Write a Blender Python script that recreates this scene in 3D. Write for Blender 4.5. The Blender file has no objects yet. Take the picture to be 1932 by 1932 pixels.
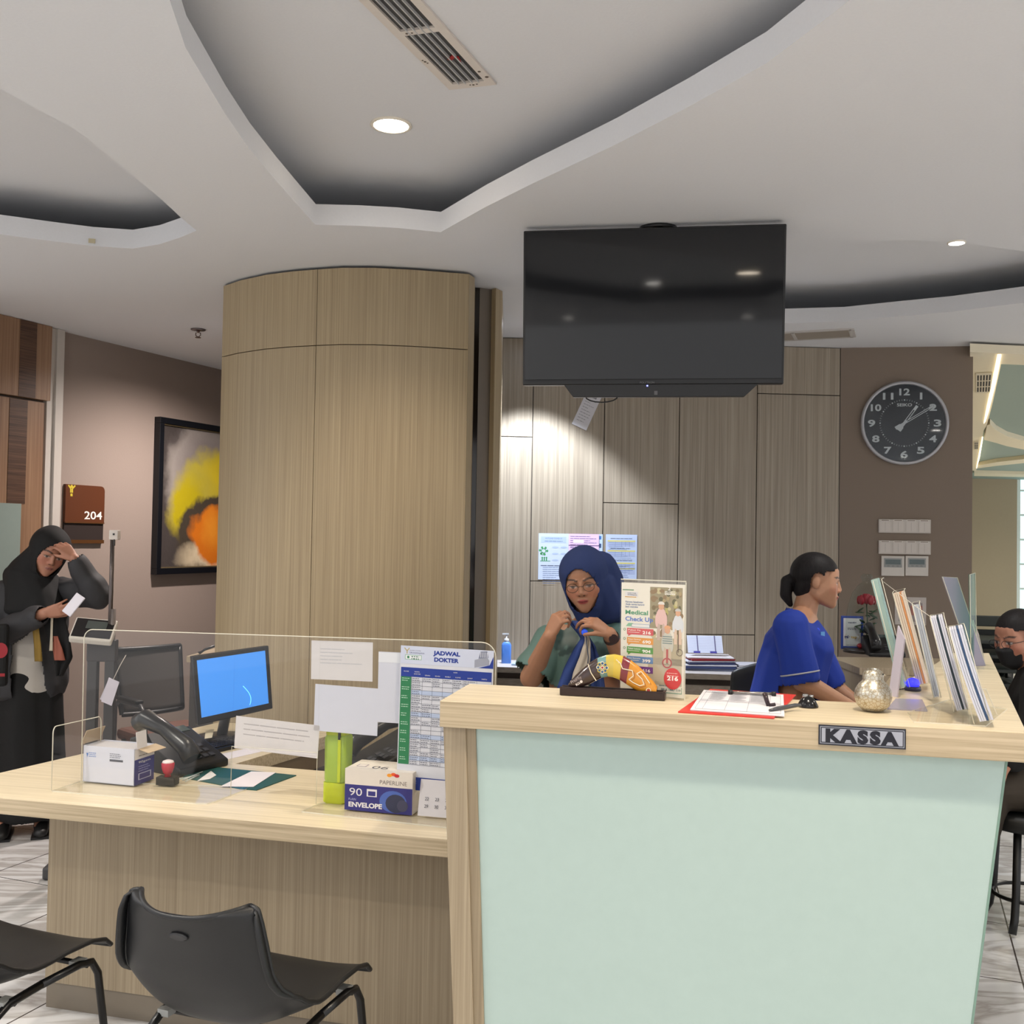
import bpy, bmesh, math, random
import numpy as np
from mathutils import Vector, Matrix, noise

# ---------------------------------------------------------------- camera, world, exposure
F = 1932.0; CX = CY = 966.0
PITCH = math.radians(1.45); ROLL = 0.017; H = 1.54
cp, sp, cr, sr = math.cos(PITCH), math.sin(PITCH), math.cos(ROLL), math.sin(ROLL)
FW = Vector((0, cp, sp)); R0 = Vector((1, 0, 0)); U0 = Vector((0, -sp, cp))
RT = R0*cr + U0*sr; UP = U0*cr - R0*sr
CAM = Vector((0, 0, H))
sc = bpy.context.scene
cd = bpy.data.cameras.new('camera'); cam = bpy.data.objects.new('camera', cd); sc.collection.objects.link(cam)
cd.sensor_fit = 'HORIZONTAL'; cd.sensor_width = 36; cd.lens = 36*F/1932; cd.clip_start = .05; cd.clip_end = 200
m = Matrix((RT, UP, -FW)).transposed().to_4x4(); m.translation = CAM; cam.matrix_world = m
sc.camera = cam
w = bpy.data.worlds.new('world'); sc.world = w; w.use_nodes = True
bg = w.node_tree.nodes['Background']; bg.inputs[0].default_value = (.98, .975, .99, 1); bg.inputs[1].default_value = 1.2
vs = sc.view_settings; vs.view_transform = 'Standard'; vs.look = 'None'; vs.gamma = 1; vs.exposure = 0.0; vs.use_curve_mapping = False
sc.cycles.max_bounces = 8; sc.cycles.transparent_max_bounces = 24; sc.cycles.sample_clamp_indirect = 6

# ---------------------------------------------------------------- pixel -> place
def ray(px, py): return (FW*F + RT*(px-CX) - UP*(py-CY)).normalized()
def at_z(px, py, z):
    d = ray(px, py); return CAM + d*((z-H)/d.z)
def at_d(px, py, Y):
    d = ray(px, py); return CAM + d*(Y/d.y)
def on_v(px, py, P, Q, back=0.0):            # on the vertical plane through P and Q, moved back by `back`
    t = Vector((Q.x-P.x, Q.y-P.y, 0)).normalized(); n = Vector((-t.y, t.x, 0))
    if n.y < 0: n = -n
    p0 = P + n*back; d = ray(px, py)
    return CAM + d*((p0-CAM).dot(n)/d.dot(n))

def area(name, loc, size, power, col=(1,.93,.84), rot=(0,0,0), sy=None, spread=None):
    l = bpy.data.lights.new(name, 'AREA'); l.energy = power; l.size = size; l.color = col
    if sy: l.shape = 'RECTANGLE'; l.size_y = sy
    else: l.shape = 'DISK'
    if spread: l.spread = spread
    o = bpy.data.objects.new(name, l); o.location = loc; o.rotation_euler = rot; sc.collection.objects.link(o); return o

# ---------------------------------------------------------------- materials
def lin(c):
    return tuple(((v/255)/12.92 if v/255 <= .04045 else ((v/255+.055)/1.055)**2.4) for v in c)
MC = {}
def M(c, rough=.5, metal=0, emit=0, spec=.5, coat=0, bump=0, bscale=200, trans=0, alpha=1, sheen=0):
    k = (tuple(c), rough, metal, emit, spec, coat, bump, bscale, trans, alpha, sheen)
    if k in MC: return MC[k]
    mt = bpy.data.materials.new('surface_%d' % len(MC)); mt.use_nodes = True
    nt = mt.node_tree; b = nt.nodes['Principled BSDF']; L = lin(c)
    b.inputs['Base Color'].default_value = (*L, 1); b.inputs['Roughness'].default_value = rough
    b.inputs['Metallic'].default_value = metal; b.inputs['Specular IOR Level'].default_value = spec
    b.inputs['Coat Weight'].default_value = coat; b.inputs['Transmission Weight'].default_value = trans
    b.inputs['Sheen Weight'].default_value = sheen; b.inputs['Alpha'].default_value = alpha
    if emit: b.inputs['Emission Color'].default_value = (*L, 1); b.inputs['Emission Strength'].default_value = emit
    # faint procedural variation of the tone, as every real surface has
    n = nt.nodes.new('ShaderNodeTexNoise'); n.inputs['Scale'].default_value = bscale if bump else 35
    tc = nt.nodes.new('ShaderNodeTexCoord'); nt.links.new(tc.outputs['Object'], n.inputs['Vector'])
    if not emit:
        mx = nt.nodes.new('ShaderNodeMix'); mx.data_type = 'RGBA'
        mx.inputs[6].default_value = (*[v*.975 for v in L], 1); mx.inputs[7].default_value = (*[min(1, v*1.025) for v in L], 1)
        nt.links.new(n.outputs[0], mx.inputs[0]); nt.links.new(mx.outputs[2], b.inputs['Base Color'])
    if bump:
        bp = nt.nodes.new('ShaderNodeBump'); bp.inputs['Strength'].default_value = bump; bp.inputs['Distance'].default_value = .002
        nt.links.new(n.outputs[0], bp.inputs['Height']); nt.links.new(bp.outputs[0], b.inputs['Normal'])
    MC[k] = mt; return mt

def wood(c1, c2, rough=.42, ang=None, sx=110, sl=1.2, name='laminate'):
    """fine straight-grained laminate: vertical grain, or along the horizontal direction `ang`"""
    k = ('wood', c1, c2, rough, ang, sx)
    if k in MC: return MC[k]
    mt = bpy.data.materials.new(name); mt.use_nodes = True; nt = mt.node_tree; b = nt.nodes['Principled BSDF']
    ge = nt.nodes.new('ShaderNodeNewGeometry'); mp = nt.nodes.new('ShaderNodeMapping'); mp.vector_type = 'TEXTURE'
    if ang is None: mp.inputs['Scale'].default_value = (1/sx, 1/sx, 1/sl)
    else:
        mp.inputs['Rotation'].default_value = (0, 0, ang); mp.inputs['Scale'].default_value = (1/sl, 1/sx, 1/sx)
    nt.links.new(ge.outputs['Position'], mp.inputs['Vector'])
    n1 = nt.nodes.new('ShaderNodeTexNoise'); n1.inputs['Scale'].default_value = 1; n1.inputs['Detail'].default_value = 4; n1.inputs['Roughness'].default_value = .65
    nt.links.new(mp.outputs[0], n1.inputs['Vector'])
    r = nt.nodes.new('ShaderNodeValToRGB'); r.color_ramp.elements[0].position = .34; r.color_ramp.elements[1].position = .68
    r.color_ramp.elements[0].color = (*lin(c1), 1); r.color_ramp.elements[1].color = (*lin(c2), 1)
    nt.links.new(n1.outputs[0], r.inputs[0]); nt.links.new(r.outputs[0], b.inputs['Base Color'])
    b.inputs['Roughness'].default_value = rough
    MC[k] = mt; return mt

def acrylic(tint=(254, 254, 253), refl=.05, name='clear_acrylic'):
    k = ('acr', tint, refl)
    if k in MC: return MC[k]
    mt = bpy.data.materials.new(name); mt.use_nodes = True; nt = mt.node_tree; nt.nodes.clear()
    o = nt.nodes.new('ShaderNodeOutputMaterial'); t = nt.nodes.new('ShaderNodeBsdfTransparent'); g = nt.nodes.new('ShaderNodeBsdfGlossy')
    g.inputs['Roughness'].default_value = .03; t.inputs[0].default_value = (*lin(tint), 1)
    mx = nt.nodes.new('ShaderNodeMixShader'); fr = nt.nodes.new('ShaderNodeLayerWeight'); fr.inputs[0].default_value = .5
    pw = nt.nodes.new('ShaderNodeMath'); pw.operation = 'POWER'; pw.inputs[1].default_value = 4.0; nt.links.new(fr.outputs['Facing'], pw.inputs[0])
    mm = nt.nodes.new('ShaderNodeMath'); mm.operation = 'MULTIPLY_ADD'; mm.inputs[1].default_value = .22; mm.inputs[2].default_value = .025
    n = nt.nodes.new('ShaderNodeTexNoise'); n.inputs['Scale'].default_value = 3; n2 = nt.nodes.new('ShaderNodeMath'); n2.operation = 'MULTIPLY_ADD'; n2.inputs[1].default_value = .01
    nt.links.new(pw.outputs[0], n2.inputs[2]); nt.links.new(n.outputs[0], n2.inputs[0]); nt.links.new(n2.outputs[0], mm.inputs[0])
    nt.links.new(mm.outputs[0], mx.inputs[0]); nt.links.new(t.outputs[0], mx.inputs[1]); nt.links.new(g.outputs[0], mx.inputs[2])
    nt.links.new(mx.outputs[0], o.inputs[0]); MC[k] = mt; return mt

# ---------------------------------------------------------------- mesh building
class MB:
    def __init__(s): s.bm = bmesh.new(); s.mats = []
    def mi(s, mat):
        if mat is None: return 0
        if mat not in s.mats: s.mats.append(mat)
        return s.mats.index(mat)
    def face(s, pts, mat=None):
        vs_ = [s.bm.verts.new(p) for p in pts]; f = s.bm.faces.new(vs_); f.material_index = s.mi(mat); return f
    def poly(s, loops, mat=None):
        V = [s.bm.verts.new(p) for p in loops[0]]; idx = s.mi(mat)
        for fc in loops[1]:
            f = s.bm.faces.new([V[i] for i in fc]); f.material_index = idx
    def box(s, c, d, mat=None, rot=None):
        hx, hy, hz = d[0]/2, d[1]/2, d[2]/2; c = Vector(c)
        P = [Vector((x, y, z)) for z in (-hz, hz) for y in (-hy, hy) for x in (-hx, hx)]
        if rot: P = [rot @ p for p in P]
        s.poly(([c+p for p in P], [(0,2,3,1), (4,5,7,6), (0,1,5,4), (2,6,7,3), (0,4,6,2), (1,3,7,5)]), mat); return s
    def prism(s, pts, z0, z1, mat=None, side=None):
        """pts: xy polygon, extruded z0..z1"""
        n = len(pts); a = sum(pts[i][0]*pts[(i+1)%n][1]-pts[(i+1)%n][0]*pts[i][1] for i in range(n))
        if a < 0: pts = list(reversed(pts))
        lo = [s.bm.verts.new((p[0], p[1], z0)) for p in pts]; hi = [s.bm.verts.new((p[0], p[1], z1)) for p in pts]
        i1 = s.mi(mat); i2 = s.mi(side) if side else i1
        f = s.bm.faces.new(list(reversed(lo))); f.material_index = i1
        f = s.bm.faces.new(hi); f.material_index = i1
        for i in range(n):
            f = s.bm.faces.new((lo[i], lo[(i+1)%n], hi[(i+1)%n], hi[i])); f.material_index = i2
        return s
    def slab(s, quad, n, t, mat=None):
        """planar 3D polygon (ccw seen from the front) given thickness t away from the front normal n"""
        n = Vector(n).normalized(); A = [Vector(p) for p in quad]; B = [p - n*t for p in A]; k = len(A)
        idx = s.mi(mat); a = [s.bm.verts.new(p) for p in A]; b = [s.bm.verts.new(p) for p in B]
        for L in (a, list(reversed(b))):
            s.bm.faces.new(L).material_index = idx
        for i in range(k): s.bm.faces.new((a[(i+1)%k], a[i], b[i], b[(i+1)%k])).material_index = idx
        return s
    def tube(s, pts, r, mat=None, seg=10, cap=True):
        pts = [Vector(p) for p in pts]; rs = r if isinstance(r, (list, tuple)) else [r]*len(pts); idx = s.mi(mat)
        rings = []; u = None
        for i, p in enumerate(pts):
            t = (pts[min(i+1, len(pts)-1)] - pts[max(i-1, 0)]).normalized()
            if u is None: u = t.orthogonal().normalized()
            else:
                u = u - t*u.dot(t); u = u.normalized() if u.length > 1e-6 else t.orthogonal().normalized()
            v = t.cross(u)
            rings.append([s.bm.verts.new(p + (u*math.cos(a)+v*math.sin(a))*rs[i]) for a in [2*math.pi*k/seg for k in range(seg)]])
        for i in range(len(rings)-1):
            for k in range(seg):
                f = s.bm.faces.new((rings[i][k], rings[i][(k+1)%seg], rings[i+1][(k+1)%seg], rings[i+1][k])); f.material_index = idx; f.smooth = True
        if cap:
            s.bm.faces.new(list(reversed(rings[0]))).material_index = idx; s.bm.faces.new(rings[-1]).material_index = idx
        return s
    def lathe(s, prof, mat=None, seg=24, c=(0,0,0), cap=True, axis=None):
        c = Vector(c); idx = s.mi(mat); rings = []; A = axis or Matrix.Identity(3)
        for (r, z) in prof:
            rings.append([s.bm.verts.new(c + A @ Vector((max(r,1e-4)*math.cos(2*math.pi*k/seg), max(r,1e-4)*math.sin(2*math.pi*k/seg), z))) for k in range(seg)])
        for i in range(len(rings)-1):
            for k in range(seg):
                f = s.bm.faces.new((rings[i][k], rings[i][(k+1)%seg], rings[i+1][(k+1)%seg], rings[i+1][k])); f.material_index = idx; f.smooth = True
        if cap:
            s.bm.faces.new(list(reversed(rings[0]))).material_index = idx; s.bm.faces.new(rings[-1]).material_index = idx
        return s
    def ell(s, c, r, mat=None, rot=None, seg=16, rg=10):
        m_ = Matrix.Translation(Vector(c)) @ (rot.to_4x4() if rot else Matrix.Identity(4)) @ Matrix.Diagonal((r[0], r[1], r[2], 1))
        n0 = set(s.bm.faces); ret = bmesh.ops.create_uvsphere(s.bm, u_segments=seg, v_segments=rg, radius=1, matrix=m_); idx = s.mi(mat)
        for v in ret['verts']:
            for f in v.link_faces: f.material_index = idx; f.smooth = True
        return s
    def hull(s, balls, mat=None, seg=12, rg=8):
        """convex hull of balls [(centre, radius or radii)]"""
        b = bmesh.new()
        for c, r in balls:
            r = (r, r, r) if not isinstance(r, (tuple, list)) else r
            bmesh.ops.create_uvsphere(b, u_segments=seg, v_segments=rg, radius=1, matrix=Matrix.Translation(Vector(c)) @ Matrix.Diagonal((r[0], r[1], r[2], 1)))
        h = bmesh.ops.convex_hull(b, input=b.verts[:])
        idx = s.mi(mat); mp = {}; faces = [g for g in h['geom'] if isinstance(g, bmesh.types.BMFace)]
        for f in faces:
            vv = []
            for v in f.verts:
                if v not in mp: mp[v] = s.bm.verts.new(v.co)
                vv.append(mp[v])
            try: nf = s.bm.faces.new(vv); nf.material_index = idx; nf.smooth = True
            except ValueError: pass
        b.free(); return s
    def grid(s, fn, nu, nv, mat=None, closed=False):
        idx = s.mi(mat); V = [[s.bm.verts.new(fn(i/nu, j/nv)) for j in range(nv+1)] for i in range(nu+1)]
        for i in range(nu):
            for j in range(nv):
                f = s.bm.faces.new((V[i][j], V[i+1][j], V[i+1][j+1], V[i][j+1])); f.material_index = idx; f.smooth = True
        return s
    def text(s, t, u, v, size, mat, w=None, y=0.0, bold=0.0, align='LEFT', M3=None, ext=0, sp=1.0):
        """lettering in the local xz plane facing -y; (u,v) = baseline start, size = letter height"""
        cu = bpy.data.curves.new('t', 'FONT'); cu.body = t; cu.size = 1; cu.offset = bold; cu.space_character = sp; cu.resolution_u = 3; cu.extrude = 0
        ob = bpy.data.objects.new('t', cu); me = bpy.data.meshes.new_from_object(ob)
        xs = [p.co.x for p in me.vertices]
        if xs:
            x0, x1 = min(xs), max(xs); k = size/.70; kx = k if not w else w/(x1-x0)
            off = {'LEFT': 0, 'CENTER': -(x1-x0)*kx/2, 'RIGHT': -(x1-x0)*kx}[align]; idx = s.mi(mat)
            vv = []
            for p in me.vertices:
                q = Vector((u+off+(p.co.x-x0)*kx, y, v+p.co.y*k))
                vv.append(s.bm.verts.new(M3 @ q if M3 else q))
            for f in me.polygons:
                try: nf = s.bm.faces.new([vv[i] for i in f.vertices]); nf.material_index = idx
                except ValueError: pass
        bpy.data.objects.remove(ob); bpy.data.meshes.remove(me); bpy.data.curves.remove(cu); return s
    # flat print marks in the xz plane facing -y; y decreasing = nearer the viewer
    def rect(s, x0, z0, x1, z1, mat, y=0.0, sk=0.0):
        return s.face([(x0, y, z0), (x1, y, z0+sk), (x1, y, z1+sk), (x0, y, z1)], mat) and s
    def disc(s, cx, cz, rx, rz, mat, y=0.0, n=20, a0=0, a1=2*math.pi):
        s.face([(cx+rx*math.cos(a0+(a1-a0)*i/n), y, cz+rz*math.sin(a0+(a1-a0)*i/n)) for i in range(n if abs(a1-a0-2*math.pi)<1e-6 else n+1)], mat); return s
    def ring(s, cx, cz, r, wd, mat, y=0.0, n=24, a0=0, a1=2*math.pi):
        idx = s.mi(mat)
        for i in range(n):
            a, b = a0+(a1-a0)*i/n, a0+(a1-a0)*(i+1)/n
            s.face([(cx+(r-wd)*math.cos(a), y, cz+(r-wd)*math.sin(a)), (cx+r*math.cos(a), y, cz+r*math.sin(a)),
                    (cx+r*math.cos(b), y, cz+r*math.sin(b)), (cx+(r-wd)*math.cos(b), y, cz+(r-wd)*math.sin(b))], mat)
        return s
    def line(s, pts, wd, mat, y=0.0):
        for (a, b) in zip(pts[:-1], pts[1:]):
            d = Vector((b[0]-a[0], b[1]-a[1])); 
            if d.length < 1e-9: continue
            n = Vector((-d.y, d.x)).normalized()*wd/2
            s.face([(a[0]-n.x, y, a[1]-n.y), (b[0]-n.x, y, b[1]-n.y), (b[0]+n.x, y, b[1]+n.y), (a[0]+n.x, y, a[1]+n.y)], mat)
        return s
    def pp(s, pts, mat, y=0.0):
        s.face([(p[0], y, p[1]) for p in pts], mat); return s
    def xf(s, m_):
        bmesh.ops.transform(s.bm, matrix=m_, verts=s.bm.verts[:]); return s
    def build(s, name, mat=None, parent=None, smooth=None, bevel=0, fix=True, solid=0, sub=0, loc=None, rz=None):
        if fix: bmesh.ops.recalc_face_normals(s.bm, faces=s.bm.faces[:])
        me = bpy.data.meshes.new(name)
        s.bm.to_mesh(me); s.bm.free()
        for q in (s.mats if s.mats else [mat]): me.materials.append(q)
        if smooth is not None:
            me.polygons.foreach_set('use_smooth', [True]*len(me.polygons)); me.set_sharp_from_angle(angle=math.radians(smooth))
        o = bpy.data.objects.new(name, me); sc.collection.objects.link(o)
        if parent is not None: o.parent = parent
        if solid:
            md = o.modifiers.new('solid', 'SOLIDIFY'); md.thickness = solid; md.offset = 0
        if sub: md = o.modifiers.new('sub', 'SUBSURF'); md.levels = sub; md.render_levels = sub
        if bevel:
            md = o.modifiers.new('bevel', 'BEVEL'); md.width = bevel; md.segments = 2; md.limit_method = 'ANGLE'; md.angle_limit = math.radians(40)
        if loc is not None: o.location = loc
        if rz is not None: o.rotation_euler.z = rz
        return o

def tag(o, label=None, cat=None, group=None, kind=None):
    if label: o['label'] = label
    if cat: o['category'] = cat
    if group: o['group'] = group
    if kind: o['kind'] = kind
    return o
def thing(name, label, cat, loc=(0,0,0), rz=0, group=None, rot=None):
    o = bpy.data.objects.new(name, None); sc.collection.objects.link(o); o.empty_display_size = .1
    o.location = loc; o.rotation_euler = rot if rot else (0, 0, rz)
    return tag(o, label, cat, group)
def struct(name, mb, mat=None, label=None, **k):
    o = mb.build(name, mat, **k); o['kind'] = 'structure'
    if label: o['label'] = label
    return o
def kids(o): return [c for c in bpy.data.objects if c.parent == o]
def dup(root, loc, rz=None, label=None, parent=None, scale=None):
    r = root.copy(); sc.collection.objects.link(r)
    if parent is not None: r.parent = parent
    if loc is not None: r.location = loc
    if rz is not None: r.rotation_euler.z = rz
    if scale: r.scale = scale
    if label: r['label'] = label
    for ch in kids(root): dup(ch, None, parent=r)
    return r
def rot(ax, deg): return Matrix.Rotation(math.radians(deg), 3, ax)
def bars(mb, x0, x1, ztop, n, step, h, mat, y=0, seed=0, lo=.5):
    """lines of print too small to read"""
    rnd = random.Random(seed)
    for i in range(n):
        z = ztop - i*step; x = x0; end = x0 + (x1-x0)*rnd.uniform(lo, 1)
        while x < end:
            l = rnd.uniform(.1, .28)*(x1-x0); mb.rect(x, z-h, min(x+l, end), z, mat, y); x += l + h*.8
WHITE = M((205,203,200), .8)
# ================================================================ THE ROOM
ZC = 2.70; LIP = .078; ZR = 2.90
CEILM = M((219,220,223), .9, bump=.15, bscale=120)
W_TAN = wood((148,130,101), (175,157,125), sx=170)                       # column laminate
W_DESK = wood((148,132,108), (174,158,132), sx=170)
W_WALL = wood((134,122,106), (166,154,136), sx=110)
ANG = math.atan2(at_z(1932,1383,1.1).y-at_z(830,1322,1.1).y, at_z(1932,1383,1.1).x-at_z(830,1322,1.1).x)
W_TOP = wood((202,187,157), (226,212,184), .38, ang=ANG, sx=60, sl=1.0)
W_EDGE = wood((170,152,122), (206,188,158), .45, ang=ANG, sx=120, sl=1.5)
TAUPE = M((130,116,103), .85, bump=.3, bscale=260)
DARKGAP = M((86,70,52), .8)
# ---- floor: polished marble tiles
def floor_mat():
    mt = bpy.data.materials.new('marble_tile'); mt.use_nodes = True; nt = mt.node_tree; b = nt.nodes['Principled BSDF']
    ge = nt.nodes.new('ShaderNodeNewGeometry'); mp = nt.nodes.new('ShaderNodeMapping'); mp.inputs['Rotation'].default_value = (0, 0, math.radians(21)); mp.inputs['Location'].default_value = (.2, .13, 0)
    nt.links.new(ge.outputs['Position'], mp.inputs['Vector'])
    br = nt.nodes.new('ShaderNodeTexBrick'); br.offset = 0; br.inputs['Scale'].default_value = 1.0
    br.inputs['Brick Width'].default_value = .6; br.inputs['Row Height'].default_value = .6; br.inputs['Mortar Size'].default_value = .003
    br.inputs['Mortar Smooth'].default_value = 0; br.inputs['Color1'].default_value = (1,1,1,1); br.inputs['Color2'].default_value = (.93,.93,.93,1); br.inputs['Mortar'].default_value = (.12,.10,.09,1)
    nt.links.new(mp.outputs[0], br.inputs['Vector'])
    wv = nt.nodes.new('ShaderNodeTexNoise'); wv.inputs['Scale'].default_value = 1.3; wv.inputs['Detail'].default_value = 6; wv.inputs['Distortion'].default_value = 2.4
    mp2 = nt.nodes.new('ShaderNodeMapping'); mp2.inputs['Rotation'].default_value = (0,0,.5); mp2.inputs['Scale'].default_value = (1, 3.4, 1)
    nt.links.new(ge.outputs['Position'], mp2.inputs[0]); nt.links.new(mp2.outputs[0], wv.inputs['Vector'])
    r = nt.nodes.new('ShaderNodeValToRGB'); e = r.color_ramp.elements; e[0].position = .40; e[0].color = (*lin((219,219,219)),1); e[1].position = .62; e[1].color = (*lin((211,210,209)),1)
    x = e.new(.5); x.color = (*lin((176,172,168)),1)
    nt.links.new(wv.outputs[0], r.inputs[0])
    mx = nt.nodes.new('ShaderNodeMix'); mx.data_type = 'RGBA'; mx.blend_type = 'MULTIPLY'; mx.inputs[0].default_value = 1
    nt.links.new(r.outputs[0], mx.inputs[6]); nt.links.new(br.outputs[0], mx.inputs[7]); nt.links.new(mx.outputs[2], b.inputs['Base Color'])
    b.inputs['Roughness'].default_value = .12
    return mt
struct('floor', MB().box((2, 9, -.05), (18, 30, .1)), floor_mat())
# ---- ceiling: lower soffit with three leaf-shaped openings, raised ceiling above them
def xy(L, z=ZC): return [at_z(a, b, z).to_2d() for a, b in L]
hole1 = xy([(320,0),(330,30),(350,90),(380,140),(425,215),(470,280),(520,340),(560,385),(595,424),(675,426),(750,430),(831,438),(917,390),(1005,346),(1093,305),(1163,272),(1298,202),(1445,120),(1550,41),(1603,0),(1740,-120)])
hole1 += [Vector((.80,1.5)), Vector((1.0,.2)), Vector((.6,-1.2)), Vector((-.5,-1.3)), Vector((-.95,.2)), at_z(300,-110,ZC).to_2d()]
hole2 = xy([(-500,410),(-250,428),(0,442),(100,455),(175,464),(250,469),(300,461),(340,448),(371,435),(342,411),(300,372),(235,318),(145,245),(0,168),(-180,60),(-500,110)])
hole3 = xy([(1060,545),(1120,572),(1220,592),(1350,605),(1482,610),(1593,607),(1695,597),(1796,588),(1932,571),(2150,535),(2300,500),(2150,492),(1932,474),(1822,459),(1746,454),(1644,452),(1482,458),(1350,470),(1180,500)])
wallR_end = at_z(1836, 653, ZC)
outer = [Vector(p) for p in ((-6,-3.2),(5.5,-3.2),(7.5,4.9))] + [wallR_end.to_2d()+Vector((2.2,-.35)), wallR_end.to_2d()+Vector((0,.02)), Vector((2.7,6.6)), Vector((-6,9.5))]
def flat_with_holes(name, loops, z0, z1, mat, label=None):
    cu = bpy.data.curves.new('c', 'CURVE'); cu.dimensions = '2D'; cu.fill_mode = 'BOTH'; cu.extrude = (z1-z0)/2
    for L in loops:
        s = cu.splines.new('POLY'); s.points.add(len(L)-1); s.use_cyclic_u = True
        for i, p in enumerate(L): s.points[i].co = (p[0], p[1], 0, 1)
    ob = bpy.data.objects.new('c', cu); me = bpy.data.meshes.new_from_object(ob); bpy.data.objects.remove(ob)
    me.transform(Matrix.Translation((0, 0, (z0+z1)/2))); me.materials.clear(); me.materials.append(mat)
    o = bpy.data.objects.new(name, me); sc.collection.objects.link(o); o['kind'] = 'structure'
    if label: o['label'] = label
    return o
flat_with_holes('ceiling', [outer, hole1, hole2, hole3], ZC, ZC+LIP, CEILM, 'white lower ceiling with leaf shaped openings')
struct('ceiling_recess', MB().prism([(-6,-3.2),(5.5,-3.2),(7.5,4.9),(6.3,5.45),(2.8,5.95),(2.7,6.6),(-6,9.5)], ZR, ZR+.05), CEILM, 'raised ceiling above the openings')
# ---- walls
def lw(px, py, z): return at_z(px, py, z)
L0 = at_z(0, 597, ZC); L1 = at_z(415, 697, ZC)                            # left wall line
dl = (L1-L0).normalized(); nl = Vector((dl.y, -dl.x, 0))
def slabwall(A, B, t, z0, z1, mb=None, mat=None):
    mb = mb or MB(); d = Vector((B.x-A.x, B.y-A.y)).normalized(); n = Vector((-d.y, d.x))
    return mb.prism([(A.x,A.y),(B.x,B.y),(B.x+n.x*t,B.y+n.y*t),(A.x+n.x*t,A.y+n.y*t)], z0, z1, mat)
jamb = on_v(103, 640, L0, L1)
WB0 = at_z(948, 637, ZC); WB1 = at_z(1585, 657, ZC); WB2 = at_z(1836, 653, ZC)
WB1 = WB0.lerp(WB2, .70) if False else WB1
corner = WB0 + (WB0-WB1).normalized()*3.0
# left wall runs until it meets the line of the back wall
def isect(A, d, B, e):
    k = ((B.x-A.x)*e.y-(B.y-A.y)*e.x)/(d.x*e.y-d.y*e.x); return A + d*k
C0 = L0 + dl*3.6
struct('wall_left', slabwall(jamb, C0, .12, 0, ZC), M((150,136,127), .85, bump=.3, bscale=260), 'taupe wall with the painting')  # lighter taupe than the right wall: its stronger light is in the colour
WBL = WB0 + (WB0-WB1).normalized()*.95
wb = MB(); slabwall(WBL, WB1, .12, 0, ZC, wb); wb.prism([(WBL.x,WBL.y),(WBL.x+.1,WBL.y),(WBL.x+.1,9.0),(WBL.x,9.0)],0,ZC)
struct('wall_back', wb, M((60,52,44), .8), 'core of the wood panelled rear wall')
nb = Vector((-(WB1-WB0).y, (WB1-WB0).x, 0)).normalized()
tp = MB(); slabwall(WB1 - nb*.012, WB2, .16, 0, ZC, tp)
struct('wall_right', tp, TAUPE, 'taupe wall with the clock')
# wood panels on the back wall, 5 mm joints
def wpx(px, py=900): 
    return (on_v(px, py, WB0, WB1) - WB0).dot((WB1-WB0).normalized())
def wz(px, py): return on_v(px, py, WB0, WB1).z
cols = [(-.9, wpx(1003), 824), (wpx(1003), wpx(1138), 1097), (wpx(1138), wpx(1279.5), 950), (wpx(1279.5), wpx(1426), 1197), (wpx(1426), wpx(1582), 745)]
tb = (WB1-WB0).normalized(); g = .0025
panel_cols = [0.5*(900+1003), 1070, 1210, 1350, 1505]
i = 0
for (a, b, sy), pxm in zip(cols, panel_cols):
    zs = wz(pxm, sy)
    for (z0, z1) in ((.02, zs-g), (zs+g, ZC-.004)):
        A = WB0 + tb*(a+g); B = WB0 + tb*(b-g); mb = MB()
        mb.prism([(A.x,A.y),(B.x,B.y),(B.x-nb.x*.014,B.y-nb.y*.014),(A.x-nb.x*.014,A.y-nb.y*.014)], z0, z1)
        o = mb.build('trim_%d' % (i+1), W_WALL, bevel=.001); o['kind'] = 'structure'; o['label'] = 'pale wood panel of the rear wall'; i += 1
struct('wall_end', slabwall(C0, Vector((WBL.x+.1, 8.9)), .12, 0, ZC), TAUPE)
# ---- door zone on the left: dark and light slatted timber, pale jamb
dA = on_v(-260, 700, L0, L1); j0 = on_v(113, 700, L0, L1); j1 = on_v(84, 700, L0, L1)
mb = MB(); off = nl*.02
def lp(px, y=800, o=0.0): return on_v(px, y, L0, L1) + nl*o
def strip(x0, x1, z0, z1, t, mat, mb, y=800, base=0.0):
    A, B = lp(x0, y), lp(x1, y); A2, B2 = A+nl*(base+t), B+nl*(base+t); A, B = A+nl*base, B+nl*base
    mb.prism([(A.x,A.y),(B.x,B.y),(B2.x,B2.y),(A2.x,A2.y)], z0, z1, mat)
slabwall(dA, jamb, .12, 0, ZC, mb)
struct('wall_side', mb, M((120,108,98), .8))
o = MB(); strip(80, 107, 0, ZC-.002, .03, None, o); strip(93, 107, 0, ZC-.002, .045, None, o)
struct('trim_11', o, M((196,190,182), .5), 'pale metal jamb beside the door')
WD1 = wood((132,100,76), (160,128,100), sx=90); WD2 = wood((62,42,32), (104,76,58), sx=160, ang=math.atan2(dl.y, dl.x), sl=3)
zsplit = on_v(40, 755, L0, L1).z; zgl = on_v(20, 950, L0, L1).z
o = MB(); strip(-260, 79, zsplit+.012, ZC-.002, .06, None, o); struct('wall_over', o, WD1, 'light timber panelling above the door')
o = MB(); strip(18, 50, zsplit+.012, ZC-.002, .002, None, o, base=.06); struct('trim_12', o, WD2, 'dark timber band above the door')
dz = MB(); strip(-260, 74, 0.01, zsplit, .035, None, dz)
door = struct('door_1', dz, WD1, 'timber door with dark band and narrow glass')
o = MB(); strip(8, 42, zgl, zsplit-.002, .003, None, o, base=.035); o.build('dark_inlay', WD2, door)
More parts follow.
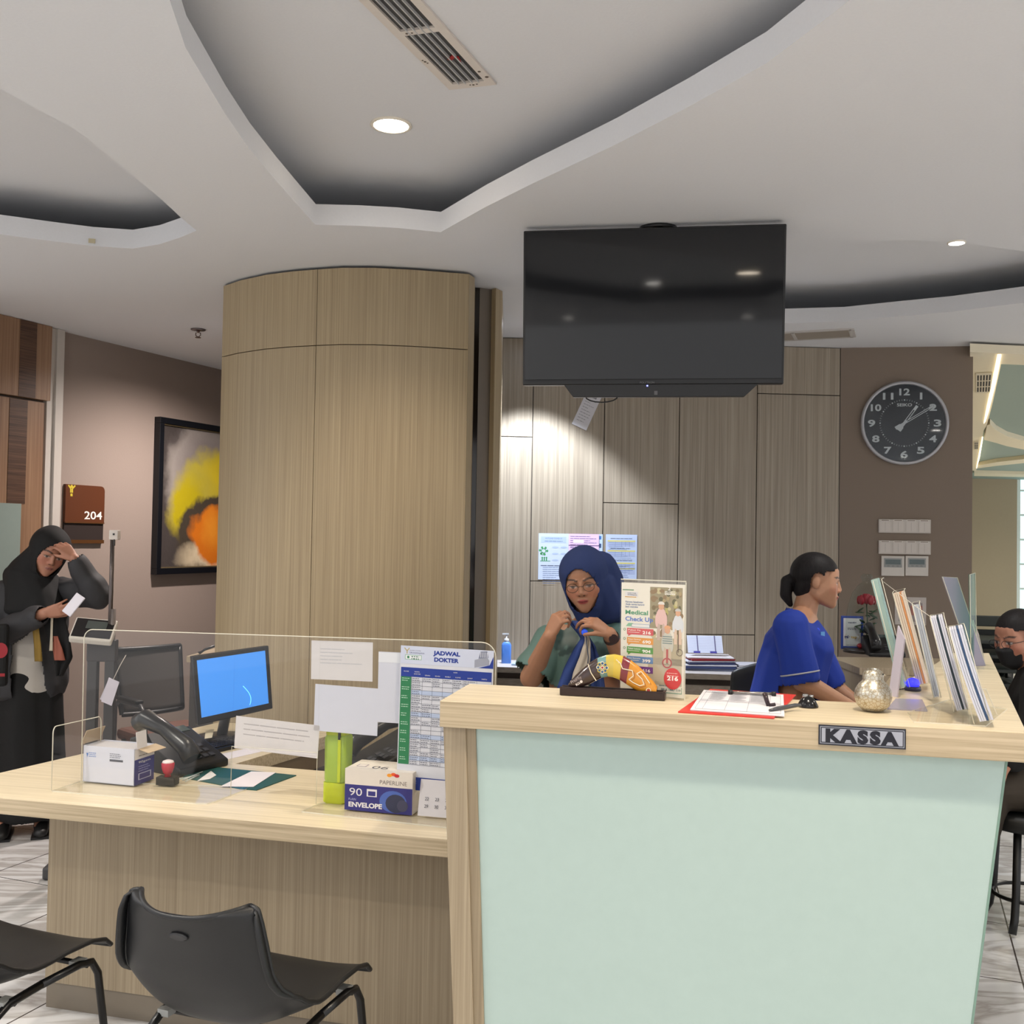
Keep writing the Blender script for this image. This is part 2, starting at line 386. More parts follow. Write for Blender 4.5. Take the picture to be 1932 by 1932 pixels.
o = MB(); strip(-14, 35, .05, zgl, .004, None, o, base=.035); o.build('glass_pane', M((142,156,150), .15), door)
# ---- the curved column with its laminated cladding
carc = [at_z(a, b, ZC) for a, b in [(422,535),(454,524),(504,513),(551,507),(599,503),(644,500),(706,500),(784,504),(835,508),(885,512)]]
cen = Vector((-.75, 5.2, 0))
def colpanel(i0, i1, z0, z1, t=.012):
    pts = [p.copy() for p in carc[i0:i1+1]]
    if i0 == 4: pts[0] = pts[0].lerp(pts[1], .022)
    inn = [p + (cen-p).to_2d().to_3d().normalized()*t for p in pts]
    q = [(p.x, p.y) for p in pts] + [(p.x, p.y) for p in reversed(inn)]
    return MB().prism(q, z0, z1)
colm = thing('column', 'curved column clad in pale vertical grained laminate behind the low desk', 'column', (0,0,0))
ret = [at_z(895.5,519,ZC), at_z(896.5,541,ZC)]
core = [p + (cen-p).to_2d().to_3d().normalized()*.012 for p in carc] 
backL = carc[0] + Vector((-.02,.75,0)); backR = ret[1] + Vector((.02,.7,0))
MB().prism([(p.x,p.y) for p in core]+[(ret[0].x-.012,ret[0].y+.004),(ret[1].x,ret[1].y),(backR.x,backR.y),(backL.x,backL.y)], 0, ZC-.02).build('core', DARKGAP, colm)
zs = on_v(599, 652, carc[4]-Vector((1,0,0)), carc[4]+Vector((1,0,0))).z
for (a, b) in ((0,4),(4,9)):
    for (z0, z1) in ((0, zs-.002),(zs+.002, ZC-.012)):
        mbp = colpanel(a, b, z0, z1)
        if a == 4:
            e = carc[4]; mbp2 = mbp
        mbp.build('laminate_panel', W_TAN, colm, smooth=30)
MB().prism([(carc[9].x+.001,carc[9].y),(ret[0].x,ret[0].y),(ret[1].x,ret[1].y),(ret[1].x-.012,ret[1].y),(ret[0].x-.012,ret[0].y+.01),(carc[9].x-.01,carc[9].y+.012)], 0, ZC-.012).build('side_trim', W_TAN, colm)
backside = MB(); slabwall(backL, carc[0], .012, 0, ZC-.012, backside); backside.build('laminate_side', W_TAN, colm)
# recess to the right of the column: dark glass, grey panel, timber post
g0 = at_z(896,540,ZC); g1 = at_z(905.5,543,ZC); g2 = at_z(928,546,ZC); g3 = at_z(948,550,ZC)
MB().prism([(g0.x-.1,g0.y),(g1.x,g1.y),(g1.x,g1.y+.3),(g0.x-.1,g0.y+.3)], 0, ZC-.001).build('dark_glass', M((38,30,22), .12), colm)
MB().prism([(g1.x,g1.y-.004),(g2.x,g2.y),(g2.x,g2.y+.3),(g1.x,g1.y+.3)], 0, ZC-.001).build('grey_panel', M((122,112,100), .5), colm)
MB().prism([(g2.x,g2.y-.012),(g2.x+.02,g2.y-.03),(g3.x,g3.y-.01),(g3.x,g3.y+.5),(g2.x,g2.y+.5)], 0, ZC-.001).build('timber_post', W_TAN, colm)
# ---- tray slots, downlights, grilles, sprinkler in the ceiling
def downlight(loc, r, label, col=(1,.86,.66), power=60, emit=30, cone=None, lampcol=None):
    t = thing('downlight', label, 'ceiling light', loc, group=None)
    MB().lathe([(r, 0),(r*1.02,-.004),(r*.86,-.006),(r*.84,.0),(r*.82,.02)], M((238,230,215), .4), cap=False).build('rim', None, t)
    MB().lathe([(r*.84,-.0045),(r*.84,-.0008)], None).build('diffuser', M(tuple(int(255*c**.45) for c in col), .5, emit=emit), t)
    l = bpy.data.lights.new('lamp', 'SPOT'); l.energy = power*2.2; l.color = lampcol or col; l.shadow_soft_size = r*.8
    l.spot_size = math.radians(cone or 125); l.spot_blend = 1.0 if (cone or 125) > 140 else .35 if cone and cone < 100 else .6
    o = bpy.data.objects.new('lamp', l); sc.collection.objects.link(o); o.parent = t; o.location = (0, 0, -.012)
    return t
A = on_v(990,441,at_d(988,600,3.82),at_d(1480,600,3.68)); TVL = at_d(988,600,3.82); TVR = at_d(1480,600,3.68)
tn = Vector((-(TVR-TVL).y, (TVR-TVL).x, 0)).normalized()
def mirror(px, py, z, tilt=.078):
    P = on_v(px, py, TVL, TVR, 0); d = ray(px, py); n = (tn + Vector((0,0,tilt))).normalized(); r = d - n*2*d.dot(n)
    return P + r*((z-P.z)/r.z)
WARM = (1,.86,.68); COOL = (.80,.88,1)
downlight(at_z(738, 235, ZR), .068, 'warm round downlight lit in the raised ceiling', WARM, 34)
MIR = [mirror(1410, 518, ZC), Vector((-.25,-.9,ZR))]

# lamps outside the frame: first the mirrored ones, then unseen downlights added as fill
downlight(MIR[0], .075, 'warm round downlight out of frame, mirrored in the television', WARM, 60)
downlight(MIR[1], .075, 'white round downlight out of frame, mirrored low in the television', (1,.95,.88), 60)
for k, (x, y, pw) in enumerate([(-1.9, 2.3, 80), (-1.6, .6, 60), (1.1, -.6, 60), (2.6, 1.2, 60), (-1.2, -1.9, 60), (.4, -2.3, 60), (2.3, -2.2, 60), (3.4, 3.1, 50), (-3.6, 1.4, 60), (-3.7, 3.6, 50)]):
    z = ZR if (-.5 < x < .9 and -1 < y < 2) else ZC
    downlight((x, y, z), .06, 'unseen round ceiling downlight added above the waiting side', (1,.95,.88), pw, cone=165)['group'] = 'added ceiling downlights of the waiting side'
q = at_z(1805, 457, ZC); downlight((q.x, q.y, ZC), .034, 'small cool white downlight beyond the television near the right edge', (1,.97,.92), 20)
downlight((.12, 5.50, ZC), .05, 'cool white downlight over the rear counter, hidden by the television', COOL, 130, cone=94)
downlight((-1.62, 6.15, ZC), .05, 'warm downlight in front of the painting, hidden by the column', (1,.88,.82), 130, cone=160)
# ================================================================ COUNTERS
def V2(p): return (p.x, p.y)
ZT = 1.15; ZD = .75
A = at_z(830,1322,ZT); K = at_z(1938,1383.4,ZT); E = at_z(1866,1232,ZT); E4 = at_z(1798,1232,ZT); IN = at_z(1640,1326.5,ZT); D = at_z(885,1290,ZT)
cc = thing('cashier_counter', 'tall pale wood cashier counter with a frosted mint glass front', 'counter', (A.x, A.y, 0))
def P(cp_, mb): return mb.xf(Matrix.Translation(-Vector(cp_)))
o0 = (A.x, A.y, 0)
P(o0, MB().prism([V2(q) for q in (A,K,E,E4,IN,D)], ZT-.062, ZT, W_TOP, W_EDGE)).build('countertop', None, cc, bevel=.0015)
back = .02
def vq(px, py, b=back): return on_v(px, py, A, K, b)
tF = (K-A).normalized(); nF = Vector((tF.y, -tF.x, 0))                    # towards the camera
def ext0(top, bot):                                                     # carry an edge down to the floor
    d = bot-top; return top + d*((0.0-top.z)/d.z)
def panel(name, t0, b0, t1, b1, th, mat, b=back, z=ZT-.063, par=None, bev=.001):
    p = [vq(*t0, b), vq(*b0, b), vq(*t1, b), vq(*b1, b)]
    TL, TR = p[0], p[2]; 
    def at(zv, a, c): return a + (c-a)*((zv-a.z)/(c.z-a.z))
    q = [at(0.0, p[0], p[1]), at(0.0, p[2], p[3]), at(z, p[2], p[3]), at(z, p[0], p[1])]
    return P(o0, MB().slab(q, nF, th)).build(name, mat, par or cc, bevel=bev)
panel('end_post', (836,1366),(855,1932),(878,1369),(893,1932), .20, W_DESK)
panel('glass_frame', (878,1369),(893,1932),(897,1371),(913,1932), .18, wood((138,122,98),(160,144,118)), back+.006)
GL = M((176,196,190), .11, spec=.5)
panel('glass_panel', (896,1371),(912,1932),(1901,1435),(1836,1932), .012, GL, back+.012)
panel('glass_edge', (1897,1434),(1832,1932),(1902,1435.5),(1837,1932), .013, M((120,150,136), .15), back+.0105)
# carcass behind the glass and the sides of the return
Kb = K - tF*.16 - nF*.04
def inset(a, b, t): return a + (b-a).normalized()*t
car = MB()
car.prism([V2(A + tF*.10 - nF*.07), V2(K - tF*.18 - nF*.07), V2(K - tF*.18 - nF*.10), V2(A + tF*.10 - nF*.10)], 0, ZT-.063)
P(o0, car).build('carcass', W_DESK, cc)
sd = (E-K).normalized(); sn = Vector((-sd.y, sd.x, 0))
P(o0, MB().prism([V2(K + sd*.1 + sn*.34), V2(E - sd*.04 + sn*.28), V2(E - sd*.04 + sn*.31), V2(K + sd*.1 + sn*.37)], 0, ZT-.063)).build('return_panel', W_DESK, cc)
ZS = 1.0; E3 = at_z(1565,1239,ZS); E2 = at_z(1568,1229.5,ZS); E5 = at_z(1800,1243,ZS); E6 = at_z(1800,1233,ZS); E2 = E3 + (E5-E3).normalized().cross(Vector((0,0,-1)))*-.42; E6 = E5 + (E2-E3)
scb = thing('side_cabinet', 'pale wood cabinet behind the cashier, topped by the payment sign and a phone', 'cabinet', (E3.x,E3.y,0)); o3 = (E3.x,E3.y,0)
P(o3, MB().prism([V2(E3), V2(E5), V2(E6), V2(E2)], ZS-.03, ZS)).build('top', W_DESK, scb, bevel=.001)
P(o3, MB().prism([V2(E3+Vector((.01,.01,0))), V2(E5+Vector((-.01,.01,0))), V2(E6+Vector((-.01,-.01,0))), V2(E2+Vector((.01,-.01,0)))], 0, ZS-.031)).build('body', W_DESK, scb)
# KASSA plate
q0 = vq(1544.5,1366.5,0); q1 = vq(1709,1376,0); q2 = vq(1544.5,1404,0)
wd = (q1-q0).length; hh = q0.z-q2.z; za = q2.z
pl = MB(); 
pl.box((wd/2, -.0015, hh/2), (wd, .003, hh), M((26,28,40), .4)); pl.rect(.003,.003,wd-.003,hh-.003, M((160,162,172), .3, metal=.3), -.0032)
pl.rect(.0045,.0045,wd-.0045,hh-.0045, M((26,28,40), .4), -.0034); pl.rect(.0065,.0065,wd-.0065,hh-.0065, M((168,170,180), .3, metal=.3), -.0036)
pl.text('KASSA', wd/2, hh*.21, hh*.58, M((14,15,30), .5), w=wd*.84, y=-.0040, bold=.07, sp=1.3, align='CENTER')
angF = math.atan2(tF.y, tF.x)
o = pl.build('sign_plate', None, cc, fix=False); o.location = (q0.x-A.x, q0.y-A.y, za); o.rotation_euler.z = angF; o['label'] = 'silver plate lettered KASSA in black'

# ---- low reception desk
a = at_z(-146,1491.5,ZD); b = at_z(840,1583,ZD); tD = (b-a).normalized(); b2 = b + tD*.16; nD = Vector((tD.y,-tD.x,0))
nk = at_z(444,1441,ZD); nr = at_z(615,1455.5,ZD); tk = (nr-nk).normalized(); nr2 = b2 + (nr-b).normalized()*0 + Vector((-nD.x,-nD.y,0))*((nr-b).dot(-nD))
wr = at_z(650,1378.5,ZD); wl = at_z(370,1372.5,ZD); wl = a + (wl-a).normalized()*((wl-a).length+.14)
rd = thing('reception_desk', 'low pale wood reception desk with a side wing', 'desk', (a.x, a.y, 0)); o1 = (a.x,a.y,0)
P(o1, MB().prism([V2(a), V2(b2), V2(nr2), V2(nk), V2(wr), V2(wl)], ZD-.048, ZD, W_TOP, W_EDGE)).build('desktop', None, rd, bevel=.0015)
f0 = on_v(92, 1600, a, b, .30); f1 = b2 - nD*.30 
P(o1, MB().prism([V2(f0), V2(f1), V2(f1 - nD*.025), V2(f0 - nD*.025)], .085, ZD-.049)).build('front_panel', W_DESK, rd)
P(o1, MB().prism([V2(f0-nD*.008), V2(f1-nD*.008), V2(f1 - nD*.025), V2(f0 - nD*.025)], 0, .084)).build('kickboard', M((128,118,104), .25), rd)
P(o1, MB().prism([V2(f0 - nD*.026), V2(f0 - nD*.026 + (nk-f0).normalized()*0 + tD*.025), V2(wl + tD*.20), V2(wl + tD*.17)], 0, ZD-.049)).build('side_panel', W_DESK, rd)
wdn = (wr-nk).normalized(); wn = Vector((wdn.y,-wdn.x,0))
P(o1, MB().prism([V2(nk + wdn*.0 - wn*.004), V2(wr - wn*.004), V2(wr - wn*.03), V2(nk - wn*.03)], ZD-.115, ZD-.0485)).build('apron', M((118,100,76), .5), rd)
P(o1, MB().prism([V2(nk + wdn*.10 - wn*.004), V2(wr - wn*.004), V2(wr - wn*.03), V2(nk+wdn*.10 - wn*.03)], .0, ZD-.116)).build('pedestal', M((52,36,26), .6), rd)

# ---- counter along the rear wall
ZB = .84
bf0 = at_z(936,1258,ZB); bf1 = at_z(1470,1276,ZB); tb_ = (WB1-WB0).normalized()
w0 = WB0 - tb_*.08 - nb*.016; w1 = on_v(1470, 1240, WB0, WB1) - nb*.016
bc = thing('rear_counter', 'grey brown laminate counter with drawers along the rear wall', 'counter', (bf0.x, bf0.y, 0)); o2 = (bf0.x, bf0.y, 0)
W_B = wood((128,118,106), (150,140,128), ang=math.atan2(tb_.y,tb_.x), sx=120, sl=1.5)
P(o2, MB().prism([V2(bf0), V2(bf1), V2(w1), V2(w0)], ZB-.03, ZB, M((196,190,188), .35), W_B)).build('worktop', None, bc, bevel=.001)
fd = (bf1-bf0).normalized(); fn = Vector((fd.y,-fd.x,0)); Lf = (bf1-bf0).length
P(o2, MB().prism([V2(bf0-fn*.05), V2(bf1-fn*.05), V2(w1), V2(w0)], 0, ZB-.031, M((70,60,52), .7))).build('carcass', None, bc)
for i in range(3):
    s0, s1 = Lf*i/3+.004, Lf*(i+1)/3-.004
    for z0, z1 in ((.08,.40),(.41,.775)):
        P(o2, MB().prism([V2(bf0+fd*s0-fn*.03), V2(bf0+fd*s1-fn*.03), V2(bf0+fd*s1-fn*.049), V2(bf0+fd*s0-fn*.049)], z0, z1)).build('drawer_front', W_B, bc)

# ================================================================ TELEVISION
tvd = (TVR-TVL).normalized(); tva = math.atan2(tvd.y, tvd.x)
zt = on_v(990,441,TVL,TVR).z; zb_ = on_v(987,727,TVL,TVR).z; tw = (on_v(1480,600,TVL,TVR)-on_v(988,600,TVL,TVR)).length; th = zt-zb_
tv = thing('television', 'large black flat television hanging from the ceiling, switched off', 'television', (TVL.x, TVL.y, zb_), rot=(.078, 0, tva))
BLK = M((18,18,19), .35); BEZ = M((24,24,25), .3)
MB().box((tw/2, .028, th/2), (tw, .05, th)).build('housing', BLK, tv, bevel=.004)
MB().box((tw/2, -.0005, th/2+.006), (tw-.016, .006, th-.028)).build('screen', M((30,31,33), .05, spec=.42), tv, bevel=.001)
x0 = tw*(1068-988)/492; x1 = tw*(1424-988)/492; dz = .045
mb = MB(); pts = [(x0, .002), (x1+.02, .002), (x1-.03, -dz), (x0+.035, -dz)]
for y0, y1 in ((.0, .045),): mb.slab([(p[0], y0, p[1]) for p in reversed(pts)], (0,-1,0), .045)
mb.build('speaker_bar', BLK, tv, bevel=.002)
MB().text('POLYTRON', tw*.486, .0045, .007, M((110,110,112), .4), y=-.004, w=.052, align='CENTER').build('logo', None, tv, fix=False)
MB().box((tw*.487, -.002, -.004), (.005,.004,.004)).build('standby_light', M((110,120,255), .4, emit=8), tv)
MB().box((tw*.52, .0, -.03), (.012,.006,.014)).build('badge', M((90,90,92), .4), tv)
MB().box((tw*.52, .05, th/2+.12), (.05,.05,2*(ZC-zb_-th/2-.12) if False else .05)).build('bracket_plate', BLK, tv)
MB().tube([(tw*.52,.075,th*.5),(tw*.52,.075,ZC-zb_-.004)], .018).lathe([(.07,ZC-zb_-.012),(.07,ZC-zb_-.001)], c=(tw*.52,.075,0)).build('ceiling_bracket', BLK, tv)
MB().tube([(x0+.14+.06*math.cos(math.pi*k/8), .02, -dz+.004-.022*math.sin(math.pi*k/8)) for k in range(9)], .0025).build('cable', BLK, tv)

# ================================================================ ON THE WALLS
angW = math.atan2((WB2-WB1).y, (WB2-WB1).x); angP = math.atan2(tb_.y, tb_.x)
W1 = WB1 - nb*.012; 
def wallspot(px, py, A_, B_, out=.0):
    p = on_v(px, py, A_, B_); n = Vector((-(B_-A_).y, (B_-A_).x, 0)).normalized()
    if n.y < 0: n = -n
    return p - n*out
# clock
c = wallspot(1705, 799, W1, WB2, 0); r = (wallspot(1788,799,W1,WB2)-wallspot(1622,799,W1,WB2)).length/2
ck = thing('wall_clock', 'large round wall clock with a dark dial and white numerals', 'clock', c, angW)
Ry = Matrix.Rotation(math.radians(90), 3, 'X')
RX = Matrix(((1,0,0),(0,0,-1),(0,1,0)))    # lathe axis z -> -y
MB().lathe([(r*.2,.001),(r*.97,.001),(r,.012),(r,.030),(r*.985,.037),(r*.95,.040),(r*.925,.036),(r*.92,.020)], axis=RX, seg=64, cap=False).build('rim', M((176,176,180), .35, metal=.4), ck)
DIAL = M((34,38,42), .25); WT = M((210,212,208), .5)
MB().lathe([(r*.93,.014),(r*.93,.02)], axis=RX, seg=64).build('dial', DIAL, ck)
mb = MB(); yy = -.0205
for h in range(1,13):
    an = math.radians(90-30*h); rr = r*.745; s = r*.155
    mb.text(str(h), rr*math.cos(an), rr*math.sin(an)-s/2, s, WT, y=yy, bold=.03, align='CENTER', w=(r*.24 if h >= 10 else r*(.055 if h == 1 else .17)))
for k in range(60):
    an = math.radians(6*k); rr = r*.55
    if k % 5 == 0: mb.box((rr*math.cos(an), yy, rr*math.sin(an)), (.007,.0006,.007), WT)
    else: mb.line([((rr-.004)*math.cos(an),(rr-.004)*math.sin(an)),((rr+.004)*math.cos(an),(rr+.004)*math.sin(an))], .0016, WT, yy)
mb.text('SEIKO', 0, r*.40, r*.07, WT, w=r*.34, y=yy, bold=.02, align='CENTER')
mb.build('dial_markings', None, ck, fix=False)
def hand(name, deg, l, tail, wd_, y):
    an = math.radians(90-deg); dx, dz_ = math.cos(an), math.sin(an)
    m_ = MB(); m_.line([(-tail*dx,-tail*dz_),(-.1*r*dx,-.1*r*dz_)], wd_*1.5, WT, y); m_.line([(-.1*r*dx,-.1*r*dz_),(l*dx,l*dz_)], wd_, WT, y); m_.line([(.08*r*dx,.08*r*dz_),((l-.03)*dx,(l-.03)*dz_)], wd_*.4, DIAL, y-.0004)
    m_.build(name, None, ck, fix=False)
hand('hour_hand', 35, r*.50, r*.22, .016, -.0225); hand('minute_hand', 58, r*.76, r*.24, .013, -.024)
MB().lathe([(r*.92,.034),(r*.92,.036)], axis=RX, seg=64).build('cover_glass', acrylic((246,248,250)), ck)
# switches and thermostats
PLW = M((198,190,182), .5); PLG = M((150,142,134), .6)
def frame_wh(px0, py0, px1, py1, A_, B_):
    a_ = wallspot(px0, py1, A_, B_); b_ = wallspot(px1, py1, A_, B_); t_ = wallspot(px0, py0, A_, B_)
    return a_, (b_-a_).length, t_.z-a_.z
def switch(px0, py0, px1, py1, label):
    p, w_, h_ = frame_wh(px0, py0, px1, py1, W1, WB2)
    t = thing('light_switch', label, 'switch', p, angW, group='light switch strips')
    MB().box((w_/2,-.006,h_/2),(w_,.012,h_)).build('backplate', PLW, t, bevel=.002)
    for k in range(4):
        cx = w_*(k+.5)/4
        m_ = MB(); m_.box((cx,-.013,h_*.46),(w_*.205,.003,h_*.72), M((206,198,190), .5)); m_.rect(cx-.0006,h_*.14,cx+.0006,h_*.78, PLG, -.0147)
        m_.build('rocker', None, t)
        m2 = MB(); m2.rect(cx-w_*.085,h_*.86,cx+w_*.085,h_*.99, M((226,220,210), .6), -.0123); m2.rect(cx-w_*.075,h_*.895,cx+w_*.075,h_*.945, M((110,92,80), .8), -.0126)
        m2.build('label_strip', None, t, fix=False)
switch(1657,979.5,1755,1005, 'upper strip of four white double rockers on the taupe wall')
switch(1657,1019.5,1755,1045, 'lower strip of four white double rockers, just above the thermostats')
for (x0_, x1_, lb) in ((1662,1705,'left of the two white thermostats with grey display'), (1707,1750,'right of the two white thermostats with grey display')):
    p, w_, h_ = frame_wh(x0_,1048.5,x1_,1086, W1, WB2)
    t = thing('thermostat', lb, 'thermostat', p, angW, group='thermostats')
    MB().box((w_/2,-.009,h_/2),(w_,.018,h_)).build('case', M((206,200,192), .5), t, bevel=.002)
    MB().box((w_/2,-.0185,h_*.66),(w_*.78,.003,h_*.46)).build('bezel', M((150,152,150), .5), t)
    MB().box((w_/2,-.0205,h_*.70),(w_*.66,.002,h_*.24)).build('display', M((84,98,98), .25), t)
    m_ = MB()
    for k in range(3): m_.box((w_*(.3+.2*k),-.0205,h_*.50),(w_*.1,.002,h_*.05))
    m_.build('buttons', M((128,130,126), .5), t)
# notices on the rear wall
PAPER = M((198,210,232), .75); BL = M((112,130,170), .8); INK = M((72,82,110), .8)
def notice(name, px0, py0, px1, py1, label, mat, fn, A_=None, B_=None, out=.0155, cat='notice', group='notices pinned to the wood panels', ang=None, tilt=0, parts='print'):
    A_ = A_ or WB0; B_ = B_ or WB1
    p, w_, h_ = frame_wh(px0, py0, px1, py1, A_, B_)
    n_ = Vector((-(B_-A_).y, (B_-A_).x, 0)).normalized(); p = p - n_*out*(1 if n_.y > 0 else -1)
    t = thing(name, label, cat, p, math.atan2((B_-A_).y, (B_-A_).x) if ang is None else ang, group=group)
    MB().box((w_/2,-.0008,h_/2),(w_,.0016,h_)).build('sheet', mat, t)
    m_ = MB(); fn(m_, w_, h_, -.0020); m_.build(parts, None, t, fix=False)
    if tilt: t.rotation_euler.y = math.radians(tilt)
    return t
def n1(m_, w_, h_, y):
    m_.rect(w_*.08,h_*.80,w_*.92,h_*.93, M((178,196,226), .8), y); m_.text('HOTLINE COVID-19', w_/2, h_*.875, h_*.035, BL, y=y-.0003, align='CENTER', w=w_*.55); bars(m_, w_*.2, w_*.85, h_*.84, 1, .01, .003, BL, y-.0003, 3, .9)
    G = M((70,150,90), .8)
    m_.ring(w_*.17,h_*.62,w_*.085,.004, G, y); 
    for k in range(6): m_.disc(w_*(.17+.12*math.cos(k)), h_*.62+w_*.12*math.sin(k), .007,.007, G, y, 8)
    m_.ring(w_*.13,h_*.56,w_*.05,.003, G, y)
    for k in range(3): m_.disc(w_*(.13+.07*k), h_*.475,.005,.005, G, y, 8); m_.rect(w_*(.11+.07*k), h_*.41, w_*(.15+.07*k), h_*.46, G, y)
    m_.rect(w_*.06,h_*.395,w_*.40,h_*.408, G, y)
    for i in range(3):
        for j in range(2): m_.disc(w_*(.56+.28*j), h_*(.70-.14*i), w_*.11, h_*.022, M((172,188,214), .8), y, 12)
    bars(m_, w_*.08, w_*.95, h_*.31, 1, .012, .004, INK, y, 5, .95); bars(m_, w_*.15, w_*.85, h_*.27, 9, .0115, .0025, BL, y, 6, .6)
def n2(m_, w_, h_, y):
    Pk = M((120,96,140), .8); bars(m_, w_*.05, w_*.95, h_*.95, 6, .012, .003, Pk, y, 9); m_.rect(0,h_*.74,w_,h_*.755, M((96,70,110), .8), y)
    bars(m_, w_*.05, w_*.95, h_*.70, 16, .013, .003, Pk, y, 11); m_.rect(w_*.15,h_*.80,w_*.5,h_*.87, M((240,226,240), .8), y-.0002)
def n3(m_, w_, h_, y):
    Yl = M((214,204,120), .8); m_.rect(0,0,w_,h_, M((186,200,228), .8), y)
    for i, z in enumerate((.84,.62,.35,.23)):
        bars(m_, w_*.15, w_*.85, h_*(z+.075), 1, .01, .003, INK, y-.0003, i, .9)
        m_.rect(w_*.06,h_*z,w_*.94,h_*(z+.03), Yl, y-.0003); m_.rect(w_*.06,h_*(z-.11),w_*.94,h_*(z-.005), M((170,182,214), .8), y-.0003)
        bars(m_, w_*.1, w_*.9, h_*(z-.02), 5, .010, .002, BL, y-.0005, i+20)
        for c_ in (.3,.5,.62,.75): m_.rect(w_*c_,h_*(z-.11),w_*(c_+.008),h_*(z), BL, y-.0005)
notice('notice_sheet', 1014.5,1006,1071,1093, 'pale blue notice with a green molecule drawing on the wood panels', PAPER, n1)
notice('notice_sheet', 1071,1007,1128,1093, 'lilac printed notice beside the pale blue one on the wood panels', M((226,196,236), .75), n2, out=.019)
notice('notice_sheet', 1127,1008,1136,1040, 'narrow blue edged sheet peeping out behind the lilac notice', M((190,210,240), .75), lambda m_,w_,h_,y: (m_.rect(w_*.1,h_*.7,w_*.7,h_*.9, M((60,110,180), .8), y), m_.rect(w_*.1,h_*.2,w_*.7,h_*.45, M((60,80,120), .8), y)))
notice('notice_sheet', 1141,1008,1200,1093, 'pale notice with yellow table headings, rightmost on the wood panels', M((206,214,230), .75), n3)
def n4(m_, w_, h_, y):
    bars(m_, w_*.15, w_*.85, h_*.93, 12, h_*.07, .004, M((150,150,154), .8), y, 2); m_.rect(w_*.4,h_*.78,w_*.75,h_*.88, M((120,120,126), .8), y)
notice('loose_sheet', 1078,722,1108,800, 'crooked white sheet hanging below the television on the rear wall', M((202,200,204), .75), n4, tilt=24, group=None, cat='paper')
def n5(m_, w_, h_, y):
    m_.rect(w_*.12,h_*.12,w_*.88,h_*.8, M((150,140,140), .7), y); m_.rect(w_*.5,h_*.35,w_*.88,h_*.7, M((168,110,100), .7), y-.0003)
notice('framed_card', 1688,1126,1747,1178, 'white bordered card on the taupe wall behind the brochures', M((190,182,176), .6), n5, W1, WB2, out=.001, group=None, cat='card')
# room sign 204 and the painting on the left wall
p, w_, h_ = frame_wh(117,913,191,1025, L0, L1); nl2 = nl
BR = M((92,52,32), .35); angL = math.atan2(dl.y, dl.x)
sg = thing('room_sign', 'brown room sign with the white number 204', 'sign', p + nl*.0, angL)
zz = h_
def rr_poly(w_, h_, r, z0=0): 
    return [(0,z0),(w_,z0),(w_,h_-r)]+[(w_-r+r*math.cos(a), h_-r+r*math.sin(a)) for a in (.4,.8,1.2)]+[(w_-r,h_),(0,h_)]
MB().slab([(x,-.018,z) for x,z in rr_poly(w_, h_, .03, h_*.36)], (0,-1,0), .018).build('upper_panel', BR, sg)
MB().box((w_/2,-.006,h_*.18),(w_,.012,h_*.36)).build('lower_panel', M((52,44,42), .4), sg)
MB().box((w_/2,-.012,h_*.355),(w_,.020,h_*.02)).box((w_/2,-.012,h_*.03),(w_,.020,h_*.06)).build('slot_rail', M((84,54,28), .3), sg)
m_ = MB(); m_.text('204', w_*.94, h_*.42, h_*.135, M((236,236,232), .5), w=w_*.46, y=-.0186, bold=.012, align='RIGHT')
GY = M((206,186,60), .45)
m_.line([(w_*.06,h_*.985),(w_*.12,h_*.93),(w_*.12,h_*.86)], .010, GY, -.0186); m_.line([(w_*.23,h_*.985),(w_*.16,h_*.93),(w_*.16,h_*.86)], .010, GY, -.0186); m_.disc(w_*.142,h_*.965,.010,.010, GY, -.0186, 10); m_.rect(w_*.115,h_*.80,w_*.168,h_*.845, GY, -.0186)
m_.build('lettering', None, sg, fix=False)
p, w_, h_ = frame_wh(284,786,500,1083, L0, L1)
pt_h = on_v(284,785,L0,L1).z - on_v(280,1084,L0,L1).z; z0 = on_v(280,1084,L0,L1).z
pg = thing('painting', 'abstract painting in grey, yellow and orange in a black frame', 'painting', (p.x, p.y, z0), angL)
pw, ph = 1.05, pt_h
m_ = MB(); 
for (cx,cz,sx,sz) in ((pw/2,.02,pw,.04),(pw/2,ph-.02,pw,.04),(.02,ph/2,.04,ph-.08),(pw-.02,ph/2,.04,ph-.08)): m_.box((cx,-.025,cz),(sx,.05,sz))
m_.build('frame', M((14,16,22), .35), pg, bevel=.002)
m_ = MB()
for (cx,cz,sx,sz) in ((pw/2,.044,pw-.08,.007),(pw/2,ph-.044,pw-.08,.007),(.044,ph/2,.007,ph-.095),(pw-.044,ph/2,.007,ph-.095)): m_.box((cx,-.034,cz),(sx,.012,sz))
m_.build('gilt_fillet', M((96,84,60), .4), pg)
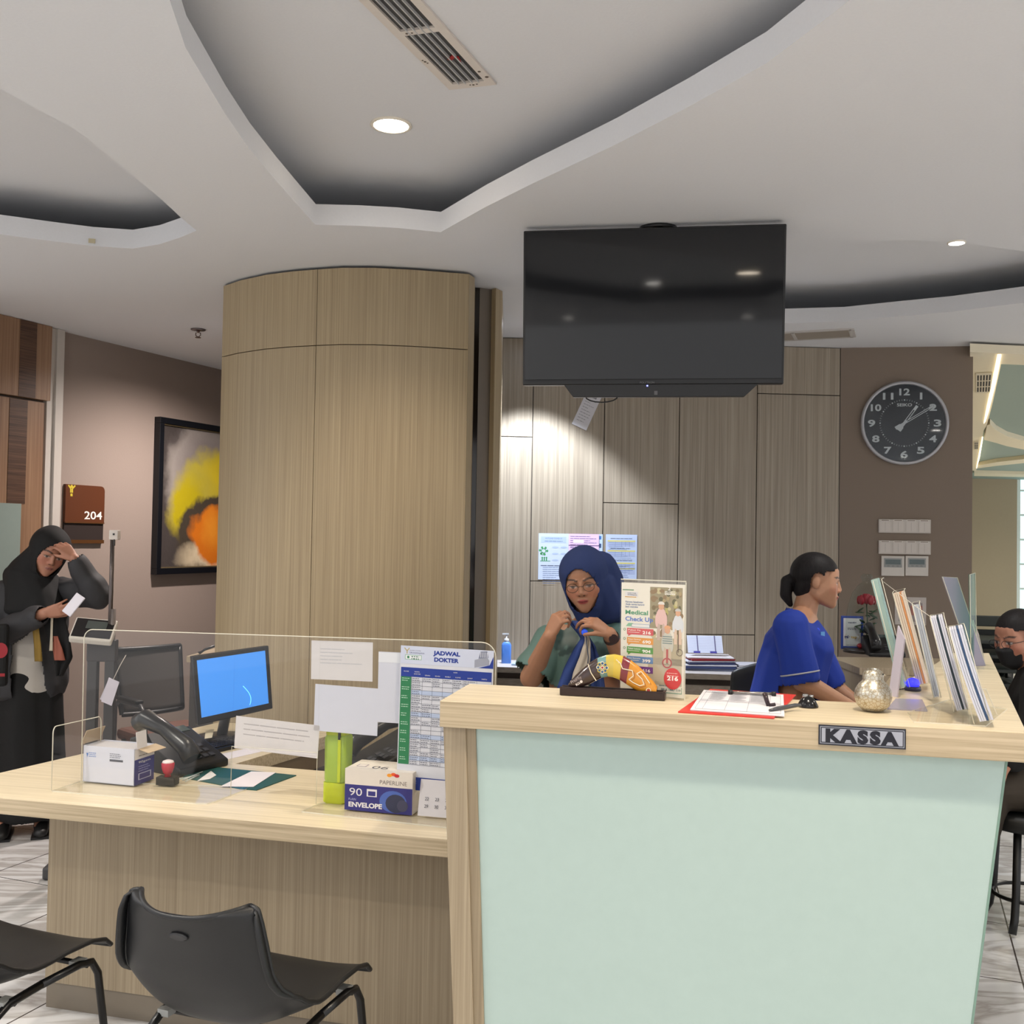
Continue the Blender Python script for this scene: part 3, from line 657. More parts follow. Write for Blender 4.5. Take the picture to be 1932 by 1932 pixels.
# canvas colours: brushed shapes of paint
cv = bpy.data.materials.new('painted_canvas'); cv.use_nodes = True; nt = cv.node_tree; b_ = nt.nodes['Principled BSDF']; b_.inputs['Roughness'].default_value = .5
tc = nt.nodes.new('ShaderNodeTexCoord'); N = nt.nodes.new
nz = N('ShaderNodeTexNoise'); nz.inputs['Scale'].default_value = 7; nz.inputs['Detail'].default_value = 6; nt.links.new(tc.outputs['Object'], nz.inputs['Vector'])
def vm(op, a_, b_=None):
    n_ = N('ShaderNodeVectorMath'); n_.operation = op
    for i, v in enumerate((a_, b_)):
        if v is None: continue
        if isinstance(v, (tuple, list)): n_.inputs[i].default_value = v
        else: nt.links.new(v, n_.inputs[i])
    return n_.outputs['Value'] if op in ('LENGTH','DISTANCE') else n_.outputs[0]
def mm(op, a_, b_):
    n_ = N('ShaderNodeMath'); n_.operation = op; n_.use_clamp = False
    for i, v in enumerate((a_, b_)):
        if isinstance(v, (int, float)): n_.inputs[i].default_value = v
        else: nt.links.new(v, n_.inputs[i])
    return n_.outputs[0]
wob = vm('MULTIPLY', vm('SUBTRACT', nz.outputs['Color'], (.5,.5,.5)), (.20,0,.20)); pos = vm('ADD', tc.outputs['Object'], wob)
def blob(cx, cz, rx, rz, soft):                                          # 1 inside, 0 outside
    d_ = vm('LENGTH', vm('MULTIPLY', vm('SUBTRACT', pos, (cx,0,cz)), (1/rx,0,1/rz)))
    mr = N('ShaderNodeMapRange'); nt.links.new(d_, mr.inputs[0]); mr.inputs[1].default_value = 1-soft; mr.inputs[2].default_value = 1+soft; mr.inputs[3].default_value = 1; mr.inputs[4].default_value = 0
    return mr.outputs[0]
def over(base, colr, fac):
    x_ = N('ShaderNodeMix'); x_.data_type = 'RGBA'; nt.links.new(fac, x_.inputs[0])
    if isinstance(base, tuple): x_.inputs[6].default_value = (*lin(base),1)
    else: nt.links.new(base, x_.inputs[6])
    x_.inputs[7].default_value = (*lin(colr),1); return x_.outputs[2]
cl = over((66,60,58), (160,154,146), blob(.60, ph*.60, .50, ph*.42, .10))
cl = over(cl, (128,120,118), blob(.50, ph*.62, .34, ph*.36, .35))
cl = over(cl, (170,158,60), blob(.58, ph*.52, .36, ph*.30, .14))
cl = over(cl, (176,160,20), blob(.30, ph*.42, .16, ph*.22, .3))
cl = over(cl, (200,178,40), blob(.62, ph*.68, .16, ph*.12, .6))
cl = over(cl, (66,58,48), blob(.66, ph*.22, .47, ph*.31, .06))
cl = over(cl, (206,190,160), blob(.62, ph*.11, .36, ph*.09, .30))
cl = over(cl, (206,112,24), blob(.66, ph*.25, .33, ph*.20, .10))
cl = over(cl, (222,140,40), blob(.58, ph*.30, .10, ph*.10, .6))
nt.links.new(cl, b_.inputs['Base Color'])
bp = N('ShaderNodeBump'); bp.inputs['Strength'].default_value = .6; bp.inputs['Distance'].default_value = .004; nz2 = N('ShaderNodeTexNoise'); nz2.inputs['Scale'].default_value = 40; nt.links.new(tc.outputs['Object'], nz2.inputs['Vector'])
nt.links.new(nz2.outputs[0], bp.inputs['Height']); nt.links.new(bp.outputs[0], b_.inputs['Normal'])
MB().box((pw/2,-.02,ph/2),(pw-.085,.016,ph-.085)).build('canvas', cv, pg)
# sprinkler, slot diffuser, rear grille, tape
s_ = at_z(374,621,ZC); sk = thing('sprinkler', 'small metal fire sprinkler under the ceiling left of the column', 'sprinkler', s_)
MB().lathe([(.042,-.001),(.040,-.006),(.012,-.010)], seg=20).build('escutcheon', M((120,112,112), .3, metal=.8), sk)
MB().tube([(0,0,-.008),(0,0,-.02)], .008).tube([(-.012,0,-.02),(-.014,0,-.035),(0,0,-.046)], .0025).tube([(.012,0,-.02),(.014,0,-.035),(0,0,-.046)], .0025).lathe([(.016,-.047),(.016,-.050)]).build('nozzle', M((110,90,84), .3, metal=.8), sk)
da = at_z(848,165,ZR); db = at_z(937,155,ZR); dc = at_z(670,-12,ZR)
ux = (db-da); W_ = ux.length; ux = ux.normalized(); uy = Vector((-ux.y,ux.x,0)); 
if (dc-da).dot(uy) < 0: uy = -uy
dcv = (dc-da); Ls = dcv.length*1.7; ud = dcv.normalized()
sl_ = thing('slot_diffuser', 'long dusty white air slot set in the raised ceiling', 'air vent', (da.x, da.y, ZR))
def sq(u, v, z): q = ux*u*W_ + ud*v*Ls; return (q.x, q.y, z)
DW = M((214,206,198), .6, bump=.4, bscale=60); DG = M((70,70,70), .6)
def bar(u0,u1,v0,v1,z0,z1,name,mat,par=sl_):
    A_ = [sq(u0,v0,z0), sq(u1,v0,z0), sq(u1,v1,z0), sq(u0,v1,z0)]
    return MB().prism([(p_[0],p_[1]) for p_ in A_], z0, z1).build(name, mat, par)
m_ = MB()
for (u0,u1,v0,v1) in ((0,.17,0,1),(.83,1,0,1),(.17,.83,0,.035),(.17,.83,.965,1),(.17,.83,.36,.385)):
    m_.prism([(sq(u,v,0)[0],sq(u,v,0)[1]) for u,v in ((u0,v0),(u1,v0),(u1,v1),(u0,v1))], -.008, -.0005)
m_.build('frame', DW, sl_)
bar(.17,.83,.03,.97,-.0012,-.0006,'plenum',DG)
for k in range(4): bar(.28+.14*k,.30+.14*k,.03,.97,-.010,-.001,'blade',M((190,190,190), .4))
m_ = MB(); 
for (u,v,rd_) in ((.08,.20,.004),(.06,.21,.003),(.1,.19,.003),(.25,.372,.004),(.35,.372,.003),(.5,.02,.003),(.56,.018,.004),(.64,.02,.003),(.9,.1,.005),(.95,.06,.006)):
    q_ = sq(u,v,-.0085); m_.lathe([(rd_,0),(rd_,-.0003)], c=q_, seg=8)
m_.build('dirt_spots', M((90,78,66), .9), sl_)
q_ = sq(.62,.20,-.006); MB().box(q_, (.012,.03,.003), rot=rot('Z',30)).box((q_[0]+.02,q_[1]+.01,q_[2]), (.006,.035,.003), rot=rot('Z',-10)).build('red_ribbon', M((150,30,30), .6), sl_)
g0_ = at_z(1478,641,ZC); g1_ = at_z(1610,634,ZC); g2_ = at_z(1622,648,ZC)
ge_ = thing('return_grille', 'white framed air grille at the top of the rear wall, right of the television', 'air vent', (g0_.x, g0_.y, ZC), math.atan2((g1_-g0_).y, (g1_-g0_).x))
gl = (g1_-g0_).length+.3; gw = .22
m_ = MB()
for (cx,cy,sx,sy) in ((gl/2-.3,0,gl,.025),(gl/2-.3,-gw,gl,.025),(gl-.3,-gw/2,.03,gw),(gl*.40-.3+.1,-gw/2,.02,gw)): m_.box((cx,cy,-.004),(sx,sy,.008))
m_.build('frame', M((196,192,188), .5), ge_)
m_ = MB()
for k in range(14): m_.box((gl/2-.3,-gw*(k+.5)/14,-.004),(gl-.02,.005,.007), None, rot('X',35))
m_.build('louvres', M((150,140,128), .5), ge_); MB().box((gl/2-.3,-gw/2,-.001),(gl-.02,gw-.02,.001)).build('filter', M((110,100,90), .8), ge_)
tq = on_v(174,455, at_z(100,455,ZC), at_z(250,469,ZC)); o = MB().box((0,-.001,0),(.026,.002,.018)).build('masking_tape', M((190,180,150), .8)); o.location = tq - Vector((0,.003,0)); o.rotation_euler.z = math.atan2((at_z(250,469,ZC)-at_z(100,455,ZC)).y,(at_z(250,469,ZC)-at_z(100,455,ZC)).x)
tag(o, 'small beige scrap of tape stuck on the ceiling lip at the left', 'tape')
# ================================================================ THINGS ON THE LOW DESK
def put(name, label, cat, px, py, z, rz=None, group=None):
    return thing(name, label, cat, at_z(px, py, z), angF if rz is None else rz, group)
ACR = acrylic(); ACE = M((226,222,206), .3, spec=.6, alpha=.75)
BLK2 = M((16,16,18), .45); GRY = M((110,112,116), .5); PAP = M((212,208,210), .8); PAP2 = M((206,208,222), .8); INK2 = M((60,62,74), .8)
SP = at_z(154,1477,.754); SQ = at_z(840,1538,.754); sdn = (SQ-SP).normalized(); angS = math.atan2(sdn.y, sdn.x); snn = Vector((sdn.y,-sdn.x,0))
def su(px, py): p = on_v(px, py, SP, SQ); return ((p-SP).dot(sdn), p.z)
sh = thing('acrylic_shield', 'wide clear acrylic sneeze shield standing on the low desk', 'shield', (SP.x,SP.y,ZD), angS)
def U(px, py): u, z = su(px, py); return (u, z-ZD)
tlx, tlz = U(160,1187); trx, trz = U(936,1213); r_ = .03
arcL = [(tlx+r_-r_*math.cos(t), tlz-r_+r_*math.sin(t)) for t in [i*math.pi/2/6 for i in range(7)]]
arcR = [(trx-.04+.04*math.sin(t), trz-.04+.04*math.cos(t)) for t in [i*math.pi/2/6 for i in range(7)]]
o1_, o2_ = U(438,1408)[0], U(599,1421)[0]; oz = U(520,1414)[1]; blx = U(154,1477)[0]
out_ = [(blx,.004)] + arcL + arcR + [(trx,.004),(o2_,.004),(o2_,oz),(o1_,oz),(o1_,.004)]
# the pane as three joined boards around the pass-through
pane = MB()
def sl2(P_): pane.slab([(p[0],0,p[1]) for p in P_], (0,-1,0), .004)
sl2([(blx,.004),(o1_,.004),(o1_,arcL[-1][1]+(arcR[0][1]-arcL[-1][1])*.35)] + list(reversed(arcL)))
ya = arcL[-1][1]+(arcR[0][1]-arcL[-1][1])*.35; yb = arcL[-1][1]+(arcR[0][1]-arcL[-1][1])*.56
sl2([(o1_,oz),(o2_,oz),(o2_,yb),(o1_,ya)]); sl2([(o2_,.004),(trx,.004)] + list(reversed(arcR)) + [(o2_,yb)])
bmesh.ops.remove_doubles(pane.bm, verts=pane.bm.verts[:], dist=.0001)
pane.build('pane', ACR, sh)
eg = MB(); eg.tube([(p[0],-.002,p[1]) for p in out_[0:1]+arcL+arcR+[(trx,.004)]], .0016, seg=6).tube([(o1_,-.002,.004),(o1_,-.002,oz),(o2_,-.002,oz),(o2_,-.002,.004)], .0011, seg=6)
eg.build('polished_edge', ACE, sh)
def base(pts, label=None):
    q = [at_z(x, y, ZD) - Vector((SP.x,SP.y,ZD)) for x, y in pts]; R_ = Matrix.Rotation(-angS, 3, 'Z'); q = [R_ @ v for v in q]
    MB().prism([(v.x,v.y) for v in q], .0003, .004, ACR, ACE).build('base_plate', None, sh)
base([(98,1494),(150,1476),(470,1486),(464,1491),(404,1514),(390,1518),(372,1518)])
base([(569,1533),(572,1531),(604,1517),(640,1512),(842,1530),(842,1563)])
wq = [at_z(97,1494,ZD), at_z(188,1467,ZD)]
lw_ = (wq[1]-wq[0]); hw = on_v(97,1372,wq[0],wq[1]).z-ZD
q0_ = Matrix.Rotation(-angS,3,'Z') @ (wq[0]-Vector((SP.x,SP.y,ZD))); q1_ = Matrix.Rotation(-angS,3,'Z') @ (wq[1]-Vector((SP.x,SP.y,ZD)))
dq = (q1_-q0_); 
wpts = [(0,.004)] + [(.06*(1-math.cos(t)), hw-.02+.02*math.sin(t)) for t in [i*math.pi/2/4 for i in range(5)]] + [(1-.06*(1-math.sin(t)), hw-.02+.02*math.cos(t)) for t in [i*math.pi/2/4 for i in range(5)]] + [(1,.004)]
W3 = [q0_+dq*u+Vector((0,0,z)) for u, z in wpts]
MB().slab(W3, (-dq.y,dq.x,0), .004).build('side_wing', ACR, sh)
MB().tube(W3, .0016, seg=6).build('wing_edge', ACE, sh)
def onshield(name, px0, py0, px1, py1, label, cat, mat, fn=None, front=True, group=None, tilt=0, skew=None):
    a_ = on_v(px0, py1, SP, SQ, -.006 if front else .006); b_ = on_v(px1, py1, SP, SQ, -.006 if front else .006); t_ = on_v(px0, py0, SP, SQ, -.006 if front else .006)
    w_ = (b_-a_).to_2d().length; h_ = t_.z-a_.z
    t = thing(name, label, cat, a_, angS, group); MB().box((w_/2,-.0005,h_/2),(w_,.001,h_)).build('sheet', mat, t)
    if fn: m_ = MB(); fn(m_, w_, h_, -.0014); m_.build('print', None, t, fix=False)
    if tilt: t.rotation_euler.y = math.radians(tilt)
    return t
G_ = 'papers taped to the acrylic shield'
def faint(seed, n, c=(188,188,194)):
    return lambda m_,w_,h_,y: bars(m_, w_*.15, w_*.85, h_*.8, n, h_*.09, .0022, M(c,.8), y, seed)
onshield('taped_paper', 587,1208,703,1281, 'upper of the two overlapping white sheets taped on the shield above the green bottle', 'paper', PAP, faint(1,5), False, G_, tilt=-.6)
onshield('taped_paper', 592,1290,712,1378, 'lower white sheet taped on the shield directly above the green bottle', 'paper', PAP2, None, False, G_, tilt=1)
onshield('taped_paper', 712,1229,757,1362, 'white envelope sheet taped on the shield beside the doctor schedule', 'paper', PAP2, lambda m_,w_,h_,y: m_.rect(0,h_*.85,w_,h_*.99,M((224,226,234),.8),y), False, G_)
onshield('taped_paper', 442,1350,600,1411, 'low wide paper strip taped across the top of the shield opening', 'paper', PAP, lambda m_,w_,h_,y: (bars(m_, w_*.1, w_*.9, h_*.8, 3, h_*.16, .003, M((180,176,178),.8), y, 5, .9)), False, G_, tilt=2.6)
NAVY = M((24,52,140), .6); GRN = M((40,120,76), .6); CEL = M((196,200,212), .8); CEL2 = M((176,190,216), .8); PW = M((216,214,216), .6)
def jadwal(m_, w_, h_, y):
    m_.rect(0,h_*.875,w_,h_, M((196,202,220),.7), y)
    m_.text('JADWAL', w_*.50, h_*.948, h_*.027, NAVY, w=w_*.29, y=y-.0002, bold=.05, align='CENTER'); m_.text('DOKTER', w_*.50, h_*.902, h_*.027, NAVY, w=w_*.265, y=y-.0002, bold=.05, align='CENTER')
    GO = M((184,170,120),.6); m_.line([(w_*.04,h_*.985),(w_*.07,h_*.965),(w_*.07,h_*.945)], .003, GO, y-.0002); m_.line([(w_*.095,h_*.985),(w_*.07,h_*.965)], .003, GO, y-.0002)
    m_.text('KLINIK UTAMA', w_*.10, h_*.965, h_*.008, M((120,120,140),.7), w=w_*.12, y=y-.0002); m_.text('DR.INDRAJANA', w_*.10, h_*.948, h_*.010, M((70,80,120),.7), w=w_*.16, y=y-.0002)
    m_.rect(w_*.05,h_*.905,w_*.23,h_*.938, M((120,170,130),.7), y-.0002); m_.rect(w_*.055,h_*.908,w_*.225,h_*.935, M((220,224,226),.7), y-.0003); m_.disc(w_*.085,h_*.9215,h_*.009,h_*.009, GRN, y-.0004, 12); bars(m_, w_*.12, w_*.21, h_*.93, 2, .006, .003, M((70,110,90),.7), y-.0004, 3, .9)
    m_.pp([(w_*.80,h_*.877),(w_*.80,h_*.93),(w_*.93,h_*.955),(w_*.955,h_*.93),(w_*.955,h_*.90)], M((150,154,168),.7), y-.0002)
    m_.pp([(w_*.84,h_*.94),(w_*.86,h_*.99),(w_*.93,h_*.995),(w_*.945,h_*.95)], M((120,126,146),.7), y-.0003)
    for k in range(4): m_.rect(w_*(.86+.022*k),h_*.95,w_*(.868+.022*k),h_*.985, M((196,198,208),.7), y-.0004)
    m_.pp([(w_*.84,h_*.877),(w_*.96,h_*.90),(w_*.998,h_*.96),(w_*.998,h_*.877)], NAVY, y-.00035)
    m_.rect(w_*.01,h_*.785,w_*.985,h_*.85, NAVY, y)
    cx = [.01,.13,.245,.355,.465,.575,.685,.83,.985]
    for i, t_ in enumerate(['KLINIK','NAMA','SENIN','SELASA','RABU','KAMIS','JUMAT','SABTU']):
        m_.text(t_, w_*(cx[i]+cx[i+1])/2, h_*(.818 if i < 2 else .797), h_*.008, PW, y=y-.0002, align='CENTER', w=w_*.055)
    m_.text('HARI', w_*.6, h_*.83, h_*.008, PW, y=y-.0002, align='CENTER', w=w_*.04); m_.text('DOKTER', w_*.19, h_*.803, h_*.008, PW, y=y-.0002, align='CENTER', w=w_*.07)
    m_.rect(w_*.01,h_*.175,w_*.125,h_*.785, GRN, y)
    n = 20; rnd = random.Random(4)
    for i in range(n):
        z1, z0 = h_*(.785-.61*i/n), h_*(.785-.61*(i+1)/n)
        if i % 5 == 3: m_.rect(w_*.13,z0,w_*.985,z1, CEL2, y)
        m_.rect(w_*.13,z0-.0004,w_*.985,z0+.0004, M((90,94,110),.7), y-.0002)
        for j in range(1,8):
            if rnd.random() < (.95 if j == 1 else .5): bars(m_, w_*(cx[j]+.008), w_*(cx[j+1]-.01), z1-.003, 2, .0055, .0018, M((96,98,112),.8), y-.0003, i*9+j, .7)
        if i % 2 == 0: bars(m_, w_*.025, w_*.11, z1-.004, 2, .006, .002, M((180,214,190),.8), y-.0003, i, .6)
    for j in range(1,9): m_.rect(w_*cx[j]-.0004,h_*.175,w_*cx[j]+.0004,h_*.785, M((90,94,110),.7), y-.0002)
    m_.rect(0,h_*.0,w_,h_*.09, NAVY, y); bars(m_, w_*.05, w_*.3, h_*.065, 3, .006, .002, M((150,170,220),.7), y-.0002, 7)
jd = onshield('schedule_poster', 748,1217,924,1487, 'large blue and green doctor schedule poster headed JADWAL DOKTER', 'poster', M((204,206,214),.7), jadwal, True)
jd.rotation_euler.y = math.radians(.8)
# white carton with open flaps
def carton(name, label, px, py, w_, d_, h_, rz, front, side, z=ZD, flaps=True):
    t = put(name, label, 'box', px, py, z+.0045, rz)
    m_ = MB(); th_ = .002
    m_.box((w_/2,d_/2,th_/2),(w_,d_,th_)).box((w_/2,th_/2,h_/2),(w_,th_,h_)).box((w_/2,d_-th_/2,h_/2),(w_,th_,h_)).box((th_/2,d_/2,h_/2),(th_,d_,h_)).box((w_-th_/2,d_/2,h_/2),(th_,d_,h_))
    m_.build('carton', PAP2, t); m2 = MB(); front(m2, w_, h_, -.0006); m2.build('front_print', None, t, fix=False)
    m3 = MB(); side(m3, d_, h_, -.0006); m3.xf(Matrix.Translation((w_,0,0)) @ Matrix.Rotation(math.radians(90),4,'Z')); m3.build('side_print', None, t, fix=False)
    return t
def ef(m_, w_, h_, y):
    m_.pp([(w_*.06,h_*.80),(w_*.10,h_*.80),(w_*.08,h_*.68)], M((90,130,200),.7), y); bars(m_, w_*.11, w_*.26, h_*.82, 3, .0055, .002, M((110,140,200),.7), y, 3, .9)
    bars(m_, w_*.52, w_*.74, h_*.84, 3, .0055, .002, M((120,122,136),.7), y, 4, .9); m_.rect(w_*.52,h_*.62,w_*.78,h_*.68, M((84,86,96),.7), y)
IND = M((44,44,122), .5)
def es(m_, w_, h_, y):
    m_.rect(0,0,w_,h_*.70, IND, y); m_.rect(0,h_*.70,w_,h_, PAP, y); m_.disc(w_*.6,h_*.9,.006,.004, M((200,80,50),.6), y-.0002, 8); bars(m_, w_*.2, w_*.8, h_*.8, 1, .01, .003, M((140,130,120),.7), y-.0002, 1, .9)
    m_.text('90gsm', w_*.5, h_*.58, h_*.06, PW, w=w_*.6, y=y-.0002, align='CENTER'); bars(m_, w_*.2, w_*.8, h_*.5, 3, .007, .002, M((150,150,200),.7), y-.0002, 4, .8); m_.rect(w_*.2,h_*.12,w_*.85,h_*.3, M((180,182,214),.6), y-.0002); m_.rect(w_*.25,h_*.14,w_*.8,h_*.28, IND, y-.0003)
ca = carton('envelope_carton', 'open white envelope carton with upright flaps behind the shield', 156, 1474, .186, .10, .112, angS-.02, ef, es)
FL = M((190,168,140), .8)
MB().box((.0,.055,.134),(.0018,.09,.048), None, rot('Y',24)).xf(Matrix.Translation((-.008,0,0))).build('flap', FL, ca)
MB().box((.188,.03,.138),(.0018,.05,.052), PAP, rot('Y',-6)).build('flap', None, ca); MB().box((.206,.06,.106),(.04,.09,.0018), FL, rot('Y',14)).build('flap', None, ca)
mb = MB()
for k in range(12): mb.box((.09,.012+.007*k,.058),(.172,.0035,.104), None, rot('X',-3+.5*(k%3)))
mb.build('envelopes', PAP, ca)['kind'] = 'stuff'
# PAPERLINE box
def pf(m_, w_, h_, y):
    m_.rect(0,h_*.62,w_,h_, M((214,206,196),.6), y); m_.text('PAPERLINE', w_*.72, h_*.68, h_*.10, M((110,100,96),.6), w=w_*.40, y=y-.0002, align='CENTER')
    for dx, dz_, c_ in ((-.012,.003,(230,150,40)),(0,.006,(226,90,40)),(.010,.003,(190,40,50))): m_.disc(w_*.72+dx, h_*.88+dz_, .008,.005, M(c_,.6), y-.0002-abs(dx)*.01, 10)
    m_.rect(0,0,w_,h_*.62, M((46,44,116),.5), y)
    m_.disc(w_*.72,h_*.28,w_*.20,h_*.26, M((70,96,170),.5), y-.0002, 24); m_.disc(w_*.76,h_*.24,w_*.15,h_*.22, M((44,48,74),.5), y-.0003, 20); m_.disc(w_*.86,h_*.2,w_*.08,h_*.14, M((66,66,90),.5), y-.0004, 20)
    m_.text('90', w_*.07, h_*.36, h_*.18, PW, w=w_*.19, y=y-.0005); m_.rect(w_*.33,h_*.36,w_*.48,h_*.54, PW, y-.0005); m_.rect(w_*.35,h_*.38,w_*.46,h_*.49, M((46,44,116),.5), y-.0006)
    m_.text('PLAIN', w_*.06, h_*.24, h_*.055, M((170,172,210),.6), w=w_*.11, y=y-.0005); m_.text('ENVELOPE', w_*.06, h_*.09, h_*.11, PW, w=w_*.50, y=y-.0005, bold=.04)
pb = put('envelope_box', 'navy and white envelope box lettered PAPERLINE and 90 ENVELOPE', 'box', 650, 1527, ZD+.0045, angS)
w_, h_, d_ = .205, .118, .12
MB().box((w_/2,d_/2,h_/2),(w_,d_,h_)).build('carton', M((214,208,200),.6), pb, bevel=.001)
m_ = MB(); pf(m_, w_, h_, -.0008); m_.build('front_print', None, pb, fix=False)
m_ = MB(); m_.text('06', w_*.34, .018, .032, M((90,90,100),.7), w=.05); m_.rect(.02,.03,.05,.06, M((130,120,140),.7)); m_.rect(.023,.033,.047,.057, M((216,210,206),.7), -.0002)
m_.xf(Matrix.Translation((0,0,h_+.0006)) @ Matrix.Rotation(math.radians(-90),4,'X')); m_.build('top_print', None, pb, fix=False)
MB().box((w_*.62,-.006,h_*.72),(w_*.7,.0015,h_*.0+.05), PAP, rot('X',-8)).build('flap', None, pb) if False else None
# calendar page behind the schedule
cal = put('desk_calendar', 'white calendar card standing beside the envelope box, partly behind the counter', 'calendar', 786, 1541, ZD+.0045, angS)
MB().box((.07,.02,.05),(.14,.0015,.10), None, rot('X',-14)).build('sheet', PAP, cal)
m_ = MB(); 
for i, rw in enumerate((['22','23','24'],['29','30','31'])):
    for j, t_ in enumerate(rw): m_.text(t_, .018+.03*j, .045-.02*i, .009, INK2, w=.011)
m_.xf(Matrix.Translation((0,.0045,0)) @ Matrix.Rotation(math.radians(-14),4,'X') @ Matrix.Translation((0,.0,0))); m_.build('print', None, cal, fix=False)
# lime drinking bottle
bt = put('water_bottle', 'lime green translucent plastic drinking bottle with a black strap', 'bottle', 637, 1512, ZD, angS)
GRB = M((176,206,70), .25, trans=.25); YB = M((186,200,20), .3)
def rsq(hw_, hd_, r_, z):
    return [(sx*(hw_-r_)+r_*math.cos(a), sy*(hd_-r_)+r_*math.sin(a), z) for sx, sy, a0 in ((1,1,0),(-1,1,math.pi/2),(-1,-1,math.pi),(1,-1,1.5*math.pi)) for a in [a0+i*math.pi/2/5 for i in range(6)]]
def loft(rings, mat=None, mb=None):
    mb = mb or MB(); idx = mb.mi(mat); R_ = [[mb.bm.verts.new(p) for p in r] for r in rings]; n = len(R_[0])
    for a_, b_ in zip(R_[:-1], R_[1:]):
        for k in range(n): f = mb.bm.faces.new((a_[k],a_[(k+1)%n],b_[(k+1)%n],b_[k])); f.material_index = idx; f.smooth = True
    mb.bm.faces.new(list(reversed(R_[0]))).material_index = idx; mb.bm.faces.new(R_[-1]).material_index = idx; return mb
loft([rsq(.031,.031,.012,z) for z in (.0,)]+[rsq(.035,.035,.012,.006),rsq(.035,.035,.012,.062)], None).build('base_cup', YB, bt, smooth=40)
loft([rsq(.031,.031,.012,.0625),rsq(.033,.033,.012,.07),rsq(.034,.034,.012,.19),rsq(.030,.030,.012,.20)]).build('body', GRB, bt, smooth=40)
loft([rsq(.032,.032,.014,.2005),rsq(.032,.032,.014,.222),rsq(.026,.026,.014,.228)]).build('lid', YB, bt, smooth=40)
MB().box((.018,-.0365,.13),(.009,.003,.13)).build('stripe', YB, bt); MB().box((.018,-.038,.205),(.007,.006,.03)).build('strap', BLK2, bt, bevel=.001)
# desk telephone (curved black handset on a wedge)
def telephone(name, label, px, py, z, rz, s=1.0):
    t = put(name, label, 'telephone', px, py, z, rz)
    MB().slab([(-.09*s,-.10*s,0),(-.09*s,.10*s,0),(-.09*s,.10*s,.085*s),(-.09*s,.06*s,.095*s),(-.09*s,-.10*s,.02*s)], (-1,0,0), .18*s).build('body', BLK2, t, bevel=.006)
    pts = [(-.055*s,-.11*s,.045*s),(-.055*s,-.085*s,.075*s),(-.055*s,0,.115*s),(-.055*s,.075*s,.135*s),(-.055*s,.105*s,.12*s)]
    MB().tube(pts, [.026*s,.027*s,.02*s,.027*s,.026*s], seg=12).build('handset', M((20,20,22), .3), t)
    k_ = MB()
    for i in range(4):
        for j in range(3):
            k_.box((.005*s+.024*s*j, -.07*s+.024*s*i, .035*s+.0095*s*i), (.016*s,.014*s,.006*s), None, rot('X',22))
    k_.build('keypad', M((52,52,56), .5), t)
    MB().box((.03*s,.055*s,.092*s),(.09*s,.03*s,.004*s), None, rot('X',20)).build('display', M((60,72,70), .2), t)
    return t
tp_ = telephone('telephone', 'black desk telephone with its curved handset behind the white carton', 338, 1447, ZD, math.radians(60), 1.2)
def coil(pts, r, turns, name, mat, par, rad=.0018):
    L_ = []; n = turns*8; P_ = [Vector(p) for p in pts]
    for i in range(n+1):
        u = i/n*(len(P_)-1); k = min(int(u), len(P_)-2); q = P_[k].lerp(P_[k+1], u-k); a_ = 2*math.pi*i/8
        L_.append(q + Vector((r*math.cos(a_)*.6, r*math.cos(a_)*.4, r*math.sin(a_))))
    return MB().tube(L_, rad, seg=5).build(name, mat, par)
cc_ = at_z(404, 1438, ZD+.0); o = MB(); lc = [Vector((.05*math.cos(a)*.5, .03*math.sin(a), .012+.004*math.sin(3*a))) for a in [i*.32 for i in range(18)]]
o_ = coil(lc, .008, 22, 'coiled_cord', BLK2, None); o_.location = cc_; tag(o_, 'black coiled telephone cord bunched beside the keyboard', 'cord')
telephone('telephone', 'black telephone half hidden behind the doctor schedule poster', 742, 1450, ZD, math.radians(-60), 1.25)
# stamp
st = put('rubber_stamp', 'rubber stamp with a red knob handle and black block', 'stamp', 316, 1480, ZD+.0045, angS+.1)
MB().box((0,0,.0125),(.062,.034,.025)).build('block', BLK2, st, bevel=.002)
MB().lathe([(.011,.025),(.009,.034),(.014,.036),(.019,.052),(.020,.066),(.014,.072)]).build('handle', M((176,40,60), .25), st)
MB().lathe([(.0185,.0665),(.016,.073),(.008,.076)]).build('cap', M((226,214,214), .4), st)
fd_ = at_z(560,1468,ZD)
fo = thing('green_folder', 'flat dark green folder lying on the low desk', 'folder', at_z(350,1463,ZD), 0); q_ = [at_z(x,y,ZD)-at_z(350,1463,ZD) for x,y in ((345,1468),(452,1489),(484,1492),(559,1464),(400,1448),(366,1449))]
MB().prism([(v.x,v.y) for v in q_], .0, .003, M((30,82,78),.5)).build('cover', None, fo)
def flat(name, label, cat, pts, z, mat, th_=.001, group=None, fn=None, lift=None):
    q0 = at_z(*pts[0], z); q = [at_z(x,y,z)-q0 for x,y in pts]; o = MB().prism([(v.x,v.y) for v in q], .0002, th_+.0002).build(name, mat); o.location = q0; tag(o, label, cat, group); return o
flat('loose_paper', 'white paper on the green folder beside the shield opening', 'paper', [(416,1484),(478,1485),(520,1458),(474,1456)], ZD+.0035, M((224,218,224),.8))
flat('loose_paper', 'small curled white slip behind the red stamp', 'paper', [(372,1474),(396,1470),(408,1463),(398,1455)], ZD+.0035, M((224,222,222),.8))
flat('loose_paper', 'white paper lying in front of the keyboard', 'paper', [(408,1438),(500,1417),(470,1412),(412,1424)], ZD, M((222,216,220),.8))
mb = MB(); p0_ = at_z(345,1472,ZD+.0035)
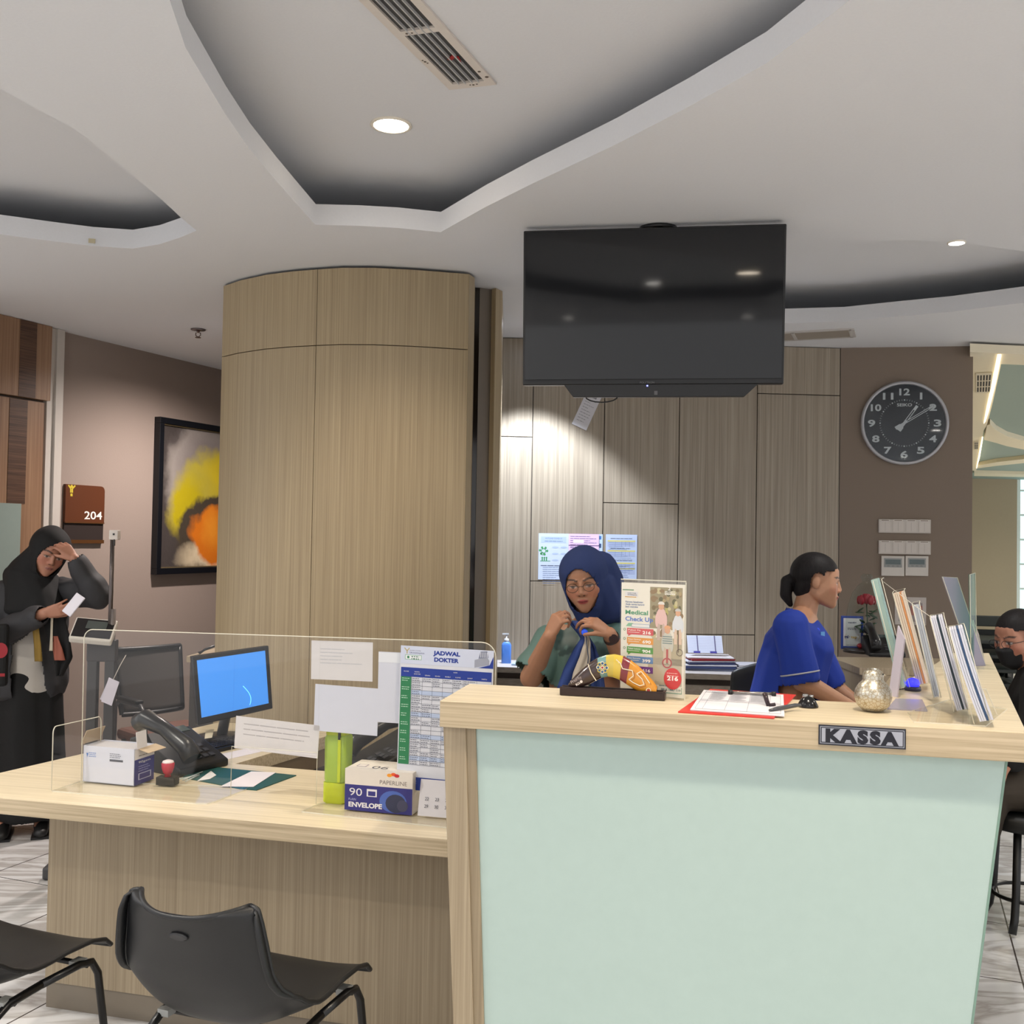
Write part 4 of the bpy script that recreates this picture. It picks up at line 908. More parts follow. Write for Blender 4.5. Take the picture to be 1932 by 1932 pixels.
for (x0_,y0_,x1_,y1_) in ((345,1472,382,1456),(350,1474,376,1462),(338,1470,372,1463)):
    mb.tube([at_z(x0_,y0_,ZD+.007)-p0_, at_z(x1_,y1_,ZD+.007)-p0_], .0022, seg=6)
o = mb.build('clear_ruler', M((190,196,194),.2)); o.location = p0_; tag(o, 'bundle of clear plastic clips on the green folder behind the stamp', 'stationery')
# monitor
Mo = at_z(405,1398,ZD); mrz = math.radians(-4)
mn = thing('monitor', 'computer monitor on the low desk glowing plain blue', 'monitor', Mo, math.radians(24))
mTL, mTR, mBR, mBL = [at_d(*q) for q in ((362,1238,3.86),(507,1218,4.02),(515,1337,4.02),(373,1369,3.86))]
def loc_(v): return Matrix.Rotation(-math.radians(24),3,'Z') @ (v-Mo)
Q = [loc_(v) for v in (mTL,mTR,mBR,mBL)]; n_ = (Q[1]-Q[0]).cross(Q[3]-Q[0]).normalized()
n_ = n_ if n_.y < 0 else -n_
if (Q[1]-Q[0]).cross(Q[2]-Q[1]).dot(n_) < 0: Q = list(reversed(Q))
MB().slab(Q, n_, .03).build('housing', M((20,20,26),.35), mn, bevel=.004)
def bil(u, v): 
    a_ = loc_(mTL).lerp(loc_(mTR), u); b_ = loc_(mBL).lerp(loc_(mBR), u); return a_.lerp(b_, v)
S_ = [bil(u,v)+n_*.0015 for u,v in ((.055,.07),(.945,.07),(.945,.90),(.055,.90))]
scr = MB(); scr.face(S_, M((64,140,232), .3, emit=.55)); 
scr.build('screen', None, mn, fix=False)
MB().tube([bil(.62+.09*math.sin(.25*k), .56+.034*k)+n_*.002 for k in range(10)], .0012, seg=5).build('light_streak', M((120,214,255),.3,emit=1.2), mn)
MB().tube([Vector((.03,.04,.004)), bil(.45,.8)-n_*.04], .02, seg=8).lathe([(.10,.0),(.10,.010),(.03,.016)], c=(.03,.04,0)).build('stand', M((20,20,26),.35), mn)
kb = put('keyboard', 'black computer keyboard in front of the monitor', 'keyboard', 424, 1408, ZD, math.radians(60))
MB().box((0,0,.008),(.34,.13,.014)).build('case', BLK2, kb, bevel=.003)
mb = MB()
for i in range(14):
    for j in range(5): mb.box((-.155+.0235*i,-.045+.0225*j,.0175),(.018,.017,.005))
mb.build('keys', M((34,34,38),.5), kb)
flat('sticky_note', 'cream note leaning at the foot of the monitor', 'note', [(386,1394),(400,1392),(404,1376),(388,1378)], ZD+.03, M((206,196,170),.8))
# cabinet with dark side, cable
cbp = at_z(352,1238,.94)
cb = thing('side_unit', 'small dark sided unit with a pale wood top behind the monitor', 'cabinet', Vector((cbp.x, cbp.y, 0)), math.radians(-4))
MB().box((.085,.2,.925),(.17,.4,.03)).build('top', W_DESK, cb, bevel=.001); MB().box((.085,.2,.455),(.15,.36,.909)).build('body', M((58,52,48),.5), cb, bevel=.002)
o = MB().tube([(.03,.1,.948),(.06,.02,.955),(.09,0,.975),(.13,.05,.99),(.16,.12,.955)], .006).build('cable', BLK2); o.location = (cbp.x,cbp.y,0); tag(o, 'black cable looping over the small unit by the column', 'cable')
# ================================================================ ON THE CASHIER COUNTER
bs = put('batik_sculpture', 'batik painted wooden boomerang sculpture on a dark wooden base, marked Priority', 'ornament', 1056, 1312, ZT, angF-.02)
bl = (at_z(1250,1327,ZT)-at_z(1056,1312,ZT)).length
MB().box((bl/2,.015,.010),(bl,.034,.018)).box((bl/2,.002,.019),(bl,.006,.006)).box((bl/2,.030,.019),(bl,.006,.006)).box((bl-.003,.015,.019),(.006,.034,.007)).build('base', M((42,26,24),.35), bs, bevel=.0015)
k_ = bl/194.0
def S2(x, y): return ((x-1056)*k_, ((1312+(x-1056)*15/194)-y)*k_)
top_ = [(1070,1292),(1082,1278),(1096,1265),(1110,1254),(1124,1246),(1140,1241),(1156,1240),(1172,1244),(1186,1252),(1200,1263),(1214,1277),(1227,1291),(1235,1302)]
bot_ = [(1076,1298),(1094,1299),(1108,1295),(1120,1289),(1132,1283),(1144,1281),(1154,1283),(1166,1288),(1178,1296),(1190,1304),(1203,1311),(1218,1316),(1234,1316)]
cols_ = [(58,42,40),(58,42,40),(58,42,40),(58,42,40),(110,150,150),(196,176,80),(206,180,70),(120,40,50),(200,136,40),(204,138,38),(206,140,36),(206,140,36),(200,130,40)]
mb = MB(); T_ = [S2(*p) for p in top_]; B_ = [S2(*p) for p in bot_]; rings = []
for (a_, b_) in zip(T_, B_):
    c_ = ((a_[0]+b_[0])/2, (a_[1]+b_[1])/2); dx, dz_ = (a_[0]-b_[0])/2, (a_[1]-b_[1])/2
    rings.append([(c_[0]+dx*math.cos(t), .015-.013*math.sin(t), c_[1]+dz_*math.cos(t)) for t in [2*math.pi*i/20 for i in range(20)]])
R_ = [[mb.bm.verts.new(p) for p in r] for r in rings]
for i in range(len(R_)-1):
    idx = mb.mi(M(cols_[i],.25,coat=.5))
    for k in range(20): f = mb.bm.faces.new((R_[i][k],R_[i][(k+1)%20],R_[i+1][(k+1)%20],R_[i+1][k])); f.material_index = idx; f.smooth = True
mb.bm.faces.new(list(reversed(R_[0]))).material_index = 0; mb.bm.faces.new(R_[-1])
mb.build('boomerang', None, bs)
m_ = MB(); yy = .0005
Wm = M((226,216,190),.4); Ye = M((216,190,60),.4); Bl = M((50,90,130),.4); Rd = M((160,40,50),.4)
cx, cz = S2(1135,1263)
for k in range(8):
    a_ = k*math.pi/4; m_.disc(cx+.0105*math.cos(a_), cz+.0105*math.sin(a_), .0050,.0050, Ye if k%2 else Wm, yy, 12); m_.disc(cx+.0105*math.cos(a_), cz+.0105*math.sin(a_), .0032,.0032, Bl, yy-.0003, 10)
m_.disc(cx,cz,.0048,.0048, Wm, yy-.0004, 12); m_.disc(cx,cz,.0028,.0028, Rd, yy-.0006, 10)
cur = [(1160,1249),(1168,1256),(1172,1266),(1180,1268),(1190,1270),(1192,1280),(1184,1286),(1192,1292),(1204,1298),(1212,1296),(1208,1286),(1198,1276),(1206,1272),(1214,1282),(1222,1294)]
m_.line([S2(*p) for p in cur], .0022, Wm, yy+.0008); m_.line([S2(x+3,y+3) for x,y in cur], .0010, M((120,60,30),.4), yy+.0009)
x_, z_ = S2(1220,1307); m_.ring(x_, z_, .0062,.0016, Wm, yy+.0006); m_.disc(x_,z_,.003,.003, Rd, yy+.0004, 10)
m_.line([S2(1108,1255),S2(1114,1272),S2(1124,1287)], .0022, Wm, yy)
m_.build('painted_ornament', None, bs, fix=False)
m_ = MB(); m_.text('Priority', 0, 0, .0078, M((176,160,156),.5), w=.030); m_.text('BCA', .008, -.0105, .0055, M((220,210,206),.5), w=.012, bold=.03); m_.disc(.024,-.007,.0035,.0035,M((220,210,206),.5))
x_, z_ = S2(1078,1291); m_.xf(Matrix.Translation((x_,.0005,z_)) @ Matrix.Rotation(math.radians(-31),4,'Y')); m_.build('lettering', None, bs, fix=False)
# medical check up stand
q0 = at_z(1170,1309,ZT); q1 = at_z(1290,1321,ZT); ms_w = (q1-q0).length
ms = thing('poster_stand', 'clear acrylic stand holding the Medical Check Up poster', 'stand', q0, math.atan2((q1-q0).y,(q1-q0).x)+.0)
msh = on_v(1170,1094,q0,q1).z-ZT; w_ = ms_w; h_ = msh
MB().box((w_/2,.012,.0015),(w_,.055,.0025)).build('foot', ACR, ms)
MB().box((w_/2,-.002,h_/2+.003),(w_+.004,.0015,h_)).box((w_/2,.0035,h_/2+.003),(w_+.004,.0015,h_)).build('holder', ACR, ms)
MB().box((w_/2,.0005,h_+.002),(w_+.004,.0035,.0025)).box((w_+.002,.0005,h_/2),(.0015,.003,h_)).build('polished_edge', ACE, ms)
m_ = MB(); hs = h_*.965
m_.box((w_/2,.0005,hs/2+.004),(w_,.001,hs), M((226,222,212),.6)); y = -.0004
R = lambda u0,v0,u1,v1,c,dy=0: m_.rect(w_*u0,.004+hs*v0,w_*u1,.004+hs*v1, M(c,.6), y-dy)
Dk = lambda u,v,ru,rv,c,dy=0,n=14: m_.disc(w_*u,.004+hs*v,w_*ru,w_*rv, M(c,.6), y-dy, n)
Tt = lambda s_,u,v,hh_,c,ww,al='LEFT',dy=.0006,bd=.02: m_.text(s_, w_*u, .004+hs*v, hs*hh_, M(c,.6), w=w_*ww, y=y-dy, align=al, bold=bd)
R(0,0,1,1,(226,222,212)); R(.46,.60,.965,.97,(150,140,112),.0001); rnd = random.Random(3)
for k in range(70):
    u, v = rnd.uniform(.50,.95), rnd.uniform(.52,.95); c_ = rnd.choice([(120,104,70),(168,150,110),(96,92,62),(190,180,140),(140,116,84),(176,168,100)])
    Dk(u, v, rnd.uniform(.02,.05), rnd.uniform(.02,.05), c_, .0001+k*1e-6, 8)
R(.50,.28,.965,.52,(176,166,140),.0002); R(.44,.10,.965,.34,(190,180,160),.0002)
R(.02,.93,.20,.938,(70,130,90),.0003); m_.rect(w_*.06,.004+hs*.875,w_*.27,.004+hs*.92,PW,y-.0003); R(.06,.868,.24,.875,(210,160,60),.0004)
Tt('KLINIK UTAMA',.10,.902,.008,(110,120,140),.14); Tt('DR.INDRAJANA',.10,.886,.009,(80,90,130),.15)
Tt('SELAMAT',.69,.925,.012,(236,232,224),.16); Tt('SARAPAN',.69,.905,.016,(236,232,224),.16,bd=.05); Tt('2',.74,.945,.03,(236,232,224),.04)
Tt('Karena kesehatan',.07,.820,.015,(110,130,170),.28); Tt('Anda sangat berarti',.07,.798,.015,(110,130,170),.30); Tt('bagi mereka',.07,.776,.015,(110,130,170),.20)
Tt('Medical',.07,.715,.038,(70,150,110),.36,bd=.02); Tt('Check Up',.07,.655,.038,(80,116,200),.44,bd=.02)
m_.pp([(w_*.08,.004+hs*.605),(w_*.16,.004+hs*.605),(w_*.20,.004+hs*.635),(w_*.12,.004+hs*.635)], M((130,180,150),.6), y-.0004); R(.17,.60,.46,.63,(90,130,180),.0004); R(.175,.603,.455,.627,(222,222,222),.0005)
for i, (v, c_, n_, tx) in enumerate(((.545,(206,80,84),'216','Paket Fit'),(.462,(220,150,60),'690','Paket Optimal'),(.378,(84,150,64),'904','Paket Luxury'),(.292,(100,140,190),'399','Paket Executive'),(.205,(110,60,140),'616','Paket Premium'))):
    R(.10,v-.012,.52,v+.045,c_,.0005); m_.pp([(w_*.12,.004+hs*(v-.03)),(w_*.17,.004+hs*(v-.011)),(w_*.12,.004+hs*(v-.011))], M(c_,.6), y-.0005)
    Tt(tx,.12,v+.022,.013,(240,236,230),.20,dy=.0008,bd=.01); R(.12,v+.006,.30,v+.010,(236,226,220),.0008); Tt(n_,.48,v-.002,.026,(244,240,236),.13,'RIGHT',.0008,.03)
    Dk(.06,v+.03,.02,.02,(90,130,80),.0005); Dk(.06,v+.03,.013,.013,(214,210,200),.0006)
def cyc(u, v, s, shirt, legs, hel, helc):
    Dk(u,v,.062*s,.10*s,shirt,.0010); Dk(u-.055*s,v-.03*s,.02*s,.08*s,shirt,.0009); Dk(u+.055*s,v-.03*s,.02*s,.08*s,shirt,.0009)
    Dk(u,v+.072*s,.035*s,.042*s,(206,160,130),.0011); m_.disc(w_*u,.004+hs*(v+.085*s),w_*.042*s,w_*.036*s, M(hel,.6), y-.0012, 10, 0, math.pi)
    R(u-.05*s,v-.17*s,u-.012*s,v-.04*s,legs,.0008); R(u+.012*s,v-.17*s,u+.05*s,v-.04*s,legs,.0008)
cyc(.64,.71,1.25,(214,180,176),(190,170,160),(214,210,204),0); cyc(.90,.665,1.15,(206,210,216),(214,190,170),(190,190,186),0); cyc(.74,.50,1.25,(190,190,180),(196,180,160),(212,160,120),0)
for k in range(4): R(.665,.47+.02*k,.815,.478+.02*k,(120,140,140),.0013)
m_.ring(w_*.74,.004+hs*.30,w_*.075,w_*.018,M((170,80,84),.6),y-.0012); R(.725,.30,.755,.42,(176,90,90),.0013); m_.ring(w_*.93,.004+hs*.40,w_*.05,w_*.008,M((90,80,70),.6),y-.0012,20); R(.90,.40,.915,.56,(110,90,80),.0011)
Dk(.83,.165,.135,.155,(204,60,62),.0014,28); Tt('216',.83,.150,.035,(246,240,236),.17,'CENTER',.0016,.04); bars(m_, w_*.74, w_*.92, .004+hs*.215, 2, .006, .0015, M((240,200,190),.6), y-.0016, 4, .9)
Tt('0816 1447 119',.95,.055,.020,(80,110,120),.30,'RIGHT',.0006,.02); R(.62,.034,.97,.040,(90,150,130),.0005); R(.963,.034,.97,.09,(90,150,130),.0005); bars(m_, w_*.62, w_*.93, .004+hs*.10, 1, .006, .002, M((110,130,130),.6), y-.0006, 8, .95)
m_.build('poster', None, ms, fix=False)
# clipboard, sheets, pen with holder
c0 = at_z(1282,1343,ZT); 
cbp_ = [at_z(x,y,ZT)-c0 for x,y in ((1279,1345),(1460,1357),(1502,1313),(1340,1302))]
cl_ = thing('clipboard', 'red clipboard with a chrome clip overhanging the counter edge', 'clipboard', c0)
MB().prism([(v.x,v.y) for v in cbp_], .0003, .0035).build('board', M((212,52,44),.4), cl_, bevel=.0008)
ca_, cb_2 = at_z(1378,1306,ZT+.012)-c0, at_z(1460,1309,ZT+.012)-c0
MB().tube([ca_,cb_2], .0035, seg=8).build('clip', M((170,165,160),.25,metal=.9), cl_); [MB().lathe([(.006,0),(.006,.012)], c=e_-Vector((0,0,.007)), seg=10).build('clip_end', BLK2, cl_) for e_ in (ca_, cb_2)]
s0 = [(1302,1340),(1480,1352),(1478,1312),(1328,1303)]
pz = ZT+.0045; p0 = at_z(*s0[0],pz); fs = [at_z(x,y,pz)-p0 for x,y in s0]
fm = thing('form_sheets', 'stack of white printed table forms on the red clipboard', 'paper', p0)
MB().prism([(v.x,v.y) for v in fs], -.0003, .002).build('sheets', M((222,220,226),.8), fm)
m_ = MB(); 
def fq(u,v): a_ = fs[0].lerp(fs[1],u); b_ = fs[3].lerp(fs[2],u); q = a_.lerp(b_,v); return Vector((q.x,q.y,.0024))
LN = M((140,144,156),.8)
for v in (.05,.95,.45,.5,.88): m_.face([fq(.04,v),fq(.96,v),fq(.96,v+.012),fq(.04,v+.012)], LN)
for u in (.04,.12,.36,.60,.84,.96): m_.face([fq(u,.05),fq(u+.004,.05),fq(u+.004,.95),fq(u,.95)], LN)
rnd = random.Random(6)
for i in range(14):
    for c_ in (.13,.37,.61):
        v = .90-.028*i; m_.face([fq(c_,v),fq(c_+rnd.uniform(.08,.21),v),fq(c_+.19,v+.010),fq(c_,v+.010)], LN)
m_.build('print', None, fm, fix=False)
ph_ = put('pen_holder', 'small black swivel holder base for the counter pen', 'pen holder', 1524, 1334, ZT)
MB().lathe([(.024,0),(.025,.003),(.018,.016),(.011,.024),(.006,.026)]).build('base', M((16,16,18),.2), ph_); MB().lathe([(.006,.020),(.007,.030),(.004,.031)], c=(-.006,0,0), seg=10).lathe([(.004,.020),(.005,.029)], c=(.008,0,0), seg=10).build('socket', M((160,160,160),.2,metal=.8), ph_)
pn = [at_z(1452,1340,ZT+.010), at_z(1500,1331,ZT+.012), at_z(1512,1330,ZT+.014)]
o = MB().tube([pn[0]-pn[0],(pn[1]-pn[0])*.3,pn[1]-pn[0],pn[2]-pn[0]], [.003,.0055,.005,.003], seg=8).build('pen', M((70,72,76),.2)); o.location = pn[0]; penob = o; tag(o, 'dark grey counter pen lying across the forms', 'pen')
pc = at_z(1450,1332,ZT+.007); o = MB().tube([(0,0,0),(-.004,.004,.014),(-.006,.012,.028)], [.005,.0055,.006], seg=8).tube([(.0,.0,.0),(.016,.002,.004)], [.005,.004], seg=8).build('clip', M((38,20,28),.25)); o.parent = penob; o.location = pc-pn[0]; o.name = 'clip'
# silver bird
bd = put('bird_figurine', 'round crackled silver bird figurine on the cashier counter', 'figurine', 1647, 1342, ZT, .3)
SIL = bpy.data.materials.new('crackled_silver'); SIL.use_nodes = True; nt = SIL.node_tree; b_ = nt.nodes['Principled BSDF']; b_.inputs['Metallic'].default_value = .85; b_.inputs['Roughness'].default_value = .34
tc = nt.nodes.new('ShaderNodeTexCoord'); vo = nt.nodes.new('ShaderNodeTexVoronoi'); vo.feature = 'DISTANCE_TO_EDGE'; vo.inputs['Scale'].default_value = 120; nt.links.new(tc.outputs['Object'], vo.inputs['Vector'])
r_ = nt.nodes.new('ShaderNodeValToRGB'); r_.color_ramp.elements[0].color = (*lin((170,152,118)),1); r_.color_ramp.elements[1].color = (*lin((206,202,190)),1); r_.color_ramp.elements[1].position = .12
nt.links.new(vo.outputs[0], r_.inputs[0]); nt.links.new(r_.outputs[0], b_.inputs['Base Color']); bp = nt.nodes.new('ShaderNodeBump'); bp.inputs['Strength'].default_value = .5; bp.inputs['Distance'].default_value = .001
nt.links.new(vo.outputs[0], bp.inputs['Height']); nt.links.new(bp.outputs[0], b_.inputs['Normal'])
rb = .0425
MB().lathe([(.012,.0005),(.024,.003),(.036,.014),(rb,.034),(.0405,.050),(.032,.064),(.0255,.070),(.0225,.075),(.0238,.083),(.0205,.092),(.0125,.0985),(.001,.101)], seg=32).build('body', SIL, bd, smooth=60)
MB().lathe([(.0035,0),(.002,.007),(.0004,.010)], seg=8, axis=Matrix.Rotation(math.radians(100),3,'Y')).xf(Matrix.Translation((.021,-.007,.085))).build('beak', SIL, bd)
MB().ell((.013,-.0185,.088),(.002,.0015,.002)).build('eye', BLK2, bd)
# blue lamp gadget behind
bg_ = put('glowing_gadget', 'small round gadget glowing blue behind the brochures', 'gadget', 1722, 1303, ZT)
MB().lathe([(.020,0),(.022,.004),(.020,.012)]).build('base', M((40,40,70),.3), bg_); MB().lathe([(.016,.012),(.018,.020),(.014,.030),(.004,.034)]).build('dome', M((50,50,235),.2,emit=1.6), bg_)
MB().tube([(-.02,0,.004),(-.045,-.02,.003),(-.06,-.05,.003),(-.062,-.075,.003)], .0015, seg=6).build('cable', BLK2, bg_)
# brochure rack
rk = put('brochure_rack', 'clear acrylic stepped brochure rack on the cashier counter', 'rack', 1770, 1362, ZT, math.radians(20)); RKL = rk.location.copy(); Rk = Matrix.Rotation(-math.radians(20),3,'Z')
def rl(px, py, d): return Rk @ (at_d(px, py, d) - RKL)
def rz_(px, py, z): return Rk @ (at_z(px, py, z) - RKL)
LEAN = []
def leaf(name, pts, d0, th_, mat, par, wdt, n=None, label=None):
    """an upright leaning slab seen nearly edge on: pixel left edge from top to bottom gives its lean; it has real width wdt going back"""
    pass
# pockets: (x_top, y_top) -> (x_bottom, y_bottom), front edges; each pocket is a leaning U of acrylic that runs back to the right
depthv = (Rk @ (Vector((sd.x, sd.y, 0)))).normalized()
def pocket(xt, yt, xb, yb, zb, wid, thick, leafmat, n, cover, bend=0, pk=True, lab=None, nm='brochure_stack', lh=1.0):
    B_ = rz_(xb, yb, zb); gb = at_z(xb, yb, zb); T_ = rl(xt, yt, gb.y+.012)
    up_ = (T_-B_); L_ = up_.length; up_ = up_.normalized(); dv = depthv
    nn = up_.cross(dv).normalized()
    if nn.x < 0: nn = -nn
    if pk:
        m_ = MB(); 
        for off_ in (0, thick+.004): m_.slab([B_+nn*off_, B_+nn*off_+dv*wid, T_+nn*off_+dv*wid, T_+nn*off_], nn, .0018)
        m_.slab([B_, B_+dv*wid, B_+dv*wid+nn*(thick+.004), B_+nn*(thick+.004)], -up_, .0018)
        m_.build('pocket', ACR, rk)
        MB().tube([B_,T_], .0012, seg=5).tube([T_, T_+dv*wid, T_+dv*wid+nn*(thick+.004), T_+nn*(thick+.004), B_+nn*(thick+.004)], .0010, seg=5).build('pocket_edge', ACE, rk)
    if n:
        t = thing(nm, lab, 'brochures', RKL, math.radians(20), group='brochures standing in the acrylic rack')
        for i in range(n):
            o_ = .002+thick*(i+.5)/n; m_ = MB(); tt = thick/n*.86
            P_ = []
            for k in range(7):
                u = k/6; c_ = B_ + up_*(.003+L_*lh*u) + nn*(o_ + bend*math.sin(math.pi*(1-u)*.5)**2*.0 + bend*(1-u)*(1-u))
                P_.append(c_)
            for a_, b_ in zip(P_[:-1], P_[1:]):
                m_.slab([a_, a_+dv*wid*.97, b_+dv*wid*.97, b_], nn, tt)
            bmesh.ops.remove_doubles(m_.bm, verts=m_.bm.verts[:], dist=.0002)
            m_.build('leaflet', leafmat if i % 4 != 3 else cover, t)
    return B_, T_
PB = M((198,200,214),.7); PN = M((44,72,110),.5); PM_ = M((30,48,60),.5); PC = M((214,196,180),.7); PG = M((180,172,160),.7)
pocket(1647,1096,1700,1300, ZT+.012, .12, .018, M((176,206,200),.2,alpha=.55), 1, M((176,206,200),.2,alpha=.55), 0, True, 'pale mint reflection in the empty leftmost rack pocket, drawn as a sheet')  # empty pocket: a mint sheet stands in for its bright reflection
pocket(1684,1118,1732,1294, ZT+.012, .11, .026, PC, 5, M((206,140,90),.6), 0, True, 'thick cream brochure stack, tallest in the acrylic rack', lh=.97)
pocket(1721,1140,1762,1318, ZT+.010, .10, .013, M((170,176,186),.6), 3, M((60,40,70),.5), 0, True, 'thin brochure bundle behind the cream stack', lh=.96)
pocket(1755,1166,1800,1344, ZT+.008, .10, .026, PB, 6, PM_, .006, True, 'bent magazine stack with dark covers, middle of the rack', lh=.98)
pocket(1791,1188,1838,1366, ZT+.006, .10, .028, PB, 6, PN, .012, True, 'bent navy blue magazine stack at the front of the rack', lh=.98)
tie = MB(); zz = [(1662,1094),(1688,1114),(1722,1140),(1756,1164),(1790,1187),(1824,1208)]
MB().tube([rl(x,y,at_z(1700+i*27,1300+i*13,ZT).y+.03) for i,(x,y) in enumerate(zz)], .0008, seg=5).build('cross_rail', ACE, rk)
bq = [rz_(x,y,ZT) for x,y in ((1712,1346),(1724,1364),(1860,1372),(1900,1340),(1790,1322))]
MB().prism([(v.x,v.y) for v in bq], .0004, .0035, ACR, ACE).build('base', None, rk)
# other holders at the back of the return
def holder(name, label, pts, zb, mat, th_=.004, cat='holder', front=None, foot=None, edge=True, poster=None):
    """upright acrylic leaf: bottom-left, bottom-right on the counter, then top-right, top-left pixels on the plane through the base"""
    a_, b_ = at_z(*pts[0], zb), at_z(*pts[1], zb); L_ = [a_, b_, on_v(*pts[2], a_, b_), on_v(*pts[3], a_, b_)]
    t = thing(name, label, cat, a_); q = [v-a_ for v in L_]; n_ = Vector(((b_-a_).y, -(b_-a_).x, 0)).normalized()
    if n_.y > 0: n_ = -n_
    MB().slab(q, n_, th_).build('leaf', mat, t)
    if edge: MB().tube(q+[q[0]], .0013, seg=5).build('polished_edge', ACE, t)
    if foot: MB().box((foot[0], foot[1], .0025), (foot[2], foot[3], .003)).build('foot', ACR, t)
    return t
LAV = M((150,146,166), .25, alpha=.85)
holder('sign_holder', 'leaning lavender backed acrylic sign holder at the back of the counter', [(1836,1258),(1860,1256),(1806,1090),(1778,1088)], ZT, LAV)
holder('sign_holder', 'tall narrow acrylic sign holder standing at the far end of the counter', [(1832,1262),(1843,1254),(1840,1081),(1830,1084)], ZT, acrylic((206,232,222)), foot=(.03,.0,.07,.05))
holder('sign_holder', 'short acrylic card holder with a grey card on the far end of the counter', [(1838,1256),(1858,1248),(1846,1196),(1836,1170)], ZT, M((170,160,156),.3,alpha=.6), foot=(.02,0,.06,.05))
holder('price_card', 'white printed card leaning behind the silver bird', [(1676,1312),(1692,1316),(1706,1206),(1694,1180)], ZT, M((196,190,204),.6), edge=False, cat='card')
holder('wire_easel', 'clear triangular acrylic easel at the right of the brochures', [(1850,1352),(1882,1350),(1860,1300),(1848,1300)], ZT, acrylic())
flat('acrylic_tray', 'lavender acrylic leaflet tray lying behind the silver bird', 'tray', [(1674,1339),(1750,1343),(1740,1322),(1690,1320)], ZT, M((168,164,180),.2,alpha=.8), .003)
# side cabinet: payment sign, telephone, glass dome with a rose
pq = thing('payment_sign', 'blue bordered payment sign reading mi-tap on the side cabinet', 'sign', at_z(1586,1228,ZS+.0), angF+.1)
pw_, ph__ = 43*E3.y/1932, 66*E3.y/1932
MB().box((pw_/2,0,ph__/2+.01),(pw_,.006,ph__)).build('board', M((30,62,150),.4), pq, bevel=.003)
MB().box((pw_/2,.01,.005),(pw_*.7,.06,.01)).build('foot', M((150,140,130),.4), pq)
m_ = MB(); m_.rect(pw_*.11,ph__*.09+.01,pw_*.89,ph__*.93+.01, M((216,216,220),.5), -.0033); m_.text('mandiri', pw_*.5, ph__*.78+.01, ph__*.045, M((30,40,90),.5), w=pw_*.36, y=-.0036, align='CENTER', bold=.03)
bars(m_, pw_*.3, pw_*.7, ph__*.64+.01, 2, .006,.003, M((90,90,110),.6), -.0036, 2, .9); m_.text('mi', pw_*.17, ph__*.33+.01, ph__*.09, M((30,40,110),.5), w=pw_*.17, y=-.0036, bold=.05); m_.rect(pw_*.36,ph__*.365+.01,pw_*.41,ph__*.378+.01,M((30,40,110),.5),-.0036); m_.text('tap', pw_*.45, ph__*.33+.01, ph__*.08, M((200,160,60),.5), w=pw_*.27, y=-.0036, bold=.02)
for s_ in (-1,1): m_.line([(pw_*(.5+s_*.26),ph__*.46+.01),(pw_*(.5+s_*.34),ph__*.37+.01),(pw_*(.5+s_*.26),ph__*.28+.01)], .0015, M((200,170,90),.5), -.0036)
bars(m_, pw_*.25, pw_*.75, ph__*.13+.01, 1, .006,.002, M((120,120,130),.6), -.0036, 2, .9); m_.build('print', None, pq, fix=False)
telephone('telephone', 'black telephone with keypad on the side cabinet, behind the brochure rack', 1666, 1236, ZS, math.radians(-8), .95)
dm = put('glass_dome', 'clear glass dome with a red rose inside, behind the payment sign', 'ornament', 1634, 1230.5, ZS, 0)
Dr = .098
MB().lathe([(Dr,.02),(Dr,.16),(Dr*.93,.22),(Dr*.72,.29),(Dr*.4,.335),(.02,.35),(.022,.36),(.03,.375),(.02,.39)], seg=32, cap=False).build('dome', acrylic((236,240,238)), dm)
MB().lathe([(Dr+.012,0),(Dr+.012,.018)], seg=32).build('base', M((36,28,24),.4), dm)
mb = MB()
for k in range(3):
    for j in range(5):
        a_ = j*2*math.pi/5+k*.6; mb.ell(((.012+.013*k)*math.cos(a_), (.012+.013*k)*math.sin(a_), .27-.006*k), (.018,.010,.022), None, Matrix.Rotation(a_+math.pi/2,3,'Z'), 10, 6)
mb.build('rose', M((150,24,44),.5), dm); MB().tube([(0,0,.02),(.006,0,.14),(0,0,.25)], .003).build('stem', M((40,66,40),.6), dm)
mb = MB(); rnd = random.Random(2)
for k in range(16):
    a_ = rnd.uniform(0,6.28); z_ = rnd.uniform(.08,.21); mb.ell((.035*math.cos(a_),.035*math.sin(a_),z_),(.024,.012,.004),None,Matrix.Rotation(a_,3,'Z')@rot('Y',rnd.uniform(-40,40)),8,6)
mb.build('leaves', M((52,76,48),.6), dm)
mb = MB()
for k in range(5): mb.ell((.03*math.cos(k*1.3+1),.03*math.sin(k*1.3+1),.03),(.02,.02,.012),None,None,8,6)
mb.build('petals', M((160,30,40),.5), dm)
